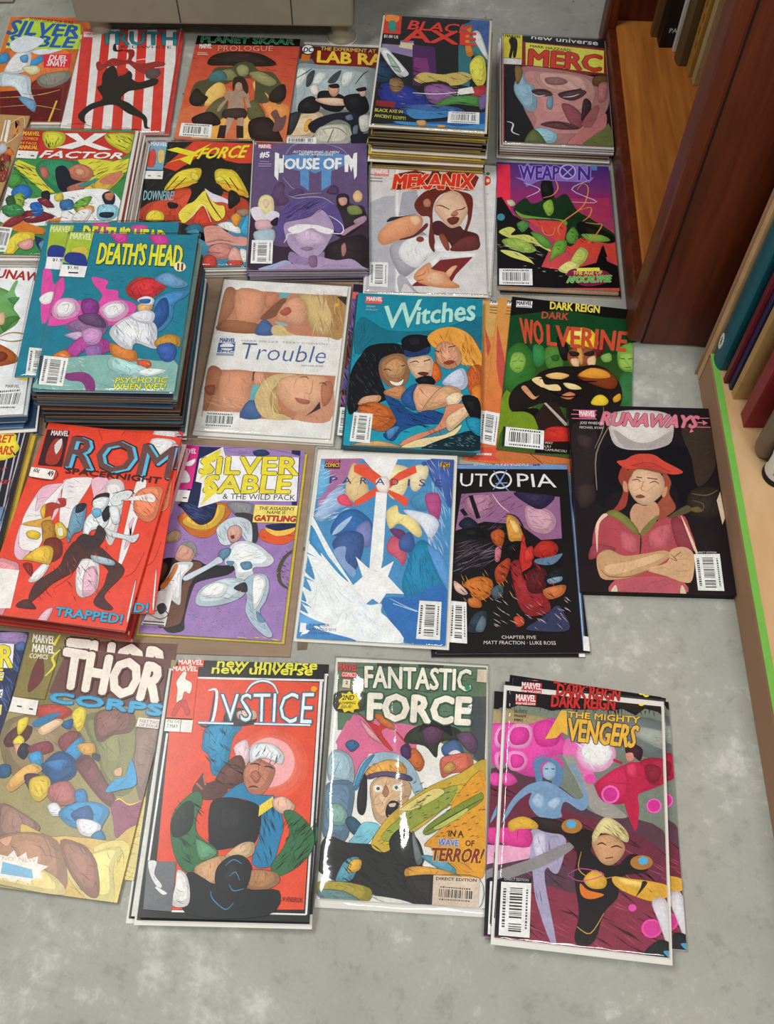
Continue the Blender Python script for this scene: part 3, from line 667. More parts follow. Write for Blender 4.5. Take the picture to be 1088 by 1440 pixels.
s 6a9a38 -580,233 -461,154 -200,113 140,77 155,-35 39,71 -281,80 -502,95
s 8ab040 -173,372 -47,495 -14,266 -99,147
s 5c8f3c 148,-230 254,-57 327,-220 259,-389 162,-367
s 7fa844 388,-189 665,-200 777,-304 538,-345 403,-271
s 4a8040 -565,-49 -443,42 -385,-67 -487,-212
s b8c060 -826,-232 -685,-113 -586,-162 -647,-277 -389,-262 -119,-493 -102,-573 -333,-423 -570,-383
s 8fa848 -787,-395 -608,-330 -373,-426 -297,-557 -416,-618 -651,-551
s c8c868 -808,-587 -593,-602 -399,-725 -324,-853 -381,-804 -653,-713
s 5c8f3c -368,-205 -190,-250 -59,-462 -178,-496
s 6a9a38 -16,-378 143,-341 115,-560 -27,-676 -108,-761
s b8c060 207,-689 335,-466 449,-541 400,-731 297,-844 159,-905
s d8d080 4,-914 166,-745 318,-816 156,-984
h e8e8c0 26 7 143 15 -866,-262 -119,-493 -166,-765 -828,-615
h 0c0c0e 40 12 122 40 -580,233 248,253 738,-306 -575,-708
h e8f0d8 12 7 69 0 -537,-786 314,-896 267,-1082 -463,-993
l d88848 20 -214,1124 -70,1057 29,913 63,736 -24,584 -169,517
l d88848 20 350,724 439,863 516,763 460,467 350,288 119,47 32,-126 68,-235
l d88848 20 350,288 535,356 506,183 400,64
l d88848 19 439,38 598,19 676,-4 542,-262 457,-377
l d88848 14 -205,-56 -170,-221 -51,-242 -6,-73
s c0b898 -710,427 -618,447 -579,348 -660,314
E 3a8088 -737,81 -754,28 -794,5 -834,24 -850,75 -833,128 -793,152 -753,133
p 100e10 581,-641 673,-392 718,-633
s 8a2a4a 134,-1037 198,-902 412,-890 663,-902 751,-1028 609,-1166 338,-1207
@title_lettering
p 8a6ac0 -580,936 -446,929 -524,1212 -420,1188 -387,1282 -336,1208 122,1205 292,1276 541,1261 538,988 622,1014 543,884 110,888 -178,900 -409,738 -427,841
t 482a88 WEAP -504,896 87,922 106,1225 -503,1198 .05 b0a0e0,.08
t 482a88 N 376,936 546,944 570,1241 394,1237 .05 b0a0e0,.08
l c8b8e8 17 -413,517 -205,691 -448,825
l c8b8e8 18 546,944 268,719 633,478 256,455
E c0b0e0 351,1112 308,993 215,939 126,982 93,1097 135,1218 229,1273 319,1229
E 4a3090 330,1111 294,1011 216,966 142,1002 114,1098 149,1199 228,1245 303,1208
l c0b0e0 18 153,1192 290,1003
l c0b0e0 18 299,1200 145,995
p e8d858 267,-877 588,-848 600,-911 274,-940
t d8c850 THE~AGE~OF 213,-1007 619,-978 627,-909 220,-938 .06 -
t 4fa864 APOCALYPSE 120,-1163 731,-1112 754,-988 138,-1050 .09 c8d860,.13
@barcode_box
b -827,-949 -361,-930 -361,-1242 -829,-1254 h
p 5878b8 594,1264 677,1269 671,1156 588,1157
=deathshead
bg 1f7f96
h 17667e 40 18 183 20 -487,1074 787,1101 742,-237 -520,58
s d8439c -321,1326 -110,1295 -64,1153 -186,1115
s d8439c 203,1266 408,1270 477,1130 328,1091
s e24fa6 -1065,612 -965,614 -885,380 -797,516 -737,316 -757,151 -827,-142 -531,123 -411,-5 -433,-166 -587,-264 -900,-271 -1002,211
s e24fa6 -423,524 -214,461 -218,327 -65,297 -21,166 190,73 188,-89 61,-219 -123,-286 -245,-130 -275,63 -252,227 -377,390
s f4a8d8 -838,-13 -779,134 -610,154 -490,26 -512,-135 -694,-203 -803,-141
s f6eef2 -789,-12 -724,103 -599,89 -545,-7 -609,-137 -730,-140
s f4a8d8 -248,-34 -158,98 9,134 125,6 76,-155 -84,-222
s f6eef2 -199,-33 -128,66 16,85 79,-11 -2,-125 -118,-159
l 8a7a88 6 -734,21 -642,55 -644,-74
l 8a7a88 6 -143,1 -50,35 -11,-61
s 8a3a8a -489,91 -389,159 -263,63 -269,-130 -415,-133
s 94709c -629,-297 -433,-166 -245,-130 -104,-254 -147,-444 -440,-419
s 6a4a74 -487,-135 -250,-98 -118,-318 -394,-260
s c8a8cc -602,-453 -445,-387 -338,-448 -371,-542
s c04a30 34,299 130,502 302,522 537,443 483,275 348,174 181,138
s d8343c 59,300 159,469 354,506 565,410 429,307 418,208 201,171
h 8a1f2a 16 12 146 60 65,433 537,443 442,209 151,170
s e8b070 219,41 308,108 414,45 358,-85 271,-71
s f0eef0 205,138 294,206 397,175 422,77 314,59
s 2a6ab0 234,145 362,158 359,92 261,90
s 4a90c8 426,143 582,278 825,316 812,216 679,83 682,-143 565,-367 416,-339 427,-52
s 2a5a9a 459,78 569,178 630,-112 512,-337 432,-275
s 6fa0c8 379,507 541,612 814,415 673,346 491,409
s e8e8ee -7,-252 192,-121 476,-243 537,-523 529,-647 278,-559 228,-714 -51,-442
h 7a8898 26 11 225 62 -12,-221 452,-243 525,-616 63,-564
s e0e0ea 144,-122 325,-22 455,-83 428,-244 254,-215
s b44a9a -559,-699 -362,-448 -89,-505 6,-657 -146,-752 -322,-694 -420,-818 -519,-790
s d098cc -397,-386 -287,-321 -157,-382 -156,-537 -242,-601 -347,-541
s 9a6ab0 -320,-633 -120,-614 -132,-842 -254,-815
s e07830 -696,-793 -561,-684 -460,-789 -509,-850
s 86b4ac -823,-1183 -697,-854 -377,-787 -4,-749 576,-828 816,-854 852,-1355 -807,-1271
s d8843c -20,-565 172,-654 295,-682 340,-833 198,-836 20,-749
s d85a30 340,-833 482,-830 517,-920 404,-952
s c8923a 513,-524 643,-412 804,-456 822,-610 708,-551 548,-616
s 3a62b0 548,-616 684,-551 790,-642 765,-825 647,-827
s b0dcd8 24,-779 348,-893 576,-1008 326,-1072 28,-959
s e8f4f0 365,-1012 497,-950 712,-976 513,-1069
h f0f8f8 30 8 136 20 -619,-761 768,-855 804,-1152 -519,-1323
s 8a3a7c -496,-1059 -267,-1025 -131,-1140 -103,-1315 -168,-1345 -266,-1173 -434,-1146
h e8f4f4 20 11 158 -30 -807,-1271 -108,-1286 -117,-1373 -762,-1386
@title_lettering
t e4e03a DEATH'S~HEAD -396,745 691,724 667,1081 -415,1103 .05 10484a,.08 sh
E f0e8c0 750,711 735,653 684,628 628,651 599,708 614,767 665,792 721,769
t 6a2a24 II 648,655 717,649 709,765 637,771 .03 -
t e8e23a PSYCHOTIC 127,-1180 735,-1159 737,-1082 129,-1100 .05 18403a,.09
t e8e23a WHEN~WET! 111,-1276 729,-1258 733,-1176 111,-1194 .05 18403a,.09
@publisher_badge
p a8c03a -832,1297 -521,1286 -529,708 -839,753
s d8c050 -755,998 -608,1036 -540,932 -706,859
s 2a3a8a -820,788 -793,927 -585,897 -529,708 -682,722
t e4ecb0 MARVEL -815,1173 -539,1161 -543,1264 -818,1280 .05 -
p f0eeee -853,718 -513,691 -514,498 -842,515
t 222222 $1.95 -757,645 -617,635 -620,682 -760,693 .03 -
l 222222 24 -733,578 -607,574
@barcode_box
p 30484a -841,-781 -792,-786 -734,-1226 -790,-1212
b -793,-780 -487,-813 -482,-1241 -775,-1218 v
=deathshead2
bg 1f7f96
s d8439c -274,1262 -39,1253 -44,1079 -175,1098
s d8439c 250,1221 458,1219 421,1075 318,1076
s e24fa6 -792,420 -691,419 -618,181 -526,315 -472,113 -497,-53 -666,-472
s f4ece8 -768,-50 -685,48 -598,47 -611,-117 -704,-149
@title_lettering
t e4e03a DEATH'S~HEAD -376,868 730,805 713,1126 -373,1227 .05 10484a,.08
@publisher_badge
p a8c03a -822,1249 -509,1235 -524,652 -794,678
t e4ecb0 MARVEL -808,1122 -538,1109 -540,1214 -809,1231 .05 -
s 2a3a8a -784,696 -760,871 -576,834 -525,658 -702,660
p f0eeee -780,668 -549,652 -543,434 -773,460
t 222222 $1.95 -697,591 -543,575 -545,624 -699,639 .03 -
@barcode_box
b -763,-847 -495,-881 -478,-1305 -741,-1272 v
=trouble
bg eceae6
p c88868 -836,1128 860,1117 846,367 -845,378
s b47858 -836,1128 -712,1144 -658,932 -691,687 -796,471 -845,378 -854,705
s d89878 -685,1115 -338,1127 -262,902 -294,628 -432,469 -606,574
s a06848 -838,379 -764,562 -444,557 -278,510 -326,359
s c88468 -265,1101 -102,1098 -98,976 -163,849 -242,843
s 8a5a42 -94,945 0,1029 28,985 -38,768 -136,640 -294,628
p 6ab0b8 -82,1125 82,1113 12,1021 -83,1038
s 4a6698 -325,354 -247,617 -110,523 -66,356
s d8c088 -106,494 14,533 118,423 215,372 -65,350
s d8a080 32,955 158,1057 303,1006 352,768 284,553 101,569 -68,645 -26,859
s b45a50 -38,768 65,866 121,780 40,698
s d0b078 176,1104 407,1107 731,1116 871,838 846,367 665,377 400,533 316,886
s b88c58 526,1085 848,1095 885,689 856,377 685,408 670,792
h e0c898 30 13 456 80 319,1069 827,1078 819,418 451,478
h 9a7448 20 11 402 75 411,1076 827,1078 819,418 592,430
p 3a3430 709,1105 861,1111 862,943
s 8ac0c8 -83,585 56,566 106,525 -8,531
p c08060 -856,-287 829,-279 813,-1008 -817,-1066
s b87858 -856,-287 -678,-296 -679,-572 -732,-793 -804,-1012
s d49474 -652,-322 -259,-292 -233,-484 -256,-944 -558,-940 -654,-734
h e8c4b0 26 7 219 20 -749,-687 -289,-706 -273,-972 -745,-981
s 9a5840 -852,-586 -727,-549 -723,-712 -813,-691
p 3a3230 -259,-292 -204,-294 -219,-428 -249,-444
s d89878 -235,-304 -103,-308 -103,-474 -207,-509
p 6ab4bc -240,-512 -142,-504 -192,-779 -246,-783
s 4a6698 -329,-1034 -258,-771 -124,-801 -61,-1030
s d4b884 -139,-532 -30,-358 160,-294 340,-330 99,-514 51,-734 149,-913 333,-1018 -8,-1026 -171,-778
s b8965c 30,-573 99,-514 104,-730 216,-935 106,-917 22,-763
s e0ac88 126,-374 337,-308 667,-305 789,-434 743,-628 612,-825 450,-917 270,-851 119,-675 77,-515
s d09478 407,-920 529,-858 646,-743 754,-518 829,-513 824,-1007 398,-1026
s b87858 659,-444 784,-379 818,-622 716,-791
p 3a3430 593,-853 665,-714 687,-820 498,-966
s b06858 337,-680 424,-684 535,-711 519,-766 411,-760
l 5a3830 15 363,-342 438,-323 486,-361
l 5a3830 15 624,-419 688,-409 725,-452
l b87c60 12 542,-370 533,-590 456,-582
h e8d4a0 26 12 295 70 -146,-477 126,-374 110,-943 -78,-983
p eceae6 -811,-973 -339,-963 -314,-1210 -802,-1221
@title_lettering
t 4a669e Trouble -465,-89 671,-87 678,204 -478,188 -.02 - sh
t b0b0b0 MARK~MILLAR~~TERRY~DODSON -485,207 668,232 668,261 -487,236 0 -
t 909098 PART~FOUR~OF~FIVE 364,-155 646,-145 646,-120 364,-130 .02 -
@publisher_badge
t 46609a MARVEL -773,180 -567,181 -570,247 -775,246 .06 -
p 46609a -784,162 -560,167 -555,38 -783,41
s eceae6 -753,118 -702,156 -612,152 -578,108 -737,90
s eceae6 -734,67 -589,73 -618,42 -707,41
t 46609a EPIC -779,1 -559,6 -560,41 -778,35 .05 -
p 9aa4ba -788,-17 -554,-10 -556,-48 -786,-57
@price_sticker
E e8b030 762,950 756,926 736,915 714,923 703,946 709,970 730,981 752,973
@barcode_box
b -798,-985 -368,-984 -356,-1214 -792,-1220 h
=witches
bg 1787a0/1f9ab4
s 1a7088 -800,835 -409,630 230,673 866,949 873,376 147,524 -500,339 -818,205
s 14151c -749,154 -653,328 -439,399 -219,386 -102,226 -425,176 -497,-50 -391,-367 -339,-522 -686,-703 -826,-790 -883,-346 -823,-17
s 14151c -222,443 -118,563 57,575 147,524 157,271 -102,226
h 3a4450 60 10 149 60 -866,258 -196,359 -406,-474 -832,-712
s a8764e -483,61 -362,208 -167,221 -91,5 -101,-213 -202,-327 -352,-310 -469,-157
s c89468 -415,11 -272,159 -136,57 -170,-136 -339,-175
s c88a60 -390,-393 -203,-300 -116,-348 -171,-511 -364,-471
s f0ece4 -336,-229 -228,-248 -156,-190 -183,-286 -278,-300
l 1c1410 15 -432,-59 -379,-36 -324,-60
l 1c1410 15 -200,25 -147,43
s e0b898 -119,141 30,207 181,217 254,1 174,-140 25,-177 -89,-22
s 24386a -171,305 -17,273 153,383 157,271 -14,204 -144,195
s 6a2a26 21,-83 95,-51 171,-73 108,-118
l 1c1410 15 -95,87 -10,121 35,96
l 1c1410 15 98,128 183,162
s e8a040 125,523 230,673 449,746 672,646 807,427 875,208 857,-67 726,88 596,107 503,351 368,483 241,361
s d8682a 249,138 344,-102 262,-215 215,-110
s c8602a 684,30 855,97 871,-282 756,-396 690,-294
s e08030 733,-291 859,-229 855,-703 779,-552
s dca07c 242,333 346,481 524,408 593,245 574,105 426,13 272,112
l 1c1410 15 232,318 298,295
l 1c1410 15 415,387 502,412
s 9a3a2a 358,118 443,165 509,142 424,89
h 8a3414 50 10 202 70 188,613 805,598 860,-282 303,-159
h f8d070 24 8 153 60 317,708 761,595 857,-67 595,134
s d8a080 -448,-477 -657,-517 -711,-652 -462,-583
s 14151c 4,-179 173,-113 262,-215 180,-301 50,-257
s e0a884 -10,-341 93,-254 393,-314 275,-586 113,-727 3,-604
s 2a5a98 -172,-485 -75,-319 29,-258 -26,-448 27,-681 -123,-613
s c8d0e8 347,-210 470,-39 619,39 688,-187 606,-326 435,-284
s d8a47c 112,-701 268,-376 434,-258 607,-353 529,-621 402,-604
s f0d8b4 398,-473 543,-357 629,-431 487,-624
s c86a30 -709,-678 -525,-587 -309,-677 -214,-878 -350,-1039 -539,-1001 -678,-806
h 6a2a14 20 9 283 12 -691,-625 -309,-677 -249,-982 -584,-953
s 1f4a88 -385,-472 -189,-565 -100,-663 29,-733 195,-670 406,-733 389,-863 79,-909 -143,-1026 -238,-1183 -367,-1091 -212,-903 -287,-702
h 0c1424 40 12 166 20 -383,-499 363,-684 369,-864 -344,-1140
s 4a88c0 -329,-1038 -210,-954 -167,-976 -280,-1161
s d88a6a -115,-1175 45,-1064 288,-946 385,-735 443,-575 737,-555 719,-712 535,-879 413,-938 129,-1108 -131,-1250
s e8c49c 409,-810 530,-673 737,-529 719,-686 557,-903 456,-986
h a83a2a 16 12 138 60 206,-952 452,-859 437,-1063 211,-1078
s 14151c 608,-432 820,-444 856,-755 741,-762
s c89c68 -806,-1295 -443,-1196 -152,-1252 -191,-1279
s e8d4a0 -130,-1275 89,-1136 416,-1039 618,-873 520,-1057 217,-1227
s 0f2a34 136,-1258 499,-1058 807,-962 862,-1246 219,-1289
s 1f90b0 679,-767 856,-780 860,-1034 724,-942
h 78a0b0 50 7 64 20 252,-1075 787,-1039 811,-1213 218,-1252
@title_lettering
t b4e4d8 W -465,655 7,710 3,1201 -500,1033 .02 - sh
t b4e4d8 itches -17,758 767,884 750,1267 -35,1064 .05 - sh
@publisher_badge
p d8605c -749,1210 -516,1211 -521,1076 -751,1081
t f0e8e8 MARVEL -732,1130 -520,1133 -520,1204 -732,1202 .06 -
t a8d0d4 BRIAN -727,1008 -611,1010 -609,1043 -725,1041 .03 -
t a8d0d4 WALSH -737,951 -574,954 -571,986 -735,984 .03 -
@barcode_box
b -764,-773 -516,-782 -527,-1239 -781,-1224 v
=wolverine
bg 143a1c/3a5a1c
p 0c0f0c -851,1300 905,1476 909,1117 417,1099 -123,1156 -834,941
p 0f4020 -844,939 -79,1108 787,1071 797,486 -801,250
s 6f8a20 -821,-1324 -839,-516 -718,-300 -552,-424 -376,-716 -362,-929 -783,-967
s 2f6a28 -834,38 -809,354 -656,482 -505,346 -452,146 -453,-135 -633,-387 -806,-313
s 7fa848 -781,123 -743,285 -623,302 -574,180 -603,21 -678,-41 -763,23
l 2a5a22 11 -752,140 -693,162
l 2a5a22 11 -654,168 -603,162
l 2a5a22 11 -694,33 -634,37
s 2f7a40 -492,453 -350,448 -332,163 -450,120
s 4a7a30 -328,425 -149,477 -74,201 -148,88 -290,118
s 2a5a22 -241,307 -142,347 -137,244 -216,232
s 6a9a3c 636,514 734,660 885,656 891,241 783,174 662,258
s 8ab04a 677,468 837,505 860,288 762,209 671,286
l 2a4a18 14 669,402 739,399
l 2a4a18 14 779,405 848,428
l 2a4a18 11 742,257 821,269
s 7aa050 418,404 537,473 560,347 461,306
s 2f6a38 685,108 892,139 900,-432 716,-434
s 15110f -179,659 -53,571 0,316 -77,253 -145,399
s 5a1a1a 317,415 426,801 474,543 379,372
s e4c030 -77,647 -22,789 138,867 282,834 369,686 353,551 192,528 10,527
s f4e070 -19,709 99,807 222,798 186,686 46,638
s 8a4a30 -24,391 111,542 315,493 360,343 285,203 108,151 5,213
s c89048 93,487 153,509 183,265 144,234
s 2a1814 -5,420 116,424 119,360 19,345
s 2a1814 196,423 315,480 318,402 218,374
s d8b088 21,293 121,308 126,180 46,193
s d8b088 240,325 338,392 344,237 265,200
s 1a1512 -455,-110 -345,33 -111,145 126,180 363,240 565,142 699,-91 696,-364 543,-484 41,-534 -274,-482 -556,-645 -710,-668 -746,-453 -644,-239
s 7a3418 113,24 326,183 525,161 648,2 573,-135 335,-95
s d89030 133,27 286,177 486,156 548,63 371,12
s e8c890 -473,-138 -358,-70 -292,-187 -135,-164 -90,-257 -287,-261
s e8c890 -58,-127 100,-129 182,-192 25,-215
s e8b070 -300,-37 -146,37 15,10 -139,-89
s c8906a -601,-282 -544,-249 -416,-404 -359,-371 -432,-456 -536,-372
s c07850 -85,-356 28,-265 108,-303 34,-388
l 0c0a0a 31 -376,-98 -139,-89 137,-73 373,-39
l 0c0a0a 27 -328,-242 -46,-350 186,-291
s 0f0c0c -708,-692 -365,-593 -348,-856 -414,-722 -535,-667
s d8b830 318,-420 362,-290 459,-251 539,-338 483,-420
s c89028 596,-280 682,-193 694,-291 617,-351
p 2a1a18 -395,-719 -274,-482 -119,-459 54,-821 65,-1055 -275,-1105
p b0a898 -293,-497 -264,-485 44,-798 -4,-817
s b82a20 -248,-913 -98,-843 57,-868 66,-1067 -237,-1099
p 14100e -350,-1116 557,-983 939,-1159 -358,-1291
t d8c8b8 WAY -244,-1135 -140,-1127 -140,-1092 -245,-1100 .02 -
t d8c8b8 LIU -241,-1188 -165,-1184 -166,-1149 -241,-1154 .02 -
t d8c8b8 CAMUNCOLI -238,-1239 36,-1227 38,-1192 -236,-1204 .02 -
@title_lettering
t e8d050 DARK~REIGN -304,1135 369,1160 373,1299 -308,1268 .06 -
t b84a38 DARK -411,949 -52,969 -45,1091 -408,1070 .05 -
t c04a30 WO -645,470 -353,495 -407,881 -707,905 .05 -
t c04a30 LVERINE -301,486 736,529 770,866 -332,838 .05 -
@publisher_badge
p e4e4e4 -776,1221 -554,1237 -556,1114 -771,1099
t 222222 MARVEL -766,1144 -559,1161 -560,1231 -767,1211 .06 -
l 222222 12 -760,1112 -567,1127
@barcode_box
p 22262a -785,-944 -756,-939 -751,-1244 -780,-1244
b -750,-943 -262,-934 -252,-1229 -745,-1244 h
=rom
bg e6432c
s e8b8c8 -254,497 -407,501 -342,77 -466,-276 -533,-588 -674,-538 -724,-193 -675,251 -575,415
s ece4e4 -382,492 -400,265 -405,-267 -449,-461 -643,-441 -721,-72 -654,254 -608,40 -529,198
s ece4e4 -369,519 -84,583 -84,433 -158,102 -103,-83 -266,-106 -366,294
s e8b8c8 -77,559 138,564 180,-44 59,-61 26,274
s ece4e4 117,561 311,563 394,178 406,-250 313,-216 189,150
s ece4e4 465,634 581,600 602,-128 579,-504 533,-487 480,93
s e8b8c8 550,-323 602,-128 525,4 562,105
s ece4e4 83,-572 176,-467 321,-539 387,-846 281,-971 159,-899
s e8b8c8 188,-649 304,-587 374,-870 256,-952
s ece4e4 485,1232 769,1245 785,1090 695,921 543,1004
s e8b8c8 760,1191 830,1175 824,1017 754,1033
s ece4e4 811,-1138 787,-746 795,-700 835,-1156
s ece4e4 -409,-843 -314,-626 -234,-616 -253,-754 -324,-854
s e8b8c8 -158,-1314 -101,-1176 -30,-1145 -56,-1321
s f0a0a8 -836,-675 -685,-632 -550,-727 -550,-1281 -627,-1292
p ece6e2 -853,-746 -546,-738 -494,-1209 -687,-1235
l 8a2a1c 7 107,1233 151,1319 244,1305
l 8a2a1c 7 -192,1271 -106,1124
l 8a2a1c 6 796,-312 741,-572 626,-679
l 8a2a1c 7 -143,-372 69,-665 -101,-913
s f08a60 495,438 635,557 787,553 808,382 806,138 696,75 537,198
s f8e8e0 287,335 563,423 660,461 734,422 732,347 582,351 376,323
h 8a2018 16 9 183 40 372,496 808,556 859,98 562,105
s b0341f -541,98 -460,182 -350,173 -392,241 -310,252 -282,158 -390,94 -395,-28 -497,-42
s e0b030 -554,72 -514,150 -474,-14 -497,-42
s d8a040 -698,-141 -477,-39 -402,-4 -400,-148 -650,-159
s b8822a -483,-88 -361,-71 -270,-296 -363,-402 -440,-225
s e4c430 -621,-250 -548,-216 -453,-250 -471,-324 -579,-315
s e0c040 -326,-114 -256,-68 -140,-207 -230,-290
s ece0c0 -282,-156 -225,-136 -187,-226 -234,-244
s 7a2a1c -371,-310 -210,-288 -129,-486 -241,-594 -335,-491
s e4b83a -553,-591 -403,-408 -256,-411 -221,-591 -274,-621 -466,-602
s 8a2018 -531,-656 -432,-643 -384,-795 -464,-738
s 2a1c20 19,224 47,351 185,395 183,247 121,165
s e4e8ea 26,274 116,336 205,324 196,200 128,142 53,180
s d8dce0 225,326 320,451 447,456 431,355 355,320 368,272 272,235
l 2a1c20 11 226,401 420,477 480,411
s 6f9ab0 -179,99 -125,204 -36,192 11,-115 -70,-197 -96,-319 -143,-231
s 1f2a38 -142,190 -43,216 -56,116 -131,82
s e4e8ea 12,29 121,165 250,159 268,-56 119,-124 91,-246 38,-206
s 6fb0d0 46,130 118,177 182,101 113,43
s 1a1a1e 175,124 231,229 276,65 228,10
s e4e8ea 237,205 340,220 411,36 336,1
s d0d8dc 274,-79 388,-111 582,-131 677,-94 647,-216 514,-188 340,-165
s 3a2a2c 31,-184 159,-190 180,-44 294,-147 258,-317 123,-428 -16,-308
s 4a2622 -23,-285 131,-381 258,-317 461,-451 610,-545 561,-665 315,-517 123,-498 69,-665 -121,-849 -231,-1019 -321,-1119 -317,-876 -122,-646 -96,-459
s a8b8c4 210,-440 467,-473 486,-539 275,-523
s 4a2622 464,-611 610,-545 620,-657 524,-827 495,-942 628,-1055 556,-1086 397,-1021 454,-792
s 4a2622 -443,-1180 -354,-1080 -230,-1151 -239,-1185
h 1c1214 40 9 135 50 -158,102 343,-22 572,-997 -263,-1046
h c84030 14 9 129 55 -195,-610 270,-362 346,-627 -185,-1035
@title_lettering
t 58b8dc ROM -427,683 870,695 845,1129 -442,1117 .04 241418,.08
t 6a4240 ROM -466,696 837,698 808,1137 -480,1125 .02 -
t 3a1a1a SPACEKNIGHT -415,601 740,609 741,693 -420,674 .05 -
t 3aa0c8 TRAPPED! 15,-1225 775,-1229 765,-1118 9,-1129 .06 1a4060,.1
@publisher_badge
p 3a1418 -814,1185 -540,1202 -483,681 -774,666
s a83028 -714,934 -668,1072 -560,1008 -540,724 -687,704
s ddd4d0 -658,968 -604,1081 -569,980 -599,845
t f0e0dc MARVEL -746,1109 -532,1123 -543,1196 -753,1180 .05 -
p f0e8e0 -839,631 -535,623 -531,484 -828,493
l 2a1a1a 9 -838,627 -533,618 -531,484 -826,493 -838,627
t 2a1a1a 60¢ -795,561 -724,558 -729,616 -799,616 .04 -
t 2a1a1a 49 -611,531 -541,530 -554,599 -622,600 .05 -
=sable
bg 9a78b4
h 7a5898 80 12 82 20 -743,-40 838,64 849,-1224 -787,-1252
p 1c2450 -525,1272 -242,1278 -348,388 -630,438 -550,674
p 1c2450 645,1301 757,1297 800,419 737,460
s 9a80b8 -219,1256 241,1299 693,1232 699,1184 -140,1128
s 2a3a6a 167,1245 304,1278 373,1210 216,1176
s e07828 -608,191 -569,306 -436,451 -125,471 36,436 -19,274 -109,90 -226,-28 -423,3
s f4c040 -551,194 -418,338 -122,449 -64,316 -153,131 -319,76 -479,110
s 1c2450 -628,427 -222,465 -170,377 -205,217 -329,142 -458,223 -576,350
h 4a64a0 24 8 190 20 -588,418 -200,444 -243,215 -477,222
s e05828 392,101 501,152 772,148 839,241 838,64 698,-55 506,-45 402,13
s f4c050 443,149 618,138 822,218 776,104 590,48
s 1c2450 457,194 839,241 769,170 581,124
s 8a8890 -48,476 266,474 270,293 52,324
s 3a3438 52,324 287,317 381,34 335,-57 224,201
s b49478 -714,-38 -624,56 -541,17 -561,-94 -690,-124
s 1a1418 -724,-364 -311,-337 -170,-391 151,-391 91,-501 -213,-605 -289,-714 -322,-1082 -314,-1241 -534,-1235 -684,-801
s 5a3828 -711,-384 -616,-442 -677,-635 -717,-512
s 6a4230 -346,-360 -226,-395 -329,-695 -340,-1083 -414,-1188 -613,-1201 -498,-912 -433,-744 -381,-490
s d09c88 -555,-245 -516,-134 -402,-127 -332,-209 -364,-361 -477,-369 -559,-331
s 8a8a8c -516,-134 -407,-95 -329,-165 -318,-294 -360,-211 -455,-152
s e8e8ea -548,-395 -364,-361 -335,-423 -424,-577 -408,-783 -403,-926 -505,-871 -655,-758 -598,-546
s d87a30 -545,-416 -504,-434 -550,-606 -621,-735 -666,-697 -579,-545
h 7a3018 8 10 60 -20 -661,-508 -500,-455 -551,-710 -662,-717
s c8d4dc -128,89 -32,229 97,282 260,226 314,30 300,-81 190,21 118,127 19,10 72,-96 -42,-103
h 8a98a8 40 8 125 60 -121,178 260,226 294,-37 -45,-82
s d8a898 6,98 93,170 178,109 174,-2 107,-72 34,-33
p 7a2420 47,12 92,33 109,-17 72,-30
s e8eef2 75,-117 199,-44 375,-76 521,-175 610,-276 545,-366 379,-398 395,-523 212,-556 151,-391 33,-357
s 5f88a8 -58,-256 -14,-166 81,-160 74,-247 8,-316
s c8d4de -170,-391 -55,-277 11,-337 -92,-407 -244,-523 -380,-616 -408,-555
s 5f88a8 220,-344 330,-316 360,-399 269,-426
s 5f88a8 49,-334 142,-328 114,-394
s c8d8e2 -233,-833 -181,-686 26,-568 172,-538 329,-590 313,-757 144,-870 -70,-925 -202,-913
s f0f4f6 -190,-748 -43,-614 112,-646 58,-794 -126,-806
s a8bccc 291,-593 389,-481 520,-473 591,-594 579,-801 523,-947 613,-1081 705,-1234 635,-1258 473,-1130 359,-957 353,-775
s f0f4f6 395,-523 504,-495 556,-617 510,-846 445,-911
s 5f88a8 487,-949 570,-1024 595,-1082 520,-1067
s 2a2a30 189,-662 310,-591 345,-713 231,-700
l 4a4a30 45 838,-110 736,-225 681,-399 718,-565 821,-641
h 20201a 20 10 61 30 654,-166 840,-132 821,-641 681,-567
h e0903a 14 15 58 -50 70,-875 772,-201 847,-1205 -215,-1175
h 6a90c0 10 19 58 30 -210,-974 155,-950 125,-1252 -288,-1180
h e0c848 12 19 113 10 -778,-1300 815,-1246 819,-1285 -771,-1339
@title_lettering
p f0eef0 -483,748 -485,1080 -222,1280 -173,1149 749,1187 766,925 787,543 -129,494 -394,374 -395,568 -401,730
t ead83a SILVER -452,868 756,929 739,1186 -459,1106 .06 4a4a20,.075
t ead83a SABLE -360,594 686,658 688,908 -358,839 .06 4a4a20,.075
p ead83a -455,1082 -239,1254 -250,1120 -381,992 -308,901 -447,774 -406,895
p ead83a -388,778 -222,860 -312,666 -188,628 -371,409 -333,549
t 2a2a30 &~THE~WILD~PACK -116,518 766,558 765,636 -120,596 .01 -
p f0dc70 287,464 823,484 830,236 290,216
t 3a1a1a THE~ASSASSIN'S 345,393 772,412 773,458 345,439 .03 - sh
t 3a1a1a NAME~IS 448,346 671,351 671,392 449,386 .03 - sh
t c82a30 GATTLING 306,240 798,257 806,333 310,314 .07 3a1010,.1
@publisher_badge
p d42a80 -770,1280 -515,1272 -514,630 -762,636
s d8d4d8 -699,734 -647,902 -577,836 -552,744 -617,716
s f0e8ec -663,997 -555,1076 -531,1053 -560,980 -627,963
t f0e0e8 MARVEL -769,1153 -544,1159 -543,1227 -769,1221 .05 -
p ece8e8 -758,613 -524,610 -533,444 -780,451
l 2a2a2a 17 -602,504 -552,503
l 2a2a2a 17 -729,500 -690,500
@barcode_box
p ece8e8 -671,-769 -498,-748 -521,-1205 -796,-1203
l 2a2a2a 12 -729,-1068 -612,-1000 -511,-1054 -591,-1120 -729,-1068
s 4a4a4e -656,-963 -590,-918 -539,-996 -602,-1060
l 2a2a2a 13 -777,-1156 -538,-1160
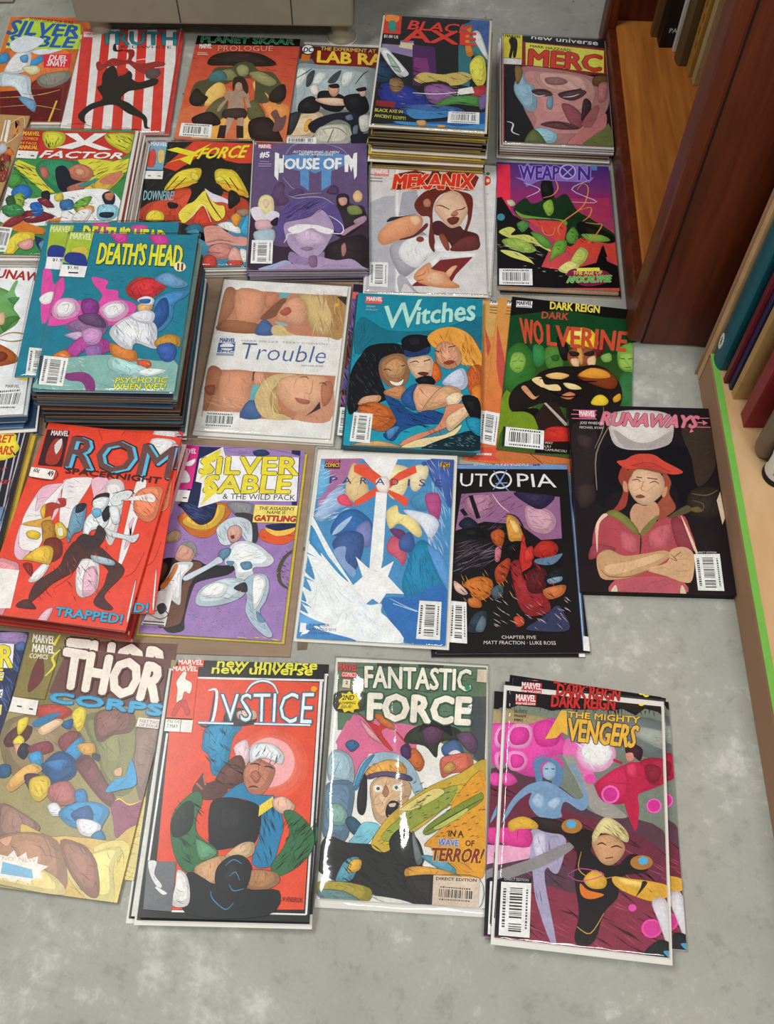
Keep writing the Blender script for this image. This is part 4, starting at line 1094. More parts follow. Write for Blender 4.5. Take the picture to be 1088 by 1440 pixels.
l 2a2a2a 13 -780,-1192 -532,-1195
=paradise
bg f0eeea
p 4a90c4 -814,1158 860,1236 839,-1275 -854,-1299
p b070a0 -824,1157 -305,1192 -456,977 -574,669 -777,410 -813,651
s 6ab0dc -813,1153 -684,934 -704,708 -815,577
s 4060a8 504,1204 854,1231 829,533 694,767 559,955
s 9ab8e0 -813,359 -563,769 -418,559 -607,375 -718,247
h d8e0f0 50 12 210 -30 -847,1073 -409,930 -402,391 -812,168
h c0d0f0 60 9 256 70 528,1155 824,1177 816,-171 564,40
s e0c490 -456,977 -383,1109 -179,699 -333,541 -470,677
s f0dca8 -41,1085 300,1061 240,683 75,645
s e8d8b0 320,1088 508,1128 517,952 403,744 315,812
s e8506c -567,596 -468,653 -370,489 -516,502
p f4f2f0 -305,1197 142,1216 56,916 -47,883
p e8563a -402,1082 -277,1118 -17,910 -25,736 -193,872 -393,982
p e8563a 360,1129 387,1017 164,875 67,768 -10,811 156,999
p e8563a -358,478 -345,564 -102,779 6,738 -92,657 -269,521
p e8563a 6,738 68,743 305,639 292,504 184,581
s f8e0d8 -110,878 12,938 63,817 30,691 -77,732
s 2f68a8 -600,91 -523,357 -324,445 -126,292 -133,126 -372,61
s a8c4e4 -577,69 -509,215 -357,346 -462,148
s 7a80b8 -299,161 -187,288 -120,222 -118,-59 -243,-22
s 3a5a94 -565,-47 -419,128 -212,97 -191,-156 -287,-435 -423,-265
s 88a4d0 -536,-137 -400,-80 -383,-262 -251,-388 -283,-480 -439,-312
s f0d890 49,425 166,531 215,414 382,379 496,175 439,100 225,272 107,192
s c85a70 87,-89 154,102 328,-71 302,-301 236,-215
s 6a3a6a 107,192 271,181 321,44 196,81
s 4a90b8 327,616 486,751 613,711 581,514 418,478
s b04a84 509,703 676,716 707,476 653,305 540,511
s 3f5f9c 238,61 354,164 426,-17 371,-113 247,-77
s d8e0f0 253,465 586,419 695,284 603,89 471,267
s 1f84b0 311,-434 443,31 607,-3 703,-315 832,-550 638,-631 407,-714 325,-654
h 156a94 40 11 323 75 308,-72 650,-46 735,-579 364,-651
s 2f70b8 94,-737 406,-692 821,-529 839,-1275 402,-1266 192,-1009
s 5a98d4 567,-6 776,-174 874,-613 726,-403
l c8e0f4 8 172,-731 415,-843 692,-929
l c8e0f4 8 216,-793 495,-880
p f4f5f5 -96,706 41,692 57,-229 38,-388 -92,-376 -95,-217
p f4f5f5 -267,-208 -115,-344 -11,-392 188,-241 132,-448 335,-665 129,-669 60,-805 -23,-746 -96,-817 -309,-637 -164,-471
s eef2f6 -838,309 -676,38 -483,-270 -275,-568 -96,-817 79,-804 87,-911 192,-1009 364,-1269 -134,-1286 -524,-1232 -802,-1000 -848,-939 -746,-974 -863,-810 -782,-826 -863,-635 -738,-691 -867,-435 -716,-535 -857,-161 -827,-67 -667,-238 -802,75
h 4f98d0 9 35 259 35 -923,-120 -757,-154 -533,-1149 -850,-1088
s 3f90c8 -835,190 -612,-188 -474,-360 -317,-549 -446,-447 -672,-193 -843,-22
s 5aa0d8 -862,-983 -659,-1053 -537,-1107 -826,-1129
s 3a84c4 -864,-1132 -450,-1206 -172,-1289 -845,-1298
h c8dcec 40 9 323 50 -757,-154 -57,-814 130,-1224 -580,-1068
@title_lettering
t 3a4a80 P -681,797 -587,799 -586,902 -685,899 .0 -
t 3a4a80 A -524,801 -409,805 -411,900 -526,896 .0 -
t 3a4a80 R -304,809 -220,813 -217,907 -301,906 .0 -
t 3a4a80 A -115,808 1,812 0,907 -116,903 .0 -
t 3a4a80 D 74,813 168,815 170,910 78,908 .0 -
t 3a4a80 I 283,819 308,819 309,911 286,911 .0 -
t 3a4a80 S 419,820 499,821 502,918 425,917 .0 -
t 3a4a80 E 618,828 696,829 700,926 620,925 .0 -
@publisher_badge
p 4a2040 -765,1143 -578,1150 -576,1018 -767,1014
t d86a78 MARVEL -755,1086 -581,1094 -580,1150 -757,1142 .05 -
t e8c040 COMICS -763,1034 -585,1043 -581,1094 -759,1085 .05 -
p e0a838 676,1179 792,1180 785,1111 670,1115
t 4a2a18 PG 691,1116 774,1118 778,1174 693,1175 .06 -
p ece8ec -820,-1097 -751,-1102 -754,-1218 -820,-1213
t 3a4a70 KRUEGER -713,-1131 -487,-1124 -488,-1095 -712,-1101 .02 -
t 3a4a70 REINHOLD~SEYE -713,-1184 -404,-1177 -405,-1146 -712,-1154 .02 -
t 3a4a70 ROSS~WIRTZ -718,-1230 -476,-1229 -477,-1199 -717,-1203 .02 -
@price_sticker
E 3f58a8 501,1155 493,1131 471,1120 448,1127 437,1150 445,1174 467,1185 490,1178
@barcode_box
b 516,-738 771,-740 773,-1217 504,-1217 v
=utopia
bg 161214
p 6f94c4 -510,1313 936,1257 929,1189 -515,1210
p 161214 -494,862 751,853 668,-1011 -637,-961
p 94648c -476,840 130,879 391,833 726,787 695,205 445,186 205,400 -218,446 -576,321
s b4809c -442,773 -194,838 -65,792 -154,575 -361,533
s d0a0b4 301,658 559,613 654,439 526,270 313,356
s 2f2848 166,857 466,833 669,787 484,613 304,702
h 5a3a58 50 12 184 -30 -515,818 242,856 305,272 -560,279
l 18141c 53 -364,817 -289,489
l 18141c 52 -487,621 -436,534
s 1c2234 -535,406 -418,512 -295,404 -318,319 -429,320
s 141016 -560,279 -389,362 -244,318 -232,213 -435,193
l f0c8c0 12 -99,837 -16,682 88,573
s d89840 43,465 87,551 173,464 232,272 242,167 77,168 49,295
s f0c070 80,465 153,443 198,315 140,273
l 241812 20 49,551 176,507 254,314 255,104
s b8582a -155,275 -58,338 11,274 -39,86 -126,149
s c87080 -114,66 -38,107 -69,-79 -125,-99
s 0f0f14 -4,65 113,168 222,146 139,22 59,-60
s 1c181e -582,195 -323,224 -143,170 -143,-99 -313,-220 -605,-298
h 8a7a8c 40 6 314 -25 -565,174 -163,149 -164,-140 -601,-217
s b0442a -132,-201 23,-59 53,-141 -35,-363 -126,-382
s c0302c 172,-19 232,272 255,104 307,-143 151,-284 94,-542
s 9a2a30 53,-141 165,-101 200,-345 414,-545 467,-741 249,-816 117,-699 68,-423
s c83a30 230,22 328,104 332,-62 236,-122
s b42c24 343,62 443,165 572,164 637,80 590,-23 441,-63 335,-21
s 5f7a98 348,-82 534,-43 683,-3 560,-145 379,-144
s 5a1a20 224,-264 411,-185 472,-307 400,-506 240,-504
s 151a22 433,-347 554,-206 703,-167 680,-389 497,-427
s 7f98b0 469,-347 634,-308 628,-368 499,-407
s c87040 402,-486 568,-428 676,-429 628,-547 462,-605
s c8702a -502,-379 -318,-300 -178,-361 -208,-540 -355,-617 -474,-538
s 181418 -629,-418 -470,-459 -409,-636 -584,-596
s e0b8a8 -626,-358 -539,-418 -473,-518 -528,-537 -614,-477
s c06a30 -477,-596 -352,-578 -324,-695 -447,-694
s 4a5a68 -204,-481 -74,-402 -66,-541 -158,-599
s 2a3a48 -499,-1000 -418,-791 -275,-754 -306,-983
s 5f7080 -411,-982 -331,-811 -282,-869 -325,-1002
s c84a30 36,-834 126,-815 153,-911 63,-948
s 343a5a 166,-968 389,-818 543,-683 622,-781 653,-992 337,-1008
h d8c0c8 40 9 112 40 -190,-540 695,-587 655,-973 -358,-964
h e0a040 20 10 114 60 -533,-298 162,-142 124,-621 -516,-655
h 0c0a0c 70 12 118 45 -578,279 725,226 653,-992 -567,-962
h c83028 26 12 117 70 69,64 621,101 463,-780 47,-699
p 4a6894 865,1258 926,1253 816,-1246 785,-1242
p b8c4d8 887,1253 903,1253 802,-1244 792,-1244
@title_lettering
t e8e4e4 UT -493,946 -159,937 -138,1124 -476,1135 .0 -
t e8e4e4 PIA 219,934 701,920 678,1111 225,1126 .0 -
E e8e4e4 158,1031 111,940 9,903 -88,941 -123,1033 -75,1126 27,1163 124,1124
E 161214 136,1031 96,957 11,927 -70,958 -100,1033 -60,1108 25,1138 107,1107
l 7f9ccc 19 -58,1173 7,1014 110,869
l 7f9ccc 19 105,1183 17,1026 -86,892
l 7f9ccc 14 -52,981 100,991
t e0e8f4 DARK~AVENGERS -298,1252 383,1238 391,1289 -292,1300 .02 -
t 2a3a5a #8 436,1245 522,1242 530,1290 444,1293 .0 -
t d8d0cc CHAPTER~FIVE -119,-1094 269,-1101 270,-1060 -118,-1055 .02 -
t d8d0cc MATT~FRACTION~·~LUKE~ROSS -329,-1158 488,-1173 486,-1130 -322,-1117 .02 -
@barcode_box
b -670,-614 -494,-635 -514,-1150 -721,-1130 v
p eeeeec 810,-1069 866,-1079 863,-1256 790,-1246
=runaways
bg 1c141a
s 2a2024 -851,1006 -557,911 -654,195 -862,-105 -870,387
s 3a2c2e -797,851 -608,805 -662,648 -786,695
s 342628 -848,90 -658,145 -655,-98 -827,-200
s 0f0e16 -471,655 -146,717 616,691 636,189 386,-160 302,177 -420,6 -540,-191 -627,0
s 3a2e26 525,1000 874,1039 879,446 630,139 596,537
s 2a221c 540,87 876,123 846,-240 614,-295 462,-205
l 6a5846 16 534,38 717,20 862,98
l 6a5846 14 542,-59 660,-103 647,-199
s 6a5a30 486,-181 593,-141 647,-199 562,-226
p e8d0b0 890,74 901,-286 857,-382 832,-49
s d8d0cc -389,1128 -228,1227 78,1251 335,1220 430,1103 372,786 189,677 -5,645 -258,662 -374,787
s b0a6a4 -340,945 -99,770 136,778 390,943 323,733 62,673 -234,688
l 8a7a6a 17 -376,1023 -583,574 -613,49
l 8a7a6a 12 -441,1287 -467,967 -598,650
s a04038 -260,408 -338,230 -291,60 -371,-137 -463,-260 -293,-183 -234,13 -190,260
s a0503c 217,348 305,202 264,29 324,-162 208,-285 98,-360 77,-170 202,27
s d8b090 -205,210 -117,362 74,381 208,273 207,76 88,-74 -43,-145 -160,-82 -227,86
s 984c38 -227,309 -112,413 120,420 274,300 151,321 -96,363 -192,235
s d04a3c -338,468 -230,497 -96,578 116,585 253,488 468,344 316,302 156,371 -30,390 -180,360 -262,382
s b83c34 -175,411 83,470 319,327 117,395
s c89470 -241,159 -280,183 -291,60 -242,37
s c89470 187,75 254,127 220,3 176,-22
s c89878 -165,-130 -44,-155 85,-98 105,-289 -143,-532 -242,-300
l 5a3428 14 -175,199 -110,218 -72,185
l 5a3428 14 41,169 106,196 154,160
l 6a3a2c 14 -117,250 -45,240
l 6a3a2c 14 17,242 141,226
l b88060 11 -30,191 -72,79 -23,56
s 8a4a3c -155,-33 -90,5 -31,-29 -95,-51
s b04a54 -722,-712 -661,-432 -527,-286 -333,-398 -166,-556 34,-385 375,-256 468,-488 479,-719 195,-751 53,-1312 -476,-1329 -469,-795 -649,-801
s 98404c -776,-896 -701,-689 -445,-749 -613,-845
s c0606a -364,-516 -190,-603 -208,-787 -365,-746
s c0606a -19,-504 235,-402 163,-683 -23,-735
s b85a64 -480,-1154 -81,-1097 270,-1130 286,-1315 -516,-1341
s 8a3844 241,-355 348,-304 462,-535 476,-742 298,-725
s 7a7a3c -525,-262 -419,-223 -265,-324 -159,-486 -186,-556 -372,-375 -488,-308
s 7a7a3c -118,-484 42,-314 105,-289 31,-409 -128,-578
s 5a5038 205,-309 451,-134 504,-204 351,-280
l 2a2420 17 -135,-555 -149,-693 -167,-808
s e8c8b0 -661,-432 -568,-287 -507,-297 -620,-430 -669,-802 -675,-619
s e8c8b0 372,-280 433,-443 513,-763 476,-742
s c49a72 -673,-847 -526,-763 -373,-838 -131,-807 115,-753 187,-819 12,-960 -279,-1103 -599,-1158 -679,-1050
s d0a880 -111,-1009 137,-911 195,-751 361,-700 468,-810 408,-1125 305,-1162 117,-1091
s dcb48c -584,-980 -259,-902 30,-802 105,-845 -270,-1014 -534,-1089
l 7a5034 11 -647,-1026 -556,-1112 -318,-1105 -72,-1008
l 7a5034 11 165,-843 259,-885 190,-797
l 7a5034 9 313,-770 225,-841
s d8c8a8 -553,-1310 -486,-1220 -477,-1340
s d8c8a8 249,-1306 281,-1196 317,-1304
@title_lettering
l d87c94 12 -837,1220 -533,1220
l d87c94 12 -863,1155 -538,1155
l d87c94 12 -856,1091 -543,1091
l d87c94 12 694,1144 889,1151
l d87c94 15 707,1081 858,1078
l d87c94 12 656,1010 888,1013
t d8788e RUNAWAYS -496,1005 708,1001 762,1173 -448,1201 .09 6a3040,.11 sh
p d8788e 799,1121 858,1075 799,1041
p d8788e 642,991 668,940 612,919
@publisher_badge
p d87088 -761,1223 -551,1214 -559,1101 -762,1110
t f0e4e8 MARVEL -756,1137 -562,1128 -556,1208 -755,1212 .06 -
t e0d8d8 JOSS~WHEDON -760,1009 -463,1009 -458,1046 -756,1047 .02 -
t e0d8d8 MICHAEL~RYAN -769,941 -473,940 -468,975 -765,975 .02 -
@barcode_box
b 466,-792 771,-778 763,-1257 459,-1260 v
t e0d8d0 DIRECT~EDITION 501,-782 732,-774 735,-749 502,-757 .03 -
=thor
bg 9c9060
p 7c7240 -845,1300 -306,1294 -280,421 -812,537
p 6a4038 -411,1256 768,1357 812,977 801,742 103,653 -467,744
s 8a8a5c -3,547 627,536 715,-158 475,-231 247,129
s 94805c -841,349 -371,500 71,284 71,-25 -246,-280 -668,-118
s 8a6258 106,561 240,647 512,636 542,434 360,366 251,274 166,341
s 94786c 590,508 822,652 863,119 835,-292 673,8 629,266
s 5a302c -785,176 -698,322 -526,344 -543,184 -715,96
s b84038 -572,567 -296,625 -139,553 -287,442 -466,443
s 2a78a8 -539,388 -415,495 -270,536 -352,434 -483,349
s e8c4a0 -455,330 -293,465 -216,429 -370,273
s e8d040 -144,529 -93,628 -4,593 13,412 -39,360
s 2a5a90 -216,429 -120,486 -110,374 -203,385
s e8d040 -697,390 -603,448 -590,336 -649,238
s e8d040 -682,167 -638,239 -571,203 -572,136 -647,126
s d8a080 -658,125 -576,147 -542,73 -592,23
s 1c2434 -579,157 -480,125 -504,-10 -599,44
s 8a4a4c -207,249 -104,352 16,322 -42,137 -154,144
s 3a94c8 -90,153 22,301 86,153 16,12 -102,41
s d8a050 4,209 169,252 220,148 119,113
s 3a4458 198,145 279,133 275,67 200,101
s 8a3a44 -502,123 -308,214 -233,112 -412,46
s 3a94c8 -475,38 -361,96 -301,-28 -373,-81
s 24588a -309,-73 -169,120 25,57 73,-111 -106,-241 -221,-148
s 3a7ab8 -280,-25 -59,46 -86,-88
s e0b060 -528,-144 -407,-41 -282,-91 -397,-213 -525,-358 -608,-304
s 2a5a80 -738,-105 -632,-92 -599,-196 -697,-230
s 7a4a4c 37,15 162,118 400,-113 623,-381 467,-359 250,-196
s 3a9cd0 434,-237 505,-99 599,-44 619,132 736,-113 595,-195
s d8a888 470,-7 535,34 557,-50 494,-58
s 5a3a44 -452,-177 -284,-156 -144,-331 -311,-352
s e0c040 -376,-211 -242,-151 -160,-205 -144,-331 -223,-425 -332,-354
s b8706c -148,-246 28,-181 165,-355 17,-437 -132,-372
s 3a80b8 121,-276 219,-242 280,-383 176,-396
s e0e0e4 -118,-454 -34,-412 61,-515 -36,-548
s 3a94c8 14,-500 191,-373 425,-364 530,-435 500,-562 466,-669 245,-636 131,-609
s 2a5a90 143,-504 306,-400 387,-535 275,-591
s e4e0e4 222,-556 366,-538 485,-585 451,-691 303,-690
s 2a78a8 410,-696 496,-624 564,-717 482,-728
s e8c850 550,-349 596,-280 716,-328 871,-266 850,-352 623,-381
s 94506c 534,-371 601,-300 721,-348 877,-286 880,-555 681,-682 593,-510
s a07a70 -611,-495 -331,-564 -124,-682 -257,-801 -507,-812
s d8b45c -320,-666 -18,-750 145,-730 395,-718 645,-707 778,-568 890,-595 816,-1351 266,-1287 -482,-1207 -438,-1024 -291,-825
s e4d078 478,-789 818,-726 841,-1291 554,-1289 576,-995
s f0e08c 255,-1036 535,-1291 802,-1296 717,-977 747,-775 549,-820
s b08468 -535,-856 -255,-739 75,-779 255,-1036 241,-1271 -502,-1209
s a0705c 116,-774 376,-802 546,-960 643,-1239 524,-1254 281,-1052
s e8d488 -233,-1272 -496,-1228 -218,-1056 132,-1110 306,-1282
s d8a080 -495,-851 -385,-796 -395,-899
p ece6dc -451,-986 -364,-995 -321,-930 -260,-992 -194,-933 -153,-998 -61,-957 -50,-1025 69,-1039 3,-1097 43,-1160 -57,-1173 -62,-1222 -194,-1200 -248,-1226 -320,-1196 -416,-1218 -485,-1010
p 7ab4d4 -399,-1049 -83,-1088 -47,-1171 -382,-1165
t d0a8a0 NO~~NEW -412,-1040 -63,-1016 -75,-978 -414,-1001 .01 -
@title_lettering
t f0e4d8 THOR -356,829 732,791 748,1197 -424,1259 .1 542a26,.16
t 3fa4d0 CORPS -426,644 814,640 809,754 -433,744 .06 1a6a98,.11
@publisher_badge
p 84763c -826,1277 -486,1271 -483,660 -836,650
s 6a2a24 -712,1023 -659,1151 -570,897 -664,719 -708,784
l e0d040 28 -479,1247 -540,1142 -490,1051 -555,922
t f0ece0 MARVEL -785,1184 -536,1191 -553,1277 -800,1276 .05 -
t e8e0c8 COMICS -797,1109 -590,1116 -595,1169 -797,1163 .04 -
p ece4dc -835,645 -543,636 -524,470 -826,477
l 2a2a2a 16 -759,548 -701,546
l 2a2a2a 16 -618,534 -573,532
p e8dcd4 581,587 814,594 822,488 578,484
t 6a6060 PART~TWO 606,533 816,537 812,575 600,571 .02 -
t 6a6060 OF~FOUR 607,492 819,497 816,528 603,524 .02 -
=thor2
bg 8a7c4c
p 6a4038 -412,1232 894,1272 845,761 94,477 -471,602
s e0cc80 654,-990 801,-446 827,-1447 627,-1461
h b8a060 20 12 185 10 697,-785 824,-570 827,-1447 727,-1454
@title_lettering
t f0e4d8 THOR -336,800 769,686 748,1188 -389,1234 .1 542a26,.16
@publisher_badge
p 84763c -828,1279 -486,1252 -519,634 -875,645
t f0ece0 MARVEL -793,1182 -542,1174 -553,1263 -802,1276 .05 -
l e0d040 29 -497,1301 -537,1174 -576,903
=justice
bg 1a1a1c
p e0e0de -868,1154 830,1165 840,1189 -860,1178
p e0e0de 785,1163 818,1164 803,-1231 783,-1232
p e0e0de -807,538 -785,538 -793,-778 -814,-778
p e0e0de -518,-1222 793,-1222 790,-1237 -515,-1241
p df4a2c -608,1161 778,1151 770,-1185 -478,-1217 -699,-1222 -724,-756 -777,561 -535,568
E e0583c 719,245 623,-19 360,-132 79,-33 -60,224 29,493 298,613 586,508
E e2644c 660,243 579,19 355,-78 116,7 -1,225 74,454 303,555 547,467
E e4715c 602,241 536,57 351,-23 154,46 57,227 120,415 308,498 508,425
E e67e6c 544,240 492,94 346,31 191,86 115,228 165,376 312,441 470,384
E e88a7c 485,238 448,132 342,86 229,126 174,230 210,337 317,384 431,343
E f0a8a8 577,263 514,76 339,-4 150,66 57,249 116,439 295,522 487,449
s e8c8d0 -78,400 45,493 105,316 27,226
s 1a8ab8 -410,436 -387,617 -152,692 -12,628 -89,512 -112,310 -137,134 -264,109 -329,305 -402,369
h 0f2a3a 14 16 157 40 -409,617 -101,625 -120,178 -314,173
s 4a3634 -220,714 -165,819 -33,834 105,792 127,677 -14,639 -169,646
s e0b8a4 -74,798 103,815 129,723 -42,707
h 3a2420 8 11 68 80 -119,809 103,815 116,677 -105,671
s 6a3a30 -235,45 -107,266 18,314 78,140 46,31 -119,-38
s 5a302a -457,-68 -390,84 -362,117 -318,21 -213,46 -97,-37 -152,-124 -320,-150
l a06a54 19 -360,107 -326,-1
l a06a54 19 -425,18 -353,-44
h 1c1210 14 13 174 20 -233,219 44,270 46,31 -183,-40
s c07a60 55,161 129,295 239,276 376,192 346,39 250,-92 99,-75 67,31
s b06a54 123,119 184,165 233,101 196,35
l 4a2420 17 119,-14 167,0 221,-12
s e4eaec 117,428 311,455 451,348 438,237 326,278 216,297 111,250
l 14202a 15 113,228 167,239 222,222
l 14202a 15 256,210 321,208 366,187
h 2a3a44 16 11 111 -60 117,428 449,370 416,236 131,273
s 1c7aa8 -131,-123 46,31 141,-74 314,-90 401,-109 505,-358 479,-564 414,-786 227,-771 267,-529 268,-302 105,-138
h 0f2030 20 17 191 70 213,-157 471,-192 412,-766 265,-730
s 1a1c20 -251,-190 -110,-123 62,-139 238,-198 274,-364 229,-570 26,-616 -179,-642 -237,-501
p e8cc3a 249,-198 378,-99 397,-194 248,-307
s e0b49c 381,-131 485,-96 597,-168 601,-231 499,-275 398,-215
s 2f6a40 497,-254 624,-251 781,-392 830,-514 797,-656 662,-799 484,-883 414,-786 524,-603 574,-439
s 2f6a40 -513,-134 -393,-67 -338,-171 -382,-340 -341,-504 -161,-621 -131,-701 -285,-804 -421,-867 -570,-672 -634,-347
s 14281c -624,-346 -508,-176 -418,-215 -430,-465 -589,-531
h 10241a 40 15 169 35 -630,-221 -360,-172 -147,-741 -534,-791
h 10241a 30 15 168 -45 499,-275 804,-433 742,-758 498,-804
s 5f9a70 -357,-545 -159,-641 -152,-701 -292,-745
s c89a70 -326,-805 -90,-699 -20,-777 -101,-976 -259,-1019 -312,-923
s a87850 212,-831 460,-844 509,-941 352,-1023 186,-988
s c8a880 -49,-698 105,-573 229,-570 220,-691 38,-736
s 14171c -400,-866 -101,-976 -44,-738 117,-694 231,-811 188,-1008 515,-1019 412,-1251 -373,-1252
s 18191c -118,-820 34,-696 207,-772 205,-968 78,-1126 -97,-1015
l 3a80b0 10 -38,-798 38,-736 124,-774
l 3a80b0 10 13,-895 71,-854 119,-931
l 3a80b0 10 -155,-1036 -126,-1112 5,-1204 80,-1145
l 3a80b0 10 21,-973 68,-1030 168,-1008
s e4e2de -505,-849 -418,-887 -361,-1022 -362,-1176 -513,-1180 -508,-987
p 6a6c70 -815,-768 -526,-771 -511,-1237 -789,-1225
s e0e0e0 -804,-778 -721,-776 -725,-895 -640,-990 -665,-1030 -763,-915
s e0e0e0 -688,-1011 -579,-1066 -617,-1086 -696,-1030
t 3a1410 L.W.HENDERSON 532,-1114 746,-1124 747,-1080 535,-1072 .0 -
@title_lettering
l 2f4a5a 23 -491,660 -367,641 -343,1013
l e4ecf0 32 -411,1023 -320,1014 -328,688 -416,674
t e4ecf0 VSTICE -229,690 724,682 736,1031 -272,987 -.01 3a6a80,.05
l 4a88a8 37 -5,1011 54,1107 163,1151 279,1114 344,1009
l e4ecf0 21 -5,1011 54,1107 163,1151 279,1114 344,1009
l 4a88a8 32 -480,661 -104,659
l e4ecf0 16 -480,661 -104,659
l 4a88a8 31 117,665 714,666
l e4ecf0 16 117,665 714,666
t e0dc3a new~universe -400,1222 697,1228 706,1335 -395,1319 .05 -
@publisher_badge
p e04a2c -866,1306 -549,1295 -541,700 -852,708
t f0e8e0 MARVEL -834,1239 -561,1242 -561,1295 -834,1292 .06 -
s e8e4d8 -771,1109 -712,1230 -672,1219 -674,1147 -601,1101 -609,982 -668,1004 -689,910 -742,885 -749,1026
s c03a24 -739,862 -689,910 -631,888 -580,750 -624,749 -680,840 -734,734 -775,744
p e8e4dc -850,692 -539,686 -538,550 -847,559
t 2a2a2a 75¢~US -812,656 -678,651 -677,678 -811,684 .03 -
t 2a2a2a 7~MAY -808,597 -689,593 -689,632 -809,636 .03 -
l 2a2a2a 7 -665,688 -661,553
@price_sticker
E f0a82a 763,1072 754,1049 731,1038 707,1047 695,1070 704,1094 727,1105 751,1095
=ff
bg eceae4
p 5c5c4c -829,1252 835,1302 814,1068 -807,973
p 5f7a60 -830,1264 846,1315 819,184 83,530 -767,481
p 8a8a70 -787,998 -527,1036 -489,787 -527,717 -783,680
s 4a4a40 -823,904 -498,923 -444,767 -590,691 -806,701
p 3a3c34 -389,1278 -124,1284 -144,1233 -386,1231
p 3a3c34 74,1286 361,1293 340,1245 76,1246
p 4a5054 652,944 836,955 819,184 703,263 657,564
h 2a2e2a 24 14 273 5 -828,1240 824,1302 806,572 -771,525
p dc7098 -610,667 -414,634 81,574 95,227 -138,257 -411,241 -557,-64 -750,9 -757,350
p dc7098 -778,349 -669,597 -473,542 -563,20
s c8342c -592,713 -454,587 -247,337 -161,298 -298,486 -217,557 -307,640 -324,551 -479,630
s e4a0a8 -543,627 -406,502 -270,357 -423,435
s c86a2a -396,680 -310,685 -153,561 -172,515 -304,574
l a83a24 24 -173,537 6,351 182,147
s c86a2a -10,221 70,333 181,190 122,80
s 343a28 -39,392 19,527 208,604 508,577 595,451 342,414 305,240 174,361
s 5f3a5a 147,534 250,628 380,592 341,436 216,385 161,447
s 241a24 105,510 165,623 291,698 421,638 467,487 359,546 230,583
s 4a6a98 364,372 511,446 598,299 536,253 388,266
s e8e8ec 430,290 513,338 598,278 536,253
s d8705a 347,221 472,281 661,303 684,134 476,80 374,32
s c89a50 371,116 453,205 517,145 435,77
s 6a4a6a 510,489 658,542 744,416 682,304
s 4a2a5a -78,325 5,373 32,224 -52,219
s 3a6a98 -671,334 -589,382 -521,321 -601,251
s e4c040 -821,110 -743,179 -674,98 -748,-12 -814,26
s 4a6a40 -694,97 -590,103 -579,-44 -662,-49
s c06a3a -620,80 -568,83 -584,19
s a8c4d0 -828,195 -750,264 -596,187 -556,-84 -785,-77 -833,4
s 6a8aa4 -824,-100 -556,-84 -551,-432 -594,-673 -818,-647 -846,-328
s 88b0a8 -812,-366 -704,-299 -595,-394 -626,-517 -769,-505
s 9cb8c8 -554,-105 -487,130 -327,257 -117,258 57,140 171,-105 112,-191 -23,51 -195,147 -381,115 -495,-60
s 4a90b8 -544,-105 -466,131 -347,234 -441,69 -510,-144
s 242428 -502,-195 -461,-16 -420,7 -404,-302 -434,-405 -490,-368
s d8b48c -370,-74 -229,18 -62,7 45,-71 30,-195 -125,-388 -201,-492 -306,-438 -358,-259
s e0a850 -438,27 -361,116 -197,189 -49,155 -2,52 -106,46 -272,37 -373,-11
h a8642a 18 11 126 50 -423,112 -28,156 -23,51 -415,-14
s 5a4a6a -416,7 -232,60 20,32 43,-29 -229,8 -393,-33
E e8e4dc -248,-123 -260,-150 -292,-162 -324,-153 -339,-128 -328,-101 -296,-88 -263,-97
E e8e4dc -57,-101 -69,-128 -101,-141 -133,-132 -148,-107 -136,-80 -104,-67 -72,-76
E 3a5a4a -275,-124 -280,-138 -293,-144 -306,-139 -312,-126 -308,-113 -295,-107 -281,-112
E 3a5a4a -84,-103 -89,-116 -102,-123 -115,-118 -121,-105 -116,-92 -103,-85 -90,-90
s a8765a -213,-86 -178,-166 -217,-210 -240,-160
s 241a1a -200,-331 -153,-247 -70,-263 -56,-343 -102,-427 -185,-411
s d8c8b8 -172,-279 -101,-264 -109,-302 -160,-309
s d8c8b8 -176,-390 -114,-403 -144,-421
s c89c70 -50,-241 30,-195 -43,-383 -120,-488
s 2f5a70 -609,-476 -531,-431 -421,-545 -518,-610
s 7ac0d0 -516,-629 -425,-485 -261,-496 -296,-597 -409,-722 -552,-691
s 242426 -798,-646 -572,-692 -330,-697 -147,-726 51,-676 200,-880 63,-946 152,-1185 235,-1292 -2,-1231 -360,-1159 -765,-1031 -854,-921
s c8a83a -330,-697 -203,-452 -8,-259 272,-57 560,85 830,249 821,-88 606,-183 403,-296 205,-469 -31,-641 -185,-767
s 94a040 -234,-613 -42,-403 195,-206 521,-43 443,-253 203,-429 -111,-646
s dfd080 -46,-322 274,-99 399,-133 117,-313
s dc9a2c 523,-167 820,100 816,-941 458,-885 293,-701 212,-666 407,-457
h 2a2414 70 10 75 -25 23,-30 820,142 815,-788 292,-662
h 2a2414 40 10 72 -25 -312,-657 194,-186 275,-140 -187,-728
s 7a8a30 206,-509 444,-314 729,-135 790,-110 791,-193 528,-390 249,-566
s b8c060 307,-483 607,-285 629,-324 368,-499
l 3a3418 10 207,-548 507,-351 791,-172
s 2a2a2c -149,-687 -76,-545 45,-538 172,-669 199,-861 -20,-874
s 70787c 85,-536 130,-632 197,-823 139,-865 91,-673
s 5ca0b8 -663,-1063 -579,-867 -441,-840 -487,-1034 -583,-1077
s e0b040 -550,-981 -519,-864 -420,-858 -433,-955
s 5ca0b8 176,-785 376,-793 538,-899 460,-942
s dca03a 23,-929 140,-884 419,-906 579,-973 302,-970 67,-1021
s 2c2a2a 65,-984 421,-982 429,-1281 214,-1256 29,-1061
s a89a3a -838,-1092 -563,-1076 -323,-1119 -297,-1211 -391,-1272 -553,-1207 -830,-1185
s 6a8a8a -832,-1167 -556,-1170 -391,-1272 -744,-1273
s d8d8d4 -299,-1192 -3,-1213 195,-1276 -59,-1272
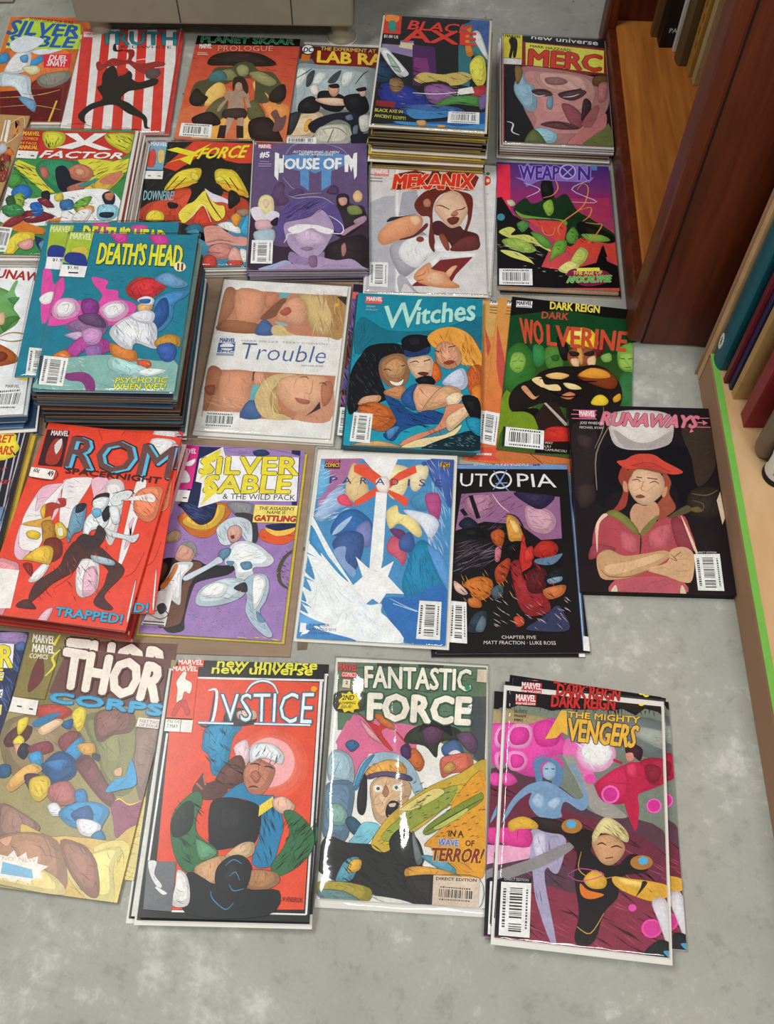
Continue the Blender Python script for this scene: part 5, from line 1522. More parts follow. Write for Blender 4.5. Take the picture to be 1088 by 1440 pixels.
h 0f1214 40 12 159 35 -835,-687 133,-710 150,-1130 -797,-1108
@title_lettering
t f0e8d8 FANTASTIC -502,980 651,1008 659,1250 -518,1223 .05 2f5a48,.1
t f0e8d8 FORCE -446,621 646,625 663,918 -453,902 .09 2f5a48,.15
t 2a1a10 IN~A 451,-574 602,-569 605,-510 457,-514 .04 -
t 4a6ac0 WAVE 343,-669 553,-666 556,-604 355,-603 .06 e0e0d0,.12
t 3a1a10 OF 626,-658 714,-657 717,-602 629,-603 .03 -
t 8a2a2a TERROR! 281,-818 776,-819 825,-680 293,-701 .08 e8c840,.14
@publisher_badge
t d84a4a MARVEL -822,1163 -606,1161 -603,1241 -815,1243 .06 -
p d03a48 -776,1142 -605,1143 -609,1082 -785,1081
t f0d0c8 COMICS -768,1091 -619,1091 -613,1138 -763,1138 .04 -
p e0d0bc -752,1057 -669,1055 -670,958 -754,963
t 2a2a2a 2 -722,1001 -695,1001 -696,1038 -722,1038 .05 -
p dccab4 732,1261 842,1261 829,1111 724,1114
p e8d030 -783,815 -743,851 -757,896 -702,888 -672,924 -637,887 -584,913 -584,854 -546,829 -571,782 -550,727 -603,717 -611,678 -666,698 -707,673 -732,716 -786,713 -764,759
t 2a2a18 2ND -746,817 -617,825 -612,879 -738,872 .05 -
t 2a2a18 ROMPING -768,761 -596,776 -594,808 -766,793 .04 -
t 2a2a18 ISSUE! -748,722 -632,733 -630,763 -746,751 .04 -
@price_sticker
E 1f9a68 653,1036 645,1014 623,1004 602,1012 592,1032 601,1054 622,1064 644,1057
@barcode_box
p d8c4b0 312,-960 773,-962 756,-1271 306,-1269
t 2a2020 DIRECT~EDITION 339,-1006 742,-1002 745,-975 342,-979 .05 -
l 2a2020 6 306,-962 769,-964 754,-1270 308,-1267 306,-962
b 334,-1053 748,-1062 740,-1208 325,-1205 h0
t 6a5a50 $1.75~US 429,-1266 633,-1265 635,-1247 430,-1247 .02 -
=mighty
bg eceaea
p 7a8478 -874,1289 880,1302 853,-1290 -860,-1312
p 141216 -869,1290 880,1310 879,1109 799,1190 653,1212 554,1124 408,1185 310,1148 164,1158 -31,1123 -178,1120 -348,1075 -471,1100 -594,1099 -717,1098 -865,1017
h 141216 60 15 126 88 -865,1120 873,1237 875,1134 -861,1043
s a8946a -885,1015 -664,1014 -346,973 -556,723 -858,492
s 6a7474 164,1055 868,1083 855,658 404,780
s 9aa098 406,981 841,978 835,778
s 5a3a48 -893,247 -639,371 -329,309 -68,149 119,30 489,25 874,-183 853,-1290 -855,-1315
s 6f2a40 -891,200 -537,191 -113,4 395,-77 868,-340 871,-773 300,-621 -378,-477 -844,-260
s 8a3048 -896,-967 -505,-731 -12,-785 389,-719 851,-838 854,-1270 -137,-1277 -858,-1254
h 3a1420 70 24 330 25 -867,202 871,-251 837,-1252 -836,-1272
h a84a5e 50 16 298 25 -846,-214 868,-340 837,-1252 -836,-1272
s a09c98 -242,659 -73,579 71,354 305,143 443,20 119,30 -70,338
s e04aa8 -948,830 -806,896 -611,893 -346,998 -199,938 -221,785 -99,724 -169,618 -312,577 -261,413 -542,334 -807,425 -936,606
s f0a0d0 -756,877 -587,895 -546,774 -601,644 -769,625 -821,719
s d83a9c -742,840 -609,855 -577,758 -627,678 -746,657 -786,735
s d83a9c -537,876 -394,968 -247,883 -291,703 -483,682
s f090c8 -790,573 -647,589 -584,498 -640,395 -758,382 -805,474
s d83a9c -760,540 -658,551 -619,489 -664,421 -747,417
s d8489c -872,297 -780,355 -682,270 -797,210
s e870b8 -172,791 -3,685 117,552 71,330 -24,439 -98,601 -217,612
s c81f54 141,361 402,559 688,639 866,635 871,442 539,263 398,154 212,157 130,265
s a81a3c 593,629 867,671 867,442 682,398
s 8a1830 639,585 805,579 777,432 683,421
E f06ac0 371,249 343,180 277,145 211,165 184,229 211,298 278,334 344,313
E d03090 350,247 328,193 277,166 226,182 205,231 226,285 278,312 329,296
E f06ac0 802,180 778,124 721,96 666,112 644,162 669,218 725,246 781,230
E d8309a 786,178 767,133 722,110 678,123 661,164 680,209 725,232 769,219
E e850a8 132,384 114,345 71,325 28,336 9,371 27,410 70,430 114,420
E e850a8 771,-1010 740,-1074 668,-1108 598,-1090 570,-1032 600,-967 673,-933 743,-951
E d83a98 749,-1012 725,-1063 669,-1089 614,-1075 591,-1029 616,-978 672,-952 728,-966
E e850a8 527,-846 515,-872 487,-885 459,-878 447,-855 459,-830 488,-817 516,-824
s f0b0d8 -51,729 68,842 212,833 332,723 307,573 165,460 -1,490 -74,604
s fbf4f8 -15,709 92,820 212,808 296,694 236,565 94,525 -2,587
h fbe8f4 30 12 147 40 -76,801 333,847 307,500 -48,461
s c01f48 425,537 498,606 616,583 636,416 563,266 571,103 533,-108 466,22 421,180 447,371
s d83a60 449,564 545,587 542,454 460,469
s 3a1024 440,759 524,806 619,754 593,629 522,670 451,687
s d89080 439,685 511,705 522,633 462,614
l c01f48 27 307,609 402,583
s 5f86b0 -509,385 -525,505 -408,591 -264,558 -213,394 -257,246 -329,286 -285,458 -382,521 -451,440 -423,299 -481,269
s d0489c -501,507 -384,594 -240,561 -214,466 -311,553 -431,552
s 9ab8d4 -427,443 -370,510 -298,481 -295,373 -353,319 -413,348
l 2a3a50 10 -403,433 -368,437
l 2a3a50 10 -337,441 -304,440
s 7a9cc0 -423,299 -329,286 -210,228 -68,149 1,204 -47,341 -144,498 -96,504 24,253 49,115 -20,38 -184,113 -229,15 -227,-54 -435,-77 -556,48 -537,168 -673,59 -781,-116 -825,-166 -743,51 -586,233
s a0bcd8 -533,74 -466,175 -394,113 -438,15
s a0bcd8 -370,69 -278,149 -231,108 -299,19
s a8a0c0 -544,-272 -478,-197 -201,-234 -176,-366 -239,-594 -306,-601 -353,-562 -371,-695 -247,-1249 -312,-1235 -455,-876 -497,-622 -538,-450
s c8c4dc -498,-267 -385,-232 -378,-477 -469,-465
h 4a4a70 14 9 206 75 -500,-222 -200,-257 -284,-599 -425,-1124
s 8f8a8e -868,-663 -513,-492 -154,-297 -107,-359 -420,-570 -841,-747
p e8a8c8 -860,-397 -517,-381 -536,-495 -872,-598
s d83a90 -868,-240 -547,-204 -540,-384 -838,-372
s 2a1a1c -528,-88 -320,-76 -157,-116 -87,-199 -293,-222 -455,-194
s d8a838 -756,-159 -620,-86 -480,-128 -466,-195 -638,-214 -729,-247
s 1c1416 -201,-211 5,-143 165,-194 75,-338 211,-456 346,-464 484,-338 664,-385 616,-500 390,-568 344,-767 210,-930 123,-1188 -7,-1263 -73,-1189 -32,-956 -81,-620 -62,-376
l d8a040 9 -16,-371 -37,-550 121,-619 323,-575
l d8a040 9 -53,-1083 79,-1131 210,-930
E b07838 -9,-118 -40,-172 -114,-202 -189,-189 -221,-141 -191,-86 -116,-56 -41,-69
E 5ab0d8 -70,-101 -84,-132 -120,-148 -156,-140 -171,-113 -157,-82 -121,-66 -85,-74
s dca838 301,-578 480,-580 659,-582 837,-606 856,-689 699,-770 478,-731 322,-662
s e8c868 345,-584 614,-608 590,-654 390,-633
s 2a1c14 592,-589 636,-606 522,-747 568,-657
s d8a838 9,-632 121,-532 233,-607 211,-696 77,-711
E b07838 697,-399 663,-452 583,-481 503,-470 471,-423 505,-370 585,-340 665,-352
E 5ab0d8 650,-386 635,-416 599,-431 565,-424 550,-397 566,-367 601,-352 636,-360
s c89870 86,-270 165,-194 303,-179 416,-256 392,-370 279,-471 166,-439
s d8c890 97,-179 212,-6 350,-37 452,-139 440,-231 303,-179 188,-169 109,-268
h 7a6838 24 9 138 40 119,-62 441,-95 440,-209 120,-221
l 3a2018 14 143,-286 188,-263 234,-281
l 3a2018 14 279,-298 337,-276 393,-292
l 7a3428 11 222,-411 302,-391
s e07828 -24,-679 55,-734 211,-760 77,-817 -12,-785
l d8489c 9 -149,-606 -14,-536 211,-566 -13,-656 -148,-616
s d0ccd4 677,-773 810,-737 864,-983 855,-1250 738,-955
s 14181c 578,-1260 733,-1121 858,-1148 853,-1290 599,-1288
s 4a98c0 774,-1218 839,-1211 837,-1272
p 101013 -875,-750 -798,-710 -506,-688 -504,-1246 -863,-1255
@title_lettering
t c8302c DARK~REIGN -354,1121 323,1155 336,1293 -348,1251 .07 4a0c0c,.09
t eab848 THE~MIGHTY -176,1022 589,1039 597,1108 -173,1084 .06 4a2810,.1
p eab848 -413,751 -251,1086 -190,1093 -173,816 -234,846 -293,777
t eab848 VENGERS -172,766 524,764 588,1001 -164,1006 .06 4a2810,.1
@publisher_badge
p c83038 -742,1218 -520,1232 -521,1112 -741,1103
t f0e8e8 MARVEL -738,1145 -527,1158 -525,1226 -737,1218 .06 -
t f0e8e8 marvel.com -737,1104 -531,1116 -529,1150 -735,1135 .04 -
t 2a2420 SLOTT -750,1010 -615,1014 -614,1048 -749,1043 .02 -
t 2a2420 PHAM -747,959 -626,965 -624,995 -746,990 .02 -
t 2a2420 MIKI -745,913 -660,918 -659,946 -744,944 .02 -
@price_sticker
E ecdc3a 649,1271 639,1246 614,1234 590,1241 581,1263 591,1288 616,1301 640,1294
@barcode_box
t c8c4c8 DIRECT~EDITION -770,-730 -532,-717 -531,-693 -769,-706 .03 -
b -801,-749 -505,-731 -505,-1236 -802,-1244 v
=sableA
bg d0702c
p c85a30 -748,1380 452,1265 482,1063 -592,1203
s d8743a -782,409 -272,609 487,421 467,-610 -327,-434
s 7a2f2c -193,-525 25,-247 439,-243 485,-1449 57,-1453
p 5a1c1c -645,-620 335,-520 428,-1450 -525,-1241
l d8a050 19 -614,-777 -44,-705 313,-566
l c89858 15 -572,-1000 -59,-951 393,-1058
l d8b040 30 299,-837 250,-1408
l d8b040 18 67,-1345 250,-1408
s 8a8478 -115,-294 39,-153 388,-103 395,-336 159,-522 -25,-477
s 3a8ac0 -823,312 -712,362 -646,171 -778,74
s 3a90c8 -330,79 -131,319 -77,176 -253,-15
s d4dce4 -721,653 -555,827 -306,805 -167,708 -186,463 -320,365 -531,363 -649,507
s d8b098 -424,607 -311,657 -266,487 -353,462
s e0e4e8 -562,363 -320,365 -304,-63 -546,-205 -682,-113
s d8dce0 -299,414 40,563 420,862 420,664 124,418 -161,319
s 5a98c8 -484,268 -372,317 -338,126 -428,125
s e0d8a8 -402,-17 -172,33 -88,-108 -220,-202
s c8d4dc -733,-160 -555,-159 -242,-249 -147,-615 -42,-884 -150,-930 -427,-527 -671,-483
s 6a98b8 -327,-752 -50,-840 -3,-1105 -134,-1018
h 8a1a1a 30 23 225 10 -636,-665 328,-656 392,-1407 -525,-1241
@title_lettering
p b0d040 -765,482 -746,1201 -548,1305 378,1137 480,470 56,466
t 2a5aa0 SILVER -806,860 397,812 386,1087 -787,1252 .06 - sh
t 2a5aa0 SABLE -749,555 352,507 370,787 -743,850 .06 - sh
s d4dce4 -712,604 -550,803 -271,781 -159,659 -359,413 -596,387
t 7a2a14 DON'T~CURSE~OUR~GUNS -506,1245 256,1131 248,1222 -504,1316 .03 -
p d8303a -116,319 347,348 373,-9 -45,-13
t f0e4e0 DUEL 7,177 309,170 294,299 6,311 .05 - sh
t f0e4e0 SNAY! -8,34 286,13 275,155 -9,167 .05 - sh
=tanX
bg b08a5a
s a05040 690,664 744,887 715,1051 634,1175 726,1107
s 8a3a30 616,337 705,557 801,280 827,37 830,-203 683,-146
s b0b4b8 548,600 615,623 688,484 603,389
s c87030 670,412 703,521 788,474 822,388 731,363
s 6a8a5a 745,170 774,243 817,123 795,70
s 4a2a20 653,199 706,273 745,31 698,28
h 6a2a20 30 21 135 60 607,372 772,491 856,-303 716,-314
h d8b060 10 12 89 70 635,268 751,382 812,-136 742,-141
@title_lettering
l f0ece8 24 601,676 536,1168
l f0ece8 18 541,671 493,1164
l f0ece8 18 624,659 561,1169
l d88a30 25 705,847 721,1051
l d88a30 22 654,1046 772,779
l e8d8c0 14 615,623 693,701 793,891
l e8c890 14 557,1039 646,1176 753,1249 827,1004
=runL
bg eceeee
s 6aa05a 134,869 403,817 551,667 519,494 618,316 534,151 244,34
s 7ab070 315,681 407,781 456,921 487,991 521,971 495,811 521,704 455,602
s 4a8a4a 420,675 575,683 511,564
s 4a7a3a 367,263 510,357 630,315 526,219 440,89
s d8b090 303,369 398,432 423,225 320,232
l a8804a 27 399,8 544,66 728,21 712,-61 563,-85 405,-43
s a8582a 312,-103 553,-217 686,-388 608,-464 359,-465
s 7a3418 430,-242 540,-314 501,-409 375,-402
p e8d848 819,-233 919,-337 839,-750 725,-727
@title_lettering
t b0302c RUNAWAYS 106,1086 1129,898 1142,1042 111,1249 .06 - sh
@barcode_box
p f0f0f0 561,-796 759,-808 760,-917 573,-890
t 555555 MARVEL 574,-844 754,-864 750,-814 573,-796 .03 -
b 387,-879 827,-859 781,-1211 403,-1188 h
=stripes
bg 1c1a24
p e8d040 295,1225 842,1245 815,1176 322,1108
p f0ece0 311,1158 829,1210 836,1143 325,1095
p b8b0c0 533,1116 554,1116 571,90 558,90
p b8b0c0 620,1127 640,1128 670,2 647,16
p b8b0c0 700,1139 720,1139 768,-25 749,-26
p b8b0c0 771,1141 788,1142 790,-355 771,-355
s e8d838 466,1080 555,1050 619,1069 681,1038 698,956 764,843 718,743 748,728 638,676 588,658 501,687 407,978
s 6a88a8 645,-60 781,-25 777,-296 700,-298
p 3a2c1c 812,1143 843,1144 770,-206 757,-207
@title_lettering
t d0402c SECRET 242,922 652,921 645,1045 248,1014 .07 - sh
t d0402c WARS 379,747 691,742 683,873 381,854 .07 - sh
t c83038 FIGHT~THE~FURY! 380,285 757,322 765,377 379,348 .05 - sh
t c83038 BEYOND~IT 345,489 669,509 673,549 349,529 .04 - sh
=sableB
bg 232a50
s 9880b4 434,1241 655,1281 821,1268 829,1144 505,1147
h 4a64a0 30 14 214 50 722,1112 857,1122 846,361 715,352
s 4a64a0 738,1138 823,1168 847,1072 756,1066
p f0eef0 279,1131 715,1136 766,848 357,844
p f0eef0 415,800 689,795 702,701 447,683
p e8dc80 544,409 763,424 782,311 575,297
p f0eef0 472,591 729,596 742,504 497,499
@title_lettering
t ead83a SILVER 0,820 763,860 710,1112 -51,1072 .06 4a4a20,.075
t ead83a SABLE 44,668 690,705 666,829 30,793 .06 4a4a20,.075
t 2a2a30 &~THE~WILD~PACK 100,477 745,511 733,573 87,537 .02 -
=tan1
bg d0964c/d86a3c
p cfa05c -834,1386 -335,1456 -328,743 -794,678
p c05044 -752,859 -640,540 -663,327 -692,427
p c05044 -599,934 -491,455 -426,256 -417,-274 -502,-61 -555,238
p d0503a -701,-1085 -110,-1072 -97,-1278 -792,-1352
s c0703c -409,-1160 28,-1146 485,-1197 413,-1276 -340,-1312
l 4a2a20 10 -10,-1151 188,-1307
@publisher_badge
p ececec -724,1379 -540,1394 -536,1288 -715,1274
t 222222 MARVEL -714,1305 -543,1318 -544,1387 -715,1375 .06 -
l 5a3a20 12 -712,1227 -560,1234
l 5a3a20 12 -707,1175 -562,1181
l 5a3a20 12 -707,1125 -572,1127
@barcode_box
b -679,-557 -453,-579 -464,-1063 -656,-1055 v
p f0eeec -783,-1240 -491,-1209 -494,-1241 -780,-1272
t 2a2a2a WWW.MARVEL.COM -773,-1271 -498,-1239 -498,-1212 -773,-1243 .04 -
=tan2
bg d0964c/d86a3c
p c05044 -818,779 -708,354 -646,102 -621,-426 -708,-214 -765,84
p d0503a -899,-1286 -312,-1243 -306,-1311 -893,-1354
@publisher_badge
p ececec -717,1245 -567,1257 -558,1147 -714,1134
t 222222 MARVEL -711,1173 -540,1188 -542,1258 -712,1243 .06 -
l 5a3a20 12 -716,1089 -575,1099
l 5a3a20 12 -716,1036 -571,1045
l 5a3a20 12 -721,977 -566,990
@barcode_box
b -899,-702 -647,-729 -656,-1237 -864,-1222 v
=mek2
bg dcdad8
s d8301f 681,1041 751,1019 765,921 728,860 679,855
E e8c8a0 751,956 745,927 726,914 706,923 696,951 703,980 722,993 742,984
l 4a4448 9 707,660 746,661
@price_sticker
E 2a8a48 747,1105 739,1082 719,1071 698,1078 688,1099 696,1123 716,1134 738,1127
=witch2
bg 2a2038/7a3a2c
s 6a4a94 -840,1009 -760,1000 -755,512 -804,307
s 5a4a8a -880,-341 -770,-113 -776,-549 -861,-555
s 9a5a9a -890,-717 -788,-657 -794,-842
h 14121c 40 21 232 70 -858,680 -746,688 -762,-970 -845,-976
h 8a78b0 20 16 158 70 -882,976 -770,984 -784,-710 -868,-716
@publisher_badge
p d8605c -851,1145 -760,1142 -761,1015 -845,1015
@barcode_box
b -867,-847 -687,-848 -712,-1312 -870,-1285 v
=utopia2
bg 161214
p 4a6894 960,1219 1008,1214 902,-1306 860,-1302
p eeeeec 797,-1241 888,-1251 884,-1321 795,-1315
p eeeeec -781,-1175 -591,-1184 -611,-1268 -818,-1252
l 2a2a2a 11 -782,-1230 -731,-1234
"""
def parse():
    d = {}; cur = None
    for ln in ART.strip().split('\n'):
        if ln[0] == '=': cur = d.setdefault(ln[1:], [])
        else: cur.append(ln)
    return d
ARTS = parse()

# lettering outlines are taken from Blender's built-in font
OFFK = .62
_fonts = {}
def collect_text():
    need = set()
    for L in ARTS.values():
        for ln in L:
            if ln.startswith('t '):
                p = ln.split(); s = p[2].replace('~', ' ')
                need.add((s, min(float(p[7]), 0.0)))
    need.add(('H', 0.0)); need.add(('PA', .02)); need.add(('PAINTER', .02))
    tmp = []
    for s, o in sorted(need):
        cu = bpy.data.curves.new('t', 'FONT'); cu.body = s; cu.size = 1.0; cu.offset = o * OFFK; cu.resolution_u = 2
        ob = bpy.data.objects.new('t', cu); C.objects.link(ob); tmp.append((s, o, ob))
    dg = bpy.context.evaluated_depsgraph_get(); dg.update()
    for s, o, ob in tmp:
        me = ob.evaluated_get(dg).to_mesh()
        vs_ = [(v.co.x, v.co.y) for v in me.vertices]; fs = [tuple(p.vertices) for p in me.polygons]
        ob.evaluated_get(dg).to_mesh_clear()
        _fonts[(s, o)] = (vs_, fs)
    for s, o, ob in tmp:
        cu = ob.data; bpy.data.objects.remove(ob); bpy.data.curves.remove(cu)
collect_text()
CAP = max(v[1] for v in _fonts[('H', 0.0)][0])

def clip(poly, r):
    x0, y0, x1, y1 = r
    for ax, lim, sg in ((0, x0, 1), (0, x1, -1), (1, y0, 1), (1, y1, -1)):
        out = []; n = len(poly)
        for i in range(n):
            a, b = poly[i], poly[(i + 1) % n]
            ia, ib = (a[ax] - lim) * sg >= 0, (b[ax] - lim) * sg >= 0
            if ia: out.append(a)
            if ia != ib:
                t = (lim - a[ax]) / (b[ax] - a[ax])
                out.append((a[0] + t * (b[0] - a[0]), a[1] + t * (b[1] - a[1])))
        poly = out
        if len(poly) < 3: return []
    return poly
def spline(P, closed, k=4):
    n = len(P); out = []
    for i in range(n if closed else n - 1):
        if closed: a, b, c, d = P[i - 1], P[i], P[(i + 1) % n], P[(i + 2) % n]
        else: a, b, c, d = P[max(i - 1, 0)], P[i], P[i + 1], P[min(i + 2, n - 1)]
        for j in range(k):
            t = j / k
            out.append(tuple(.5 * (2 * b[q] + (c[q] - a[q]) * t + (2 * a[q] - 5 * b[q] + 4 * c[q] - d[q]) * t * t + (3 * b[q] - a[q] - 3 * c[q] + d[q]) * t ** 3) for q in (0, 1)))
    if not closed: out.append(P[-1])
    return out

class Layers:
    """collects printed patches, each a hair above the one below"""
    STEP = 3e-6
    def __init__(self, rect, gain):
        self.rect = rect; self.gain = gain; self.k = 1; self.parts = {}; self.cur = 'cover'
    def put(self, polys, cols, step=True, sub=1, run=1):
        # sub: overlapping patches of one kind are spread over that many layers, in runs
        idx = -1; k0 = self.k
        V, Fs, Cs = self.parts.setdefault(self.cur, ([], [], []))
        for poly, col in zip(polys, cols):
            idx += 1; z = (k0 + (idx // run) % sub) * self.STEP
            pv = None
            if isinstance(col, list):
                r = self.rect
                if all(r[0] <= p_[0] <= r[2] and r[1] <= p_[1] <= r[3] for p_ in poly): pv = col
                else: col = tuple(sum(c_[i] for c_ in col) / len(col) for i in range(4))
            q = clip(poly, self.rect)
            if len(q) < 3: continue
            ar = sum(q[i][0] * q[(i + 1) % len(q)][1] - q[(i + 1) % len(q)][0] * q[i][1] for i in range(len(q)))
            if abs(ar) < 2: continue
            if ar < 0:
                q = q[::-1]
                if pv: pv = pv[::-1]
            n = len(V); V.extend((p[0] * 1e-4, p[1] * 1e-4, z) for p in q); Fs.append(tuple(range(n, n + len(q))))
            if pv: Cs.extend(pv)
            elif isinstance(col, tuple) and col and isinstance(col[0], tuple):
                c1, c2 = col; ys = [p[1] for p in q]; lo, hi = min(ys), max(ys)
                for p in q:
                    t = (hi - p[1]) / max(hi - lo, 1e-6); Cs.append(tuple(c1[i] * (1 - t) + c2[i] * t for i in range(4)))
            else: Cs.extend([col] * len(q))
        if step: self.k += sub
    def col(self, h):
        if '/' in h: a, b = h.split('/'); return (hexlin(a, self.gain), hexlin(b, self.gain))
        return hexlin(h, self.gain)
    def stroke(self, P, w, col, taper=True):
        pts = spline(P, False, 4) if len(P) > 2 else P
        n = len(pts); L_, R_ = [], []
        for i in range(n):
            a, b = pts[max(i - 1, 0)], pts[min(i + 1, n - 1)]
            dx, dy = b[0] - a[0], b[1] - a[1]; l = math.hypot(dx, dy) or 1
            t = i / (n - 1); ww = w / 2 * ((.45 + .55 * math.sin(math.pi * t)) if taper and n > 2 else 1)
            L_.append((pts[i][0] - dy / l * ww, pts[i][1] + dx / l * ww)); R_.append((pts[i][0] + dy / l * ww, pts[i][1] - dx / l * ww))
        qs = [[L_[i], L_[i + 1], R_[i + 1], R_[i]] for i in range(n - 1)]
        self.put(qs, [col] * len(qs), True, 2)
    def outline(self, P, w, col):
        n = len(P); qs = []
        nn = []
        for i in range(n):
            dx, dy = P[(i + 1) % n][0] - P[i - 1][0], P[(i + 1) % n][1] - P[i - 1][1]; l = math.hypot(dx, dy) or 1
            nn.append((-dy / l, dx / l))
        for i in range(n):
            j = (i + 1) % n
            wi = w * (.4 + .6 * abs(math.sin(i * .7))); wj = w * (.4 + .6 * abs(math.sin(j * .7) if j else 0))
            qs.append([(P[i][0] + nn[i][0] * wi, P[i][1] + nn[i][1] * wi), (P[j][0] + nn[j][0] * wj, P[j][1] + nn[j][1] * wj),
                       (P[j][0] - nn[j][0] * wj, P[j][1] - nn[j][1] * wj), (P[i][0] - nn[i][0] * wi, P[i][1] - nn[i][1] * wi)])
        self.put(qs, [col] * len(qs), True, 2)
    def model(self, P, c, ink, rnd):
        """drawn modelling inside one printed patch: a lighter core and a few pen lines"""
        n = len(P)
        ar = abs(sum(P[i][0] * P[(i + 1) % n][1] - P[(i + 1) % n][0] * P[i][1] for i in range(n))) / 2
        if ar < 9000: return
        cx = sum(p[0] for p in P) / n; cy = sum(p[1] for p in P) / n; sz = math.sqrt(ar)
        def inside(q):
            k = False; j = n - 1
            for i in range(n):
                if (P[i][1] > q[1]) != (P[j][1] > q[1]) and q[0] < (P[j][0] - P[i][0]) * (q[1] - P[i][1]) / (P[j][1] - P[i][1]) + P[i][0]: k = not k
                j = i
            return k
        dark = tuple(x * .72 for x in c[:3]) + (1,); lite = tuple(min(.92, x * 1.13 + .008) for x in c[:3]) + (1,)
        I1 = [(cx - .05 * sz + (p[0] - cx) * .76, cy + .06 * sz + (p[1] - cy) * .76) for p in P]
        if inside((cx, cy)) and all(inside(q) for q in I1):
            I2 = [(cx - .09 * sz + (p[0] - cx) * .36, cy + .11 * sz + (p[1] - cy) * .36) for p in P]
            if ink:
                self.put([P], [dark], False); self.k += 1
                self.put([I1], [c]); self.put([I2], [lite])
            else:
                self.put([[P[i], P[(i + 1) % n], I1[(i + 1) % n], I1[i]] for i in range(n)], [[dark, dark, c, c]] * n)
                self.put([[I1[i], I1[(i + 1) % n], I2[(i + 1) % n], I2[i]] for i in range(n)], [[c, c, lite, lite]] * n)
                self.put([I2], [lite])
        x0 = min(p[0] for p in P); x1 = max(p[0] for p in P); y0 = min(p[1] for p in P); y1 = max(p[1] for p in P)
        m = int(min(14, ar / 9000)) + 1; a0 = rnd.uniform(0, 3.14); qs = []; cs = []
        for _ in range(m * 3):
            x, y = rnd.uniform(x0, x1), rnd.uniform(y0, y1); a = a0 + rnd.uniform(-.5, .5); l = sz * rnd.uniform(.10, .28); cv = rnd.uniform(-.35, .35)
            pts = [(x - math.cos(a) * l, y - math.sin(a) * l), (x - math.sin(a) * l * cv, y + math.cos(a) * l * cv), (x + math.cos(a) * l, y + math.sin(a) * l)]
            if not all(inside(q) for q in pts): continue
            w_ = rnd.uniform(2.5, 5.5) if ink else rnd.uniform(4, 10)
            sp = spline(pts, False, 3); k = len(sp)
            col = (tuple(v * .22 for v in c[:3]) + (1,)) if ink else (dark if rnd.random() < .6 else lite)
            for i in range(k - 1):
                t0, t1 = math.sin(math.pi * i / (k - 1)) * w_ / 2, math.sin(math.pi * (i + 1) / (k - 1)) * w_ / 2
                nx, ny = -math.sin(a), math.cos(a)
                qs.append([(sp[i][0] + nx * t0, sp[i][1] + ny * t0), (sp[i + 1][0] + nx * t1, sp[i + 1][1] + ny * t1), (sp[i + 1][0] - nx * t1, sp[i + 1][1] - ny * t1), (sp[i][0] - nx * t0, sp[i][1] - ny * t0)]); cs.append(col)
            if len(qs) > m * 5: break
        if qs: self.put(qs, cs, True, 4, 2)
    def text(self, s, P, o, col, sh, grow=0.0):
        """lettering; heavier weights and outlines are printed as closely shifted impressions"""
        o0 = min(o, 0.0); g = (o - o0) * .5 + grow
        vs_, fs = _fonts[(s, o0)]
        if not vs_: return
        x0 = min(v[0] for v in vs_); x1 = max(v[0] for v in vs_)
        BL, BR, TR, TL = P
        def mp(v):
            u = (v[0] - x0) / (x1 - x0); t = v[1] / CAP
            if sh: u += (t - .5) * .12 * (CAP / (x1 - x0))
            a = [BL[i] * (1 - u) + BR[i] * u for i in (0, 1)]; b = [TL[i] * (1 - u) + TR[i] * u for i in (0, 1)]
            return (a[0] * (1 - t) + b[0] * t, a[1] * (1 - t) + b[1] * t)
        sx = math.hypot(BR[0] - BL[0], BR[1] - BL[1]) / (x1 - x0); sy = math.hypot(TL[0] - BL[0], TL[1] - BL[1]) / CAP
        r = g * (sx + sy) / 2
        W = [mp(v) for v in vs_]
        sh_ = [(0, 0)] if r < .8 else [(r * math.cos(k * math.pi / 4), r * math.sin(k * math.pi / 4)) for k in range(8)] + [(0, 0)]
        qs = [[(W[i][0] + d[0], W[i][1] + d[1]) for i in f] for d in sh_ for f in fs]
        self.put(qs, [col] * len(qs), True, len(sh_), len(fs))
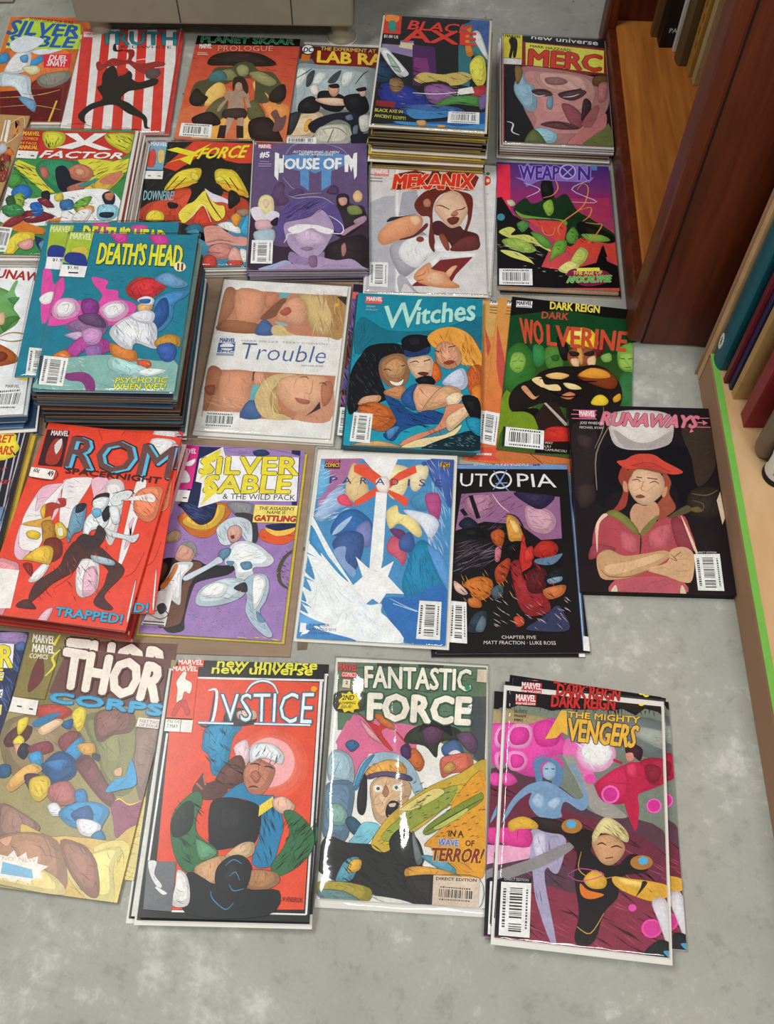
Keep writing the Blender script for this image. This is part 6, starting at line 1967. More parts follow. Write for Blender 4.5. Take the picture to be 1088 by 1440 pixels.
def draw(name, rect, gain, ink):
    Ly = Layers(rect, gain); rnd = random.Random(name); bg = 'dddddd'
    for ln in ARTS[name]:
        if ln[0] == '@': Ly.cur = ln[1:]; continue
        p = ln.split(); op = p[0]
        pt = lambda s: tuple(float(v) for v in s.split(','))
        if op == 'bg': Ly.bg = p[1]; Ly.put([[(rect[0], rect[1]), (rect[2], rect[1]), (rect[2], rect[3]), (rect[0], rect[3])]], [Ly.col(p[1])])
        elif op == 'p': Ly.put([[pt(s) for s in p[2:]]], [Ly.col(p[1])])
        elif op == 's' or op == 'E':
            P = spline([pt(s) for s in p[2:]], True); c = Ly.col(p[1]); Ly.put([P], [c])
            if op == 's' and not isinstance(c[0], tuple) and Ly.cur == 'cover': Ly.model(P, c, ink, rnd)
            if ink and op == 's' and not isinstance(c[0], tuple):
                Ly.outline(P, ink, tuple(x * .12 for x in c[:3]) + (1,))
        elif op == 'l': Ly.stroke([pt(s) for s in p[3:]], float(p[2]), Ly.col(p[1]))
        elif op == 'h':
            c = Ly.col(p[1]); n, w, l, an = int(p[2]), float(p[3]), float(p[4]), -math.radians(float(p[5])); Q = [pt(s) for s in p[6:]]
            qs = []
            for _ in range(n):
                u, v = rnd.random(), rnd.random()
                x, y = (((Q[0][i] * (1 - u) + Q[1][i] * u) * (1 - v) + (Q[3][i] * (1 - u) + Q[2][i] * u) * v) for i in (0, 1))
                a = an + rnd.uniform(-.25, .25); ll = l * rnd.uniform(.5, 1.1) / 2; ww = w * rnd.uniform(.4, 1) / 2
                dx, dy = math.cos(a), math.sin(a); k = rnd.uniform(-.3, .3)
                qs.append([(x - dx * ll, y - dy * ll), (x - dy * ww + dx * ll * k, y + dx * ww + dy * ll * k), (x + dx * ll, y + dy * ll), (x + dy * ww + dx * ll * k, y - dx * ww + dy * ll * k)])
            Ly.put(qs, [c] * n, True, 6)
        elif op == 't':
            s = p[2].replace('~', ' '); P = [pt(q) for q in p[3:7]]; sh = len(p) > 9
            if p[8] != '-':
                oc, ow = p[8].split(','); Ly.text(s, P, float(p[7]), Ly.col(oc), sh, max(.025, (float(ow) - float(p[7])) * .75))
            Ly.text(s, P, float(p[7]), Ly.col(p[1]), sh)
        elif op == 'b':
            A, B, D, E_ = [pt(s) for s in p[1:5]]; kind = p[5]
            if kind != 'h0': Ly.put([[A, B, D, E_]], [Ly.col('ececea')])
            def bl(u, v): return tuple((A[i] * (1 - u) + B[i] * u) * (1 - v) + (E_[i] * (1 - u) + D[i] * u) * v for i in (0, 1))
            qs = []; t = .1
            while t < .9:
                wd = rnd.choice((.012, .018, .03)); g = rnd.choice((.014, .02, .03))
                if not (.66 < t < .71):
                    if kind[0] == 'h': qs.append([bl(t, .22), bl(t + wd, .22), bl(t + wd, .74), bl(t, .74)])
                    else: qs.append([bl(.30, t), bl(.72, t), bl(.72, t + wd), bl(.30, t + wd)])
                t += wd + g
            Ly.put(qs, [Ly.col('2c2c2e')] * len(qs))
            # rows of small print beside the bars
            qs = []; t = .12
            while t < .86:
                wd = rnd.uniform(.02, .05)
                if kind[0] == 'h': qs += [[bl(t, .06), bl(t + wd, .06), bl(t + wd, .15), bl(t, .15)], [bl(t, .84), bl(t + wd, .84), bl(t + wd, .92), bl(t, .92)]]
                else: qs += [[bl(.08, t), bl(.18, t), bl(.18, t + wd), bl(.08, t + wd)], [bl(.84, t), bl(.9, t), bl(.9, t + wd), bl(.84, t + wd)]]
                t += wd + .02
            Ly.put(qs, [Ly.col('4a4a4c')] * len(qs))
    return Ly

def ink_mesh(name, V, Fs, Cs, mat, boxes=()):
    """boxes: (centre, size, colour) slabs joined underneath the print"""
    V = list(V); Fs = list(Fs); Cs = list(Cs)
    for c, s, col in boxes:
        n = len(V)
        for dz in (-.5, .5):
            for dx, dy in ((-.5, -.5), (.5, -.5), (.5, .5), (-.5, .5)): V.append((c[0] + dx * s[0], c[1] + dy * s[1], c[2] + dz * s[2]))
        for f in ((0, 3, 2, 1), (4, 5, 6, 7), (0, 1, 5, 4), (1, 2, 6, 5), (2, 3, 7, 6), (3, 0, 4, 7)):
            Fs.append(tuple(n + i for i in f)); Cs.extend([col] * 4)
    me = bpy.data.meshes.new(name); me.from_pydata(V, [], Fs)
    a = me.color_attributes.new('ink', 'FLOAT_COLOR', 'CORNER')
    flat = [x for c in Cs for x in c]
    a.data.foreach_set('color', flat); me.materials.append(mat); me.update()
    return me

# ------------------------------------------------------------------ the comics
POSE = {
    'truth': (-0.4385, 1.431, 0.0208, 0.0108, 0.1619, 0.2569),
    'skaar': (-0.2483, 1.4179, -0.0327, 0.009, 0.1726, 0.2559),
    'labrats': (-0.0786, 1.4096, -0.0458, 0.004, 0.168, 0.247),
    'blackaxe': (0.058, 1.3537, -0.0658, 0.091, 0.1712, 0.2661),
    'merc': (0.2556, 1.3965, -0.0444, 0.0315, 0.1655, 0.2618),
    'xfactor': (-0.4636, 1.125, 0.0072, 0.054, 0.1707, 0.258),
    'xforce': (-0.2869, 1.1415, 0.0454, 0.021, 0.1609, 0.2647),
    'houseofm': (-0.1201, 1.135, 0.0344, 0.025, 0.1692, 0.2594),
    'mekanix': (0.0499, 1.1089, -0.0107, 0.0125, 0.1737, 0.2677),
    'mek2': (0.0642, 1.122, -0.0796, 0.0066, 0.174, 0.2642),
    'weaponx': (0.2387, 1.121, -0.0356, 0.0085, 0.1703, 0.2533),
    'deathshead': (-0.3382, 0.8596, 0.0013, 0.1025, 0.1681, 0.2587),
    'deathshead2': (-0.3667, 0.8863, 0.032, 0.0972, 0.1743, 0.258),
    'trouble': (-0.1516, 0.8641, -0.0548, 0.01, 0.1787, 0.2667),
    'witches': (0.0352, 0.8445, -0.0463, 0.0126, 0.1721, 0.2547),
    'witch2': (0.0256, 0.8636, -0.05, 0.0075, 0.168, 0.258),
    'wolverine': (0.2364, 0.8417, -0.1251, 0.0052, 0.168, 0.2585),
    'tan1': (0.1941, 0.8333, -0.118, 0.0018, 0.168, 0.2714),
    'tan2': (0.2173, 0.8438, -0.1308, 0.0035, 0.168, 0.2544),
    'rom': (-0.3521, 0.5901, -0.118, 0.039, 0.1673, 0.26),
    'rom2': (-0.3399, 0.5998, -0.0142, 0.0335, 0.168, 0.2473),
    'sable': (-0.1915, 0.5892, -0.0467, 0.0065, 0.1618, 0.2592),
    'paradise': (-0.0081, 0.5847, -0.0575, 0.0069, 0.1759, 0.263),
    'utopia': (0.141, 0.5733, 0.027, 0.005, 0.1731, 0.2539),
    'utopia2': (0.1365, 0.5726, 0.019, 0.0025, 0.1729, 0.2593),
    'runaways': (0.3166, 0.652, -0.0137, 0.0165, 0.1798, 0.261),
    'thor': (-0.3287, 0.3122, -0.1091, 0.005, 0.1679, 0.258),
    'thor2': (-0.3239, 0.3297, -0.05, 0.0025, 0.168, 0.258),
    'justice': (-0.15, 0.2889, -0.01, 0.0176, 0.1658, 0.2595),
    'ff': (0.0253, 0.3035, -0.041, 0.004, 0.1702, 0.2648),
    'mighty': (0.2057, 0.2659, -0.0936, 0.015, 0.174, 0.2655),
    'sableA': (-0.5687, 1.4649, 0.0168, 0.0043, 0.168, 0.2681),
    'tanX': (-0.6602, 1.2121, -0.05, 0.01, 0.168, 0.258),
    'runL': (-0.5509, 0.8651, 0.0822, 0.0336, 0.168, 0.2551),
    'stripes': (-0.5367, 0.6234, -0.0162, 0.0142, 0.168, 0.2446),
    'sableB': (-0.4937, 0.3383, -0.05, 0.004, 0.168, 0.258)}
# key: paper, ink line width, (insets l,t,r,b in mm when it lies on a board), backing board, sleeve, page, thickness
SPEC = dict(
    truth=('glossy', 0, None, 0, 1), skaar=('glossy', 0, None, 0, 0), labrats=('glossy', 2.2, None, 1, 0), blackaxe=('newsprint', 2.2, (3, 4, 4, 4), 1, 1),
    merc=('newsprint', 2.5, None, 1, 1), xfactor=('newsprint', 2.2, (1.5, 2, 5, 1), 1, 1), xforce=('newsprint', 2.2, (1.5, 3, 2, 1), 1, 1), houseofm=('glossy', 0, None, 0, 0),
    mekanix=('glossy', 0, (2, 3, 2, 3), 1, 1), mek2=('glossy', 0, (2, 3, 2, 3), 1, 1), weaponx=('glossy', 2, None, 0, 0),
    deathshead=('glossy', 1.8, None, 0, 1), deathshead2=('glossy', 0, None, 0, 1), trouble=('glossy', 0, (2, 3, 4, 5), 1, 1), witches=('glossy', 2.5, None, 0, 0), witch2=('glossy', 0, None, 0, 0),
    wolverine=('glossy', 0, None, 0, 0), tan1=('glossy', 0, None, 0, 0), tan2=('glossy', 0, None, 0, 0), rom=('newsprint', 2.5, None, 0, 0), rom2=('newsprint', 2.5, None, 0, 0),
    sable=('newsprint', 2.5, None, 0, 0), paradise=('glossy', 0, (3.5, 8, 4, 3), 1, 1), utopia=('glossy', 1.5, None, 0, 0), utopia2=('glossy', 0, None, 0, 0), runaways=('glossy', 0, None, 0, 0),
    thor=('newsprint', 1.5, None, 0, 0), thor2=('newsprint', 1.5, None, 0, 0), justice=('newsprint', 2.5, None, 0, 0), ff=('newsprint', 2.5, (1, 3, 2, 8), 1, 2), mighty=('glossy', 0, (3, 7, 4, 6), 1, 1),
    sableA=('newsprint', 2, None, 1, 0), tanX=('glossy', 0, None, 0, 0), runL=('glossy', 0, None, 0, 0), stripes=('newsprint', 0, None, 0, 0), sableB=('newsprint', 2, None, 0, 0))
LABEL = {
    'truth': 'bagged comic with red and white vertical stripes behind black figure',
    'skaar': 'dusky red comic with black top band and mint green outlined title',
    'labrats': 'grey comic with chunky yellow title on dark red banner, beside the bagged stack',
    'blackaxe': 'bagged comic with red jagged title on black, topmost of the tall pile by the bookcase',
    'merc': 'comic with huge scowling pink face under a yellow title box',
    'xfactor': 'comic with big white X on red and green and yellow rays, topmost of its pile',
    'xforce': 'black comic with yellow and red winged shapes and slanted yellow title',
    'houseofm': 'purple comic with white title over a blue emblem and glowing face, topmost of its pile',
    'mekanix': 'pale grey bagged comic with red title and woman holding a maroon book',
    'mek2': 'pale grey bagged comic peeking out behind the woman holding a maroon book',
    'weaponx': 'comic with purple to orange sky over green tangled shapes and black forest',
    'deathshead': 'teal bagged comic with yellow title and pink bursts, topmost of the tallest pile',
    'deathshead2': 'teal bagged comic mostly covered, second from the top of the tallest pile',
    'trouble': 'white boarded comic with blue slanted title between two photo strips of faces',
    'witches': 'turquoise comic with pale script title above three women hugging',
    'witch2': 'dark purple comic edge showing left of the turquoise three women comic',
    'wolverine': 'dark green comic with red jagged title and yellow topped figure with folded arms',
    'tan1': 'tan and orange comic with red spikes, partly under the turquoise comic',
    'tan2': 'tan and orange comic tucked under the left edge of the dark green comic',
    'rom': 'red comic with pink and white drips and big grey blue title, topmost of its pile',
    'rom2': 'red comic turned askew under the pile top, blue exclamation mark showing at right',
    'sable': 'lilac comic with yellow title on white and silver crouching figure',
    'paradise': 'white boarded blue comic with red X, star of white light and feathered wing',
    'utopia': 'black bordered comic with pale blue band, white title and dark red art',
    'utopia2': 'black bordered comic just under its twin with white corner tabs showing below',
    'runaways': 'thick black book with pink title and girl in red cap crossing her arms',
    'thor': 'olive and brown comic with big cream title over blue block letters, uppermost of two',
    'thor2': 'olive and brown comic peeking out above its twin with big cream title',
    'justice': 'red comic in black frame with silver title and man in blue raising his fist',
    'ff': 'shiny plastic sleeved comic with cream title on green and shouting helmeted astronaut',
    'mighty': 'sleeved comic with magenta bubbles and orange title, topmost of the fanned pile',
    'sableA': 'orange comic with blue slanted title on lime and silver figure, top left of the floor',
    'tanX': 'tan comic with white scratchy letters and orange X, cut off at left edge',
    'runL': 'white comic with green statue figure and dark red title, cut off at left edge',
    'stripes': 'black and lilac striped comic with yellow border and yellow burst, at left edge',
    'sableB': 'navy comic with yellow letters on white at lower left edge, beside the olive brown comic'}
WHITE = dict(truth=222, skaar=212, labrats=205, blackaxe=222, merc=212, xfactor=224, xforce=218, houseofm=222, mekanix=220, mek2=220, weaponx=212, sableA=216, tanX=220, tan1=224, tan2=224, wolverine=220)
def gain_of(key):
    return 0.85 / lin(WHITE.get(key, 234) / 255.0)
ART_OF = {'rom2': 'rom'}
MESHES = {}
def comic_meshes(key, wd, ht, t):
    """cover wrap with its print, and the lettering, badge, barcode and sticker printed over it"""
    if key in MESHES: return MESHES[key]
    paper, ink, ins, board, slv = SPEC[key]
    hx, hy = wd / 2, ht / 2
    l, tp, r, b = [v * 1e-3 for v in (ins or (0, 0, 0, 0))]
    x0, y0, x1, y1 = -hx + l, -hy + b, hx - r, hy - tp
    Ly = draw(ART_OF.get(key, key), (x0 * 1e4, y0 * 1e4, x1 * 1e4, y1 * 1e4), gain_of(key), ink)
    base = Ly.col(Ly.bg); base = base[0] if isinstance(base[0], tuple) else base
    cw, ch, cx, cy = x1 - x0, y1 - y0, (x0 + x1) / 2, (y0 + y1) / 2
    slabs = [((cx, cy, -.0001), (cw, ch, .0002), base), ((cx, cy, -t + .0001), (cw, ch, .0002), base), ((x0 + .0002, cy, -t / 2), (.0004, ch, t - .0004), base)]
    out = {}
    for nm, (V, Fs, Cs) in Ly.parts.items():
        out[nm] = ink_mesh(nm, V, Fs, Cs, MAT[paper], slabs if nm == 'cover' else ())
    bm = bmesh.new(); add_box(bm, (cx + .0001, cy, -t / 2), (cw - .0012, ch - .0008, t - .00042))
    me = bpy.data.meshes.new('page_block'); bm.to_mesh(me); bm.free(); me.materials.append(MAT['dark'] if key == 'runaways' else MAT['page' if paper == 'glossy' else 'pageold'])  # thick book's page edges painted near-black, their shade put into the colour
    out['page_block'] = me
    MESHES[key] = out
    return out
def sleeve_mesh(wd, ht, t, style, seed):
    rnd = random.Random(seed); nx, ny = (18, 28) if style == 1 else (36, 54)
    V, Fs = [], []
    cr = [(rnd.uniform(-.5, .5), rnd.uniform(-.5, .5), rnd.uniform(0, 3.14), rnd.uniform(.02, .06)) for _ in range(5 if style == 1 else 6)]
    amp = .0006 if style == 1 else .0009
    for j in range(ny + 1):
        for i in range(nx + 1):
            x, y = (i / nx - .5), (j / ny - .5)
            z = 0
            for cx, cy, a, s in cr:
                dd = (x - cx) * math.cos(a) + (y - cy) * math.sin(a); z += amp * math.exp(-(dd / s) ** 2)
            if style == 2: z += .0016 * math.sin(x * 11 + y * 5 + 1.0) + .0004 * math.sin(y * 30 + x * 12)
            e = min(1, (.5 - abs(x)) * 12, (.5 - abs(y)) * 12)
            V.append((x * wd, y * ht, .0009 + z * e + .0003 * e - (.0012 if e <= 0.01 else 0)))
    for j in range(ny):
        for i in range(nx):
            a = j * (nx + 1) + i; Fs.append((a, a + 1, a + nx + 2, a + nx + 1))
    n = len(V)           # sealed rim folding down round the board
    per = [(i, 0) for i in range(nx)] + [(nx, j) for j in range(ny)] + [(nx - i, ny) for i in range(nx)] + [(0, ny - j) for j in range(ny)]
    for i, j in per:
        p = V[j * (nx + 1) + i]; V.append((p[0] * 1.004, p[1] * 1.003, -t + .0003))
    for k in range(len(per)):
        a = per[k][1] * (nx + 1) + per[k][0]; k2 = (k + 1) % len(per); b = per[k2][1] * (nx + 1) + per[k2][0]
        Fs.append((b, a, n + k, n + k2))
    me = bpy.data.meshes.new('plastic_sleeve'); me.from_pydata(V, [], Fs); me.materials.append(MAT['sleeve' if style == 1 else 'sleeve_creased'])
    for p in me.polygons: p.use_smooth = True
    return me
TILT = {'paradise': (0, -.034), 'runaways': (.032, 0)}      # resting on a neighbour along one edge
def comic(key, x, y, rz, ztop, wd, ht, t, label, group=None, sleeve=True, name='comic_book'):
    """an Empty under the comic at its base; the print lies at ztop"""
    paper, ink, ins, board, slv = SPEC[key]
    bt = .0011 if board else 0.0
    r = empty(name, (x, y, ztop - t), rz); tag(r, label, 'comic', group)
    if key in TILT: r.rotation_euler = (TILT[key][0], TILT[key][1], rz)
    M_ = comic_meshes(key, wd, ht, t - bt)
    cover = link_mesh('cover', M_['cover'], r); cover.location.z = t
    pg = link_mesh('page_block', M_['page_block'], r); pg.location.z = t
    for nm, me in M_.items():
        if nm in ('cover', 'page_block'): continue
        o = link_mesh(nm, me, cover)
    if board:
        ex = (0, 0) if ins else (.003, .004)
        up_ = .009 if key == 'labrats' else 0
        box('backing_board', (0, -ex[1] / 2 + up_, bt / 2), (wd + ex[0], ht + ex[1] + up_ * .3, bt - .0001), MAT['board'], r)
    if slv and sleeve:
        ins_ = (0.0015, .002) if ins else (.005, .007)
        me = sleeve_mesh(wd + ins_[0], ht + ins_[1], t, slv, key)
        o = link_mesh('plastic_sleeve', me, r); o.location.z = t + .0003
        tag(o, 'clear plastic sleeve')
    return r
def under(key_lab, x, y, rz, zbase, wd, ht, t, col, board, label, group, cream=False):
    """a comic of a pile of which only the edges show"""
    r = empty('comic_book', (x, y, zbase), rz); tag(r, label, 'comic', group)
    bt = .0011 if board else 0
    c = col
    sl = [((0, 0, t - .0001), (wd, ht, .0002), c), ((0, 0, bt + .0001), (wd, ht, .0002), c), ((-wd / 2 + .0002, 0, (t + bt) / 2), (.0004, ht, t - bt - .0004), c)]
    key = ('u', round(c[0], 3), round(c[1], 3), round(c[2], 3), round(wd, 3), round(ht, 3), round(t, 4), board, cream)
    if key not in MESHES:
        bm = bmesh.new(); add_box(bm, (.0001, 0, (t + bt) / 2), (wd - .0012, ht - .0008, t - bt - .00042)); me = bpy.data.meshes.new('page_block'); bm.to_mesh(me); bm.free()
        me.materials.append(MAT[('page', 'pageold', 'pagedark')[cream]])
        MESHES[key] = (ink_mesh('cover', [], [], [], MAT['newsprint'], sl), me)
    link_mesh('cover', MESHES[key][0], r); link_mesh('page_block', MESHES[key][1], r)
    if board: box('backing_board', (0, -.001, bt / 2), (wd + .005, ht + .007, bt - .0001), MAT['board'], r)
    return r
# pile: n comics under the top one, base height, jitter (m), drift per comic, palette, boards, cream pages, same art?
PILE = {
    'truth': (1, .0045, .002, (.004, 0), ['c23a34'], 0, 0, 'beneath the bagged striped comic'),
    'skaar': (2, .0, .003, (0, 0), ['3a1a18', '8a3a30'], 0, 0, 'beneath the dusky red comic with mint green title'),
    'blackaxe': (22, .0042, .0045, (0.0, .0), ['c8a83a', '1c1a1a', '2a2018', 'd0b040', '3a2a1c', '201c1c', '141212'], .12, 2, 'in the tall pile under the red jagged title comic'),
    'merc': (7, .0, .002, (-.0004, -.0004), ['d8d4cc', '2a2426', 'a02a28'], .8, 1, 'in the pile under the huge scowling face comic'),
    'xfactor': (13, .002, .003, (.0012, .0), ['8a2a24', 'c8c0b4', '7a2420', 'd0c8bc'], .85, 1, 'in the pile under the comic with big white X'),
    'xforce': (5, .002, .003, (-.001, 0), ['5a564e', 'b0a89c', '3a3430'], .7, 1, 'in the pile under the black comic with winged shapes'),
    'houseofm': (9, .002, .0025, (.0, -.0002), ['5a4a70', '3a2c4a', '6a5a80', '2a2030'], 0, 0, 'in the pile under the purple glowing face comic'),
    'mek2': (1, .0, .003, (0, -.003), ['c8c4c2'], 1, 0, 'at the bottom behind the woman holding a maroon book'),
    'weaponx': (3, .0, .003, (.001, -.0025), ['141214', '1a1418', '9a7a5a'], 0, 0, 'beneath the purple to orange sky comic'),
    'deathshead': (23, .002, .0035, (-.0001, -.0001), ['2a7088', '26304a', '3a2a28', '1c4a6a', '8ab0a8', '30507a', '201a1c', '6a3a2c'], .08, 2, 'in the tallest pile under the teal comics'),
    'trouble': (1, .002, .002, (.001, -.002), ['e0dcd6'], 1, 0, 'beneath the white boarded comic with blue slanted title'),
    'witch2': (2, .0018, .003, (.002, 0), ['2a1c30', '1c5a6a'], 0, 0, 'beneath the dark purple comic edge'),
    'witches': (2, .0078, .0012, (-.002, -.001), ['1c5a6a', '2a4a50'], 0, 0, 'just beneath the turquoise comic with three women'),
    'rom': (11, .0068, .0035, (.0, .0), ['c83a2c', 'd8a8b0', 'b83428', '8a2a24', 'e0c8c8'], 0, 1, 'in the pile of red dripping comics'),
    'sable': (1, .002, .001, (0, -.003), ['c8b440'], 0, 1, 'just beneath the lilac comic with silver figure'),
    'justice': (4, .0, .002, (-.003, -.0002), ['1c1c1e', 'd8d4cc', '2a2a2c', 'c8c4bc'], .5, 1, 'in the pile under the red comic in black frame'),
    'tanX': (2, .0, .003, (0, 0), ['8a6a48', '6a3a2c'], 0, 0, 'beneath the tan comic with white scratchy letters'),
    'runL': (9, .002, .006, (.001, -.001), ['2a5a88', '3a78b0', '203a5a', 'c8d0d4', '4a80a8'], .2, 0, 'in the blue edged pile under the white comic with green statue'),
    'stripes': (3, .002, .003, (.002, .003), ['d8c040', 'c8a838', 'e0cc60'], 0, 1, 'beneath the black and lilac striped comic'),
}
THICK = dict(truth=.003, skaar=.003, labrats=.0038, blackaxe=.0036, merc=.0034, xfactor=.0034, xforce=.0034, houseofm=.0022, mekanix=.0042, mek2=.0038, weaponx=.0022, deathshead=.0036, deathshead2=.0036,
             trouble=.0042, witches=.0022, witch2=.0018, wolverine=.0016, tan1=.0016, tan2=.0016, rom=.0026, rom2=.0026, sable=.0022, paradise=.0039, utopia=.0022, utopia2=.0022, runaways=.0112, thor=.0022, thor2=.0022,
             justice=.0030, ff=.0039, mighty=.0042, sableA=.003, tanX=.003, runL=.003, stripes=.003, sableB=.0022)
ORD = 'first second third fourth fifth sixth seventh eighth ninth tenth eleventh twelfth thirteenth fourteenth fifteenth sixteenth seventeenth eighteenth nineteenth twentieth twenty-first twenty-second twenty-third'.split()
def ordinal(k): return ORD[k - 1] + ' buried '
def build_comics():
    for key, (x, y, rz, z, wd, ht) in POSE.items():
        t = THICK[key]
        comic(key, x, y, rz, z, wd, ht, t, LABEL[key], name='paperback_collection' if key == 'runaways' else 'comic_book')
        if key not in PILE: continue
        n, zb, jit, drift, pal, bfrac, cream, where = PILE[key]
        rnd = random.Random(key + 'pile'); g = gain_of(key)
        top = z - t
        if key == 'justice': top -= .0032
        if key == 'deathshead': top = POSE['deathshead2'][3] - THICK['deathshead2']
        if key == 'rom': top = POSE['rom2'][3] - THICK['rom2']
        step = (top - zb) / n
        for i in range(n):
            tt = step * .97; k = n - i
            b = rnd.random() < bfrac
            px = x + drift[0] * k + rnd.uniform(-jit, jit); py = y + drift[1] * k + rnd.uniform(-jit, jit) * .8
            pr = rz + rnd.uniform(-jit, jit) * 5
            bw, bh = (.168, .258)
            under(key, px, py, pr, zb + i * step, bw, bh, tt, hexlin(rnd.choice(pal), g), b, ordinal(n - i) + 'comic ' + where,
                  'comics ' + where, cream)
    # fanned copies under the magenta bubble comic, and the copies that lie between red dripping comics
    x, y, rz, z, wd, ht = POSE['mighty']
    t = .0021
    SPEC['mighty_bare'] = ('glossy', 0, (3, 7, 4, 6), 0, 0)
    ART_OF['mighty_bare'] = 'mighty'; 
    fan = [(.000, .020, -.045, 'lowest in the fanned pile, reaching furthest back'),
           (.016, .006, .035, 'sticking out rightward below the sleeved magenta bubble comic'),
           (-.011, .003, .012, 'sticking out leftward below the sleeved magenta bubble comic'),
           (-.002, .012, -.012, 'fourth from the floor in the fanned pile, red lettering showing'),
           (.004, .014, -.03, 'second from the top of the fanned pile')]
    for i, (dx, dy, dr, txt) in enumerate(fan):
        comic('mighty_bare', x + dx, y + dy, rz + dr, .0022 + i * .00215, wd, ht, t, 'black topped comic ' + txt)
    x, y, rz, z, wd, ht = POSE['justice']
    SPEC['justice_twin'] = SPEC['justice']; ART_OF['justice_twin'] = 'justice'
    comic('justice_twin', x + .0035, y + .0085, rz - .008, z - THICK['justice'] - .0002, wd, ht, .0029, 'red comic in black frame directly under its twin, second yellow heading peeking out')
WHITE['mighty_bare'] = 234
THICK['mighty_bare'] = .0021

# ------------------------------------------------------------------ setting
fl = box('floor', (0, .9, -.02), (3.4, 3.4, .04), MAT['floor']); tag(fl, kind='structure')

def sheet(name, P, z0, z1, mat, label, cat):
    bm = bmesh.new(); lo = [bm.verts.new((p[0], p[1], z0)) for p in P]; hi = [bm.verts.new((p[0], p[1], z1)) for p in P]
    bm.faces.new(hi); bm.faces.new(lo[::-1]); n = len(P)
    for i in range(n): bm.faces.new((lo[i], lo[(i + 1) % n], hi[(i + 1) % n], hi[i]))
    bmesh.ops.recalc_face_normals(bm, faces=bm.faces)
    return tag(bm_obj(name, bm, mat), label, cat)
sheet('cardboard_sheet', [(-.64, .45), (-.44, .462), (-.24, .441), (-.106, .439), (-.092, .733), (-.64, .733)], .0001, .0018, MAT['cardboard'], 'flattened brown cardboard under the lilac and red dripping comics', 'cardboard')
sheet('cardboard_sheet', [(-.64, .736), (-.10, .736), (-.045, .85), (-.044, 1.06), (-.40, 1.27), (-.64, 1.1)], .0001, .0018, MAT['cardboard'], 'flattened brown cardboard under the tallest pile and the boarded white comic', 'cardboard')
sheet('cardboard_scrap', [(-.099, .459), (-.087, .459), (-.088, .449), (-.0985, .448)], .0001, .0012, MAT['scrap'], 'tiny brown scrap on the concrete below the blue boarded comic', 'scrap')
sheet('cardboard_strip', [(-.166, 1.552), (-.153, 1.552), (-.15, 1.53), (-.163, 1.53)], .0001, .002, MAT['cardboard'], 'small brown cardboard tab behind the grey comic with yellow title', 'cardboard')

# storage cabinet on round feet at the back
cab = empty('storage_cabinet', (-.293, 1.66, 0)); tag(cab, 'grey tan cabinet on round cream feet behind the comics', 'cabinet')
bm = bmesh.new(); add_box(bm, (0, 0, .225), (.452, .275, .36), 0, .004); bm_obj('body', bm, MAT['cabinet'], cab)
for sx in (-.056, .126):
    box('seam', (sx, -.1378, .225), (.0014, .0012, .352), MAT['dark'], cab)
for fx, fy in ((.203, -.098), (-.2, -.098), (.2, .1), (-.2, .1)):
    f = lathe('foot', [(.024, 0), (.025, .003), (.021, .007), (.017, .010), (.0175, .03), (.019, .046)], MAT['foot'], cab, 28, (fx, fy, .0004))
    lathe('pad', [(.0255, 0), (.026, .002), (.0225, .0045)], MAT['board'], f, 28, (fx, fy, .0002))

# comic trays at the far left
for i, (tx, ty, a) in enumerate(((-.70, 1.685, .06), (-.615, 1.705, .02))):
    tr = empty('card_tray', (tx, ty, 0), a); tag(tr, ('open grey white card tray at the far left back corner' if i == 0 else 'open grey white card tray beside the leftmost tray, nearer the cabinet'), 'tray')
    box('base', (0, 0, .002), (.075, .09, .003), MAT['dark'], tr)
    for s in (-1, 1):
        box('side_wall', (s * .036, 0, .014), (.003, .09, .026), MAT['grey_card'], tr)
        box('end_wall', (0, s * .0435, .014), (.069, .003, .026), MAT['grey_card'], tr)
    box('divider', (.008, -.005, .012), (.003, .06, .02), MAT['grey_card'], tr)

# red-brown bookcase
BX, BY0, BY1, BH = .326, .900, 1.56, 1.25
bc = empty('bookcase', (BX, .9, 0), math.radians(-1.9)); tag(bc, 'red brown wooden bookcase standing at the right behind the comics', 'bookcase')
P_ = lambda c: (c[0] - BX, c[1] - .9, c[2])
box('side_panel', P_((.335 + .14, .911, BH / 2 + .004)), (.268, .019, BH), MAT['shaded_wood'], bc, .001)
box('side_panel', P_((.335 + .14, 1.553, BH / 2 + .004)), (.268, .019, BH), MAT['shaded_wood'], bc, .001)
box('stile', P_((.3295, .919, BH / 2 + .01)), (.020, .044, BH), MAT['shaded_wood'], bc, .005)
box('stile', P_((.3295, 1.545, BH / 2 + .01)), (.020, .044, BH), MAT['shaded_wood'], bc, .005)
box('groove', P_((.3405, .9018, BH / 2 + .006)), (.0022, .0012, BH), MAT['dark'], bc)
box('bottom_shelf', P_((.4695, 1.232, .045)), (.262, .622, .018), MAT['lit_wood'], bc, .002)
box('front_rail', P_((.332, 1.232, .026)), (.014, .582, .05), MAT['shaded_wood'], bc, .002)
box('back_panel', P_((.612, 1.232, BH / 2 + .004)), (.006, .66, BH), MAT['shaded_wood'], bc)
box('top_panel', P_((.47, 1.232, BH + .008)), (.29, .68, .018), MAT['shaded_wood'], bc, .003)

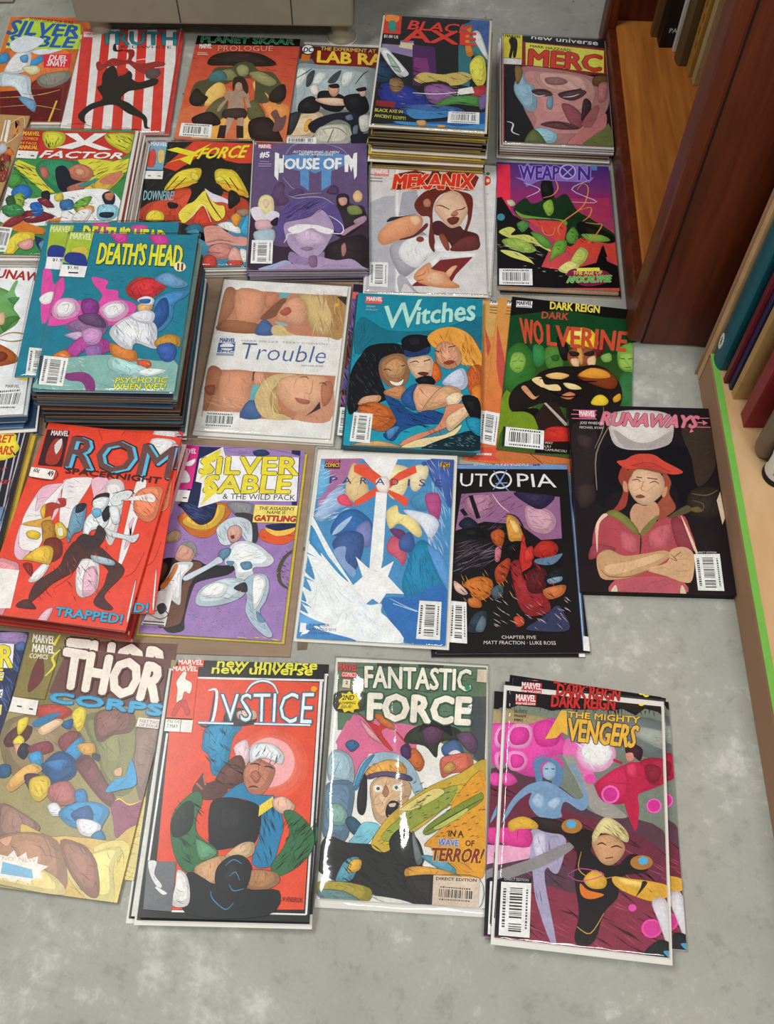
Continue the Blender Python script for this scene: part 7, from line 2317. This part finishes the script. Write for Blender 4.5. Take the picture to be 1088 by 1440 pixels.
def book(name, x, y0, y1, zb, dep, h, mats, label, lean=0.0, rounded=False, band=None):
    """a book on its shelf, spine towards -x, front cover towards the viewer (-y)"""
    cov, pg = mats
    r = empty(name, (x, (y0 + y1) / 2, zb)); tag(r, label, 'book')
    th = y1 - y0
    c = min(.003, th * .2)
    box('front_cover', (dep / 2 + .001, -th / 2 + c / 2, h / 2), (dep - .002, c, h), cov, r, min(.0008, c * .3))
    box('back_cover', (dep / 2 + .001, th / 2 - c / 2, h / 2), (dep - .002, c, h), cov, r, min(.0008, c * .3))
    if rounded:
        bm = bmesh.new(); n = 10; ring = []
        for k in range(n + 1):
            a = math.pi * k / n; ring.append((.004 - .0065 * math.sin(a), -th / 2 * math.cos(a)))
        lo = [bm.verts.new((p[0], p[1], 0)) for p in ring]; hi = [bm.verts.new((p[0], p[1], h)) for p in ring]
        for k in range(n): bm.faces.new((lo[k], lo[k + 1], hi[k + 1], hi[k]))
        bm.faces.new(hi); bm.faces.new(lo[::-1]); bmesh.ops.recalc_face_normals(bm, faces=bm.faces)
        bm_obj('spine', bm, cov, r, False)
    else:
        box('spine', (.0012, 0, h / 2), (.0024, th, h), cov, r, min(.0008, th * .15))
    box('page_block', (dep / 2, 0, h / 2), (dep - .006, th - 2 * c, h - .004), pg, r)
    return r
pm = lambda n, hx, **k: plain(n, hx, **k)
BM = {k: pm(k + '_book_cover', hx, rough=.45, var=.1, scale=50) for k, hx in dict(black='16120f', brown='6a4a2c', white='cfcac2', olive='5c4a2e', yellow='a8803a', cream='b09a70', teal='125a66', maroon='6a1c28', navy='28244e', tan='b8935c', crimson='8a1e2c', grey='7d6a5a').items()}
zs = .0545
book('standing_book', .412, 1.497, 1.510, zs, .14, .21, (BM['brown'], MAT['pageold']), 'worn brown book, rearmost on the orange shelf')
bk = book('standing_book', .421, 1.470, 1.494, zs, .13, .25, (BM['black'], MAT['page']), 'black book with white capital letters on the orange shelf')
book('standing_book', .442, 1.459, 1.468, zs, .13, .26, (BM['white'], MAT['page']), 'thin white book beside the black lettered book on the orange shelf')
book('standing_book', .445, 1.424, 1.456, zs, .13, .26, (BM['olive'], MAT['pageold']), 'thick olive brown book with rounded spine on the orange shelf', rounded=True)
yb = book('standing_book', .458, 1.398, 1.420, zs, .12, .24, (BM['yellow'], MAT['pageold']), 'tattered yellow paperback with red marks on the orange shelf')
book('standing_book', .463, 1.377, 1.394, zs, .12, .24, (BM['cream'], MAT['pageold']), 'cream paperback nearest the front of the orange shelf')
def flat_text(s, o, p, ux, uy, h, mat, parent, name):
    vs_, fs = _fonts[(s, o)]
    k = h / CAP; me = bpy.data.meshes.new(name)
    me.from_pydata([tuple(Vector(p) + Vector(ux) * v[0] * k + Vector(uy) * v[1] * k) for v in vs_], [], fs); me.materials.append(mat); me.update()
    return link_mesh(name, me, parent)
MAT['white_ink'] = plain('white_print', 'd8d4cc', .6, .05)
MAT['red_ink'] = plain('red_print', 'a83a24', .6, .1)
flat_text('PA', .02, (.0095, -.0122, .026), (1, 0, 0), (0, 0, 1), .0075, MAT['white_ink'], bk, 'title_lettering')
for i in range(4):
    box('red_mark', (.0004, -.004 + .003 * (i % 2), .05 + .022 * i), (.0016, .005, .012), MAT['red_ink'], yb)

# pale plywood case with taped edge
PX, PY1 = .4095, .842
pc = empty('plywood_case', (PX, PY1, 0), -.012); tag(pc, 'pale plywood case with green taped shelf edge at the right', 'bookcase')
Q_ = lambda c: (c[0] - PX, c[1] - PY1, c[2])
box('shelf', Q_((.5615, .30, .0535)), (.30, 1.078, .013), MAT['ply'], pc, .001)
box('fascia', Q_((.413, .30, .0265)), (.007, 1.078, .052), MAT['fascia'], pc, .001)
box('green_tape', Q_((.4125, .30, .06025)), (.0085, 1.076, .0005), MAT['tape'], pc)
box('end_panel', Q_((.5565, .8475, .45)), (.294, .0105, .90), MAT['ply'], pc, .001)
box('end_trim', Q_((.408, .8535, .30)), (.003, .0025, .60), MAT['fascia'], pc)
box('back_panel', Q_((.7135, .30, .45)), (.006, 1.10, .90), MAT['ply'], pc)
zp = .0602
tb = book('standing_book', .4135, .811, .841, zp, .19, .32, (BM['teal'], MAT['page']), 'tall glossy teal book with pale scuffed emblem on the plywood shelf', rounded=True)
bm = bmesh.new()
for k in range(14):
    a = k / 14 * 2 * math.pi; add_box(bm, (-.0022 + .0006 * math.cos(a) , .004 + .005 * math.cos(a), .034 + .010 * math.sin(a)), (.0012, .003, .004))
bm_obj('emblem', bm, MAT['board'], tb)
tag(tb.children[-1], 'pale worn oval emblem')
book('standing_book', .418, .790, .798, zp, .17, .25, (BM['maroon'], MAT['pageold']), 'thin maroon book with frayed edge on the plywood shelf')
book('standing_book', .423, .780, .788, zp, .17, .25, (BM['navy'], MAT['page']), 'thin navy book with white specks on the plywood shelf')
book('standing_book', .425, .766, .777, zp, .17, .27, (BM['tan'], MAT['pageold']), 'tan board covered book on the plywood shelf')
book('standing_book', .431, .723, .744, zp, .18, .28, (BM['crimson'], MAT['pageold']), 'thick crimson hardback on the plywood shelf')
r = empty('case_roll', (.440, .686, zp)); tag(r, 'grey brown plastic case with rounded front end on the plywood shelf', 'case')
bm = bmesh.new(); add_box(bm, (.03, 0, .1), (.07, .026, .2), 0, .011); bm_obj('body', bm, BM['grey'], r, True)
box('label_patch', (.02, -.0134, .05), (.022, .001, .06), MAT['dark'], r)
r = empty('round_tin', (.461, .655, zp)); tag(r, 'black and white round tin standing at the front of the plywood shelf', 'tin')
lathe('body', [(.0185, 0), (.019, .002), (.019, .09), (.017, .093)], MAT['board'], r, 24)
lathe('base_band', [(.0193, .0005), (.0195, .001), (.0195, .009), (.0193, .0095)], MAT['dark'], r, 24)
for a in range(4):
    an = a * 1.57 + 2.6
    box('black_mark', (.0192 * math.cos(an), .0192 * math.sin(an), .03), (.0015, .012, .018), MAT['dark'], r, 0, Matrix.Rotation(an, 3, 'Z'))
    
build_comics()
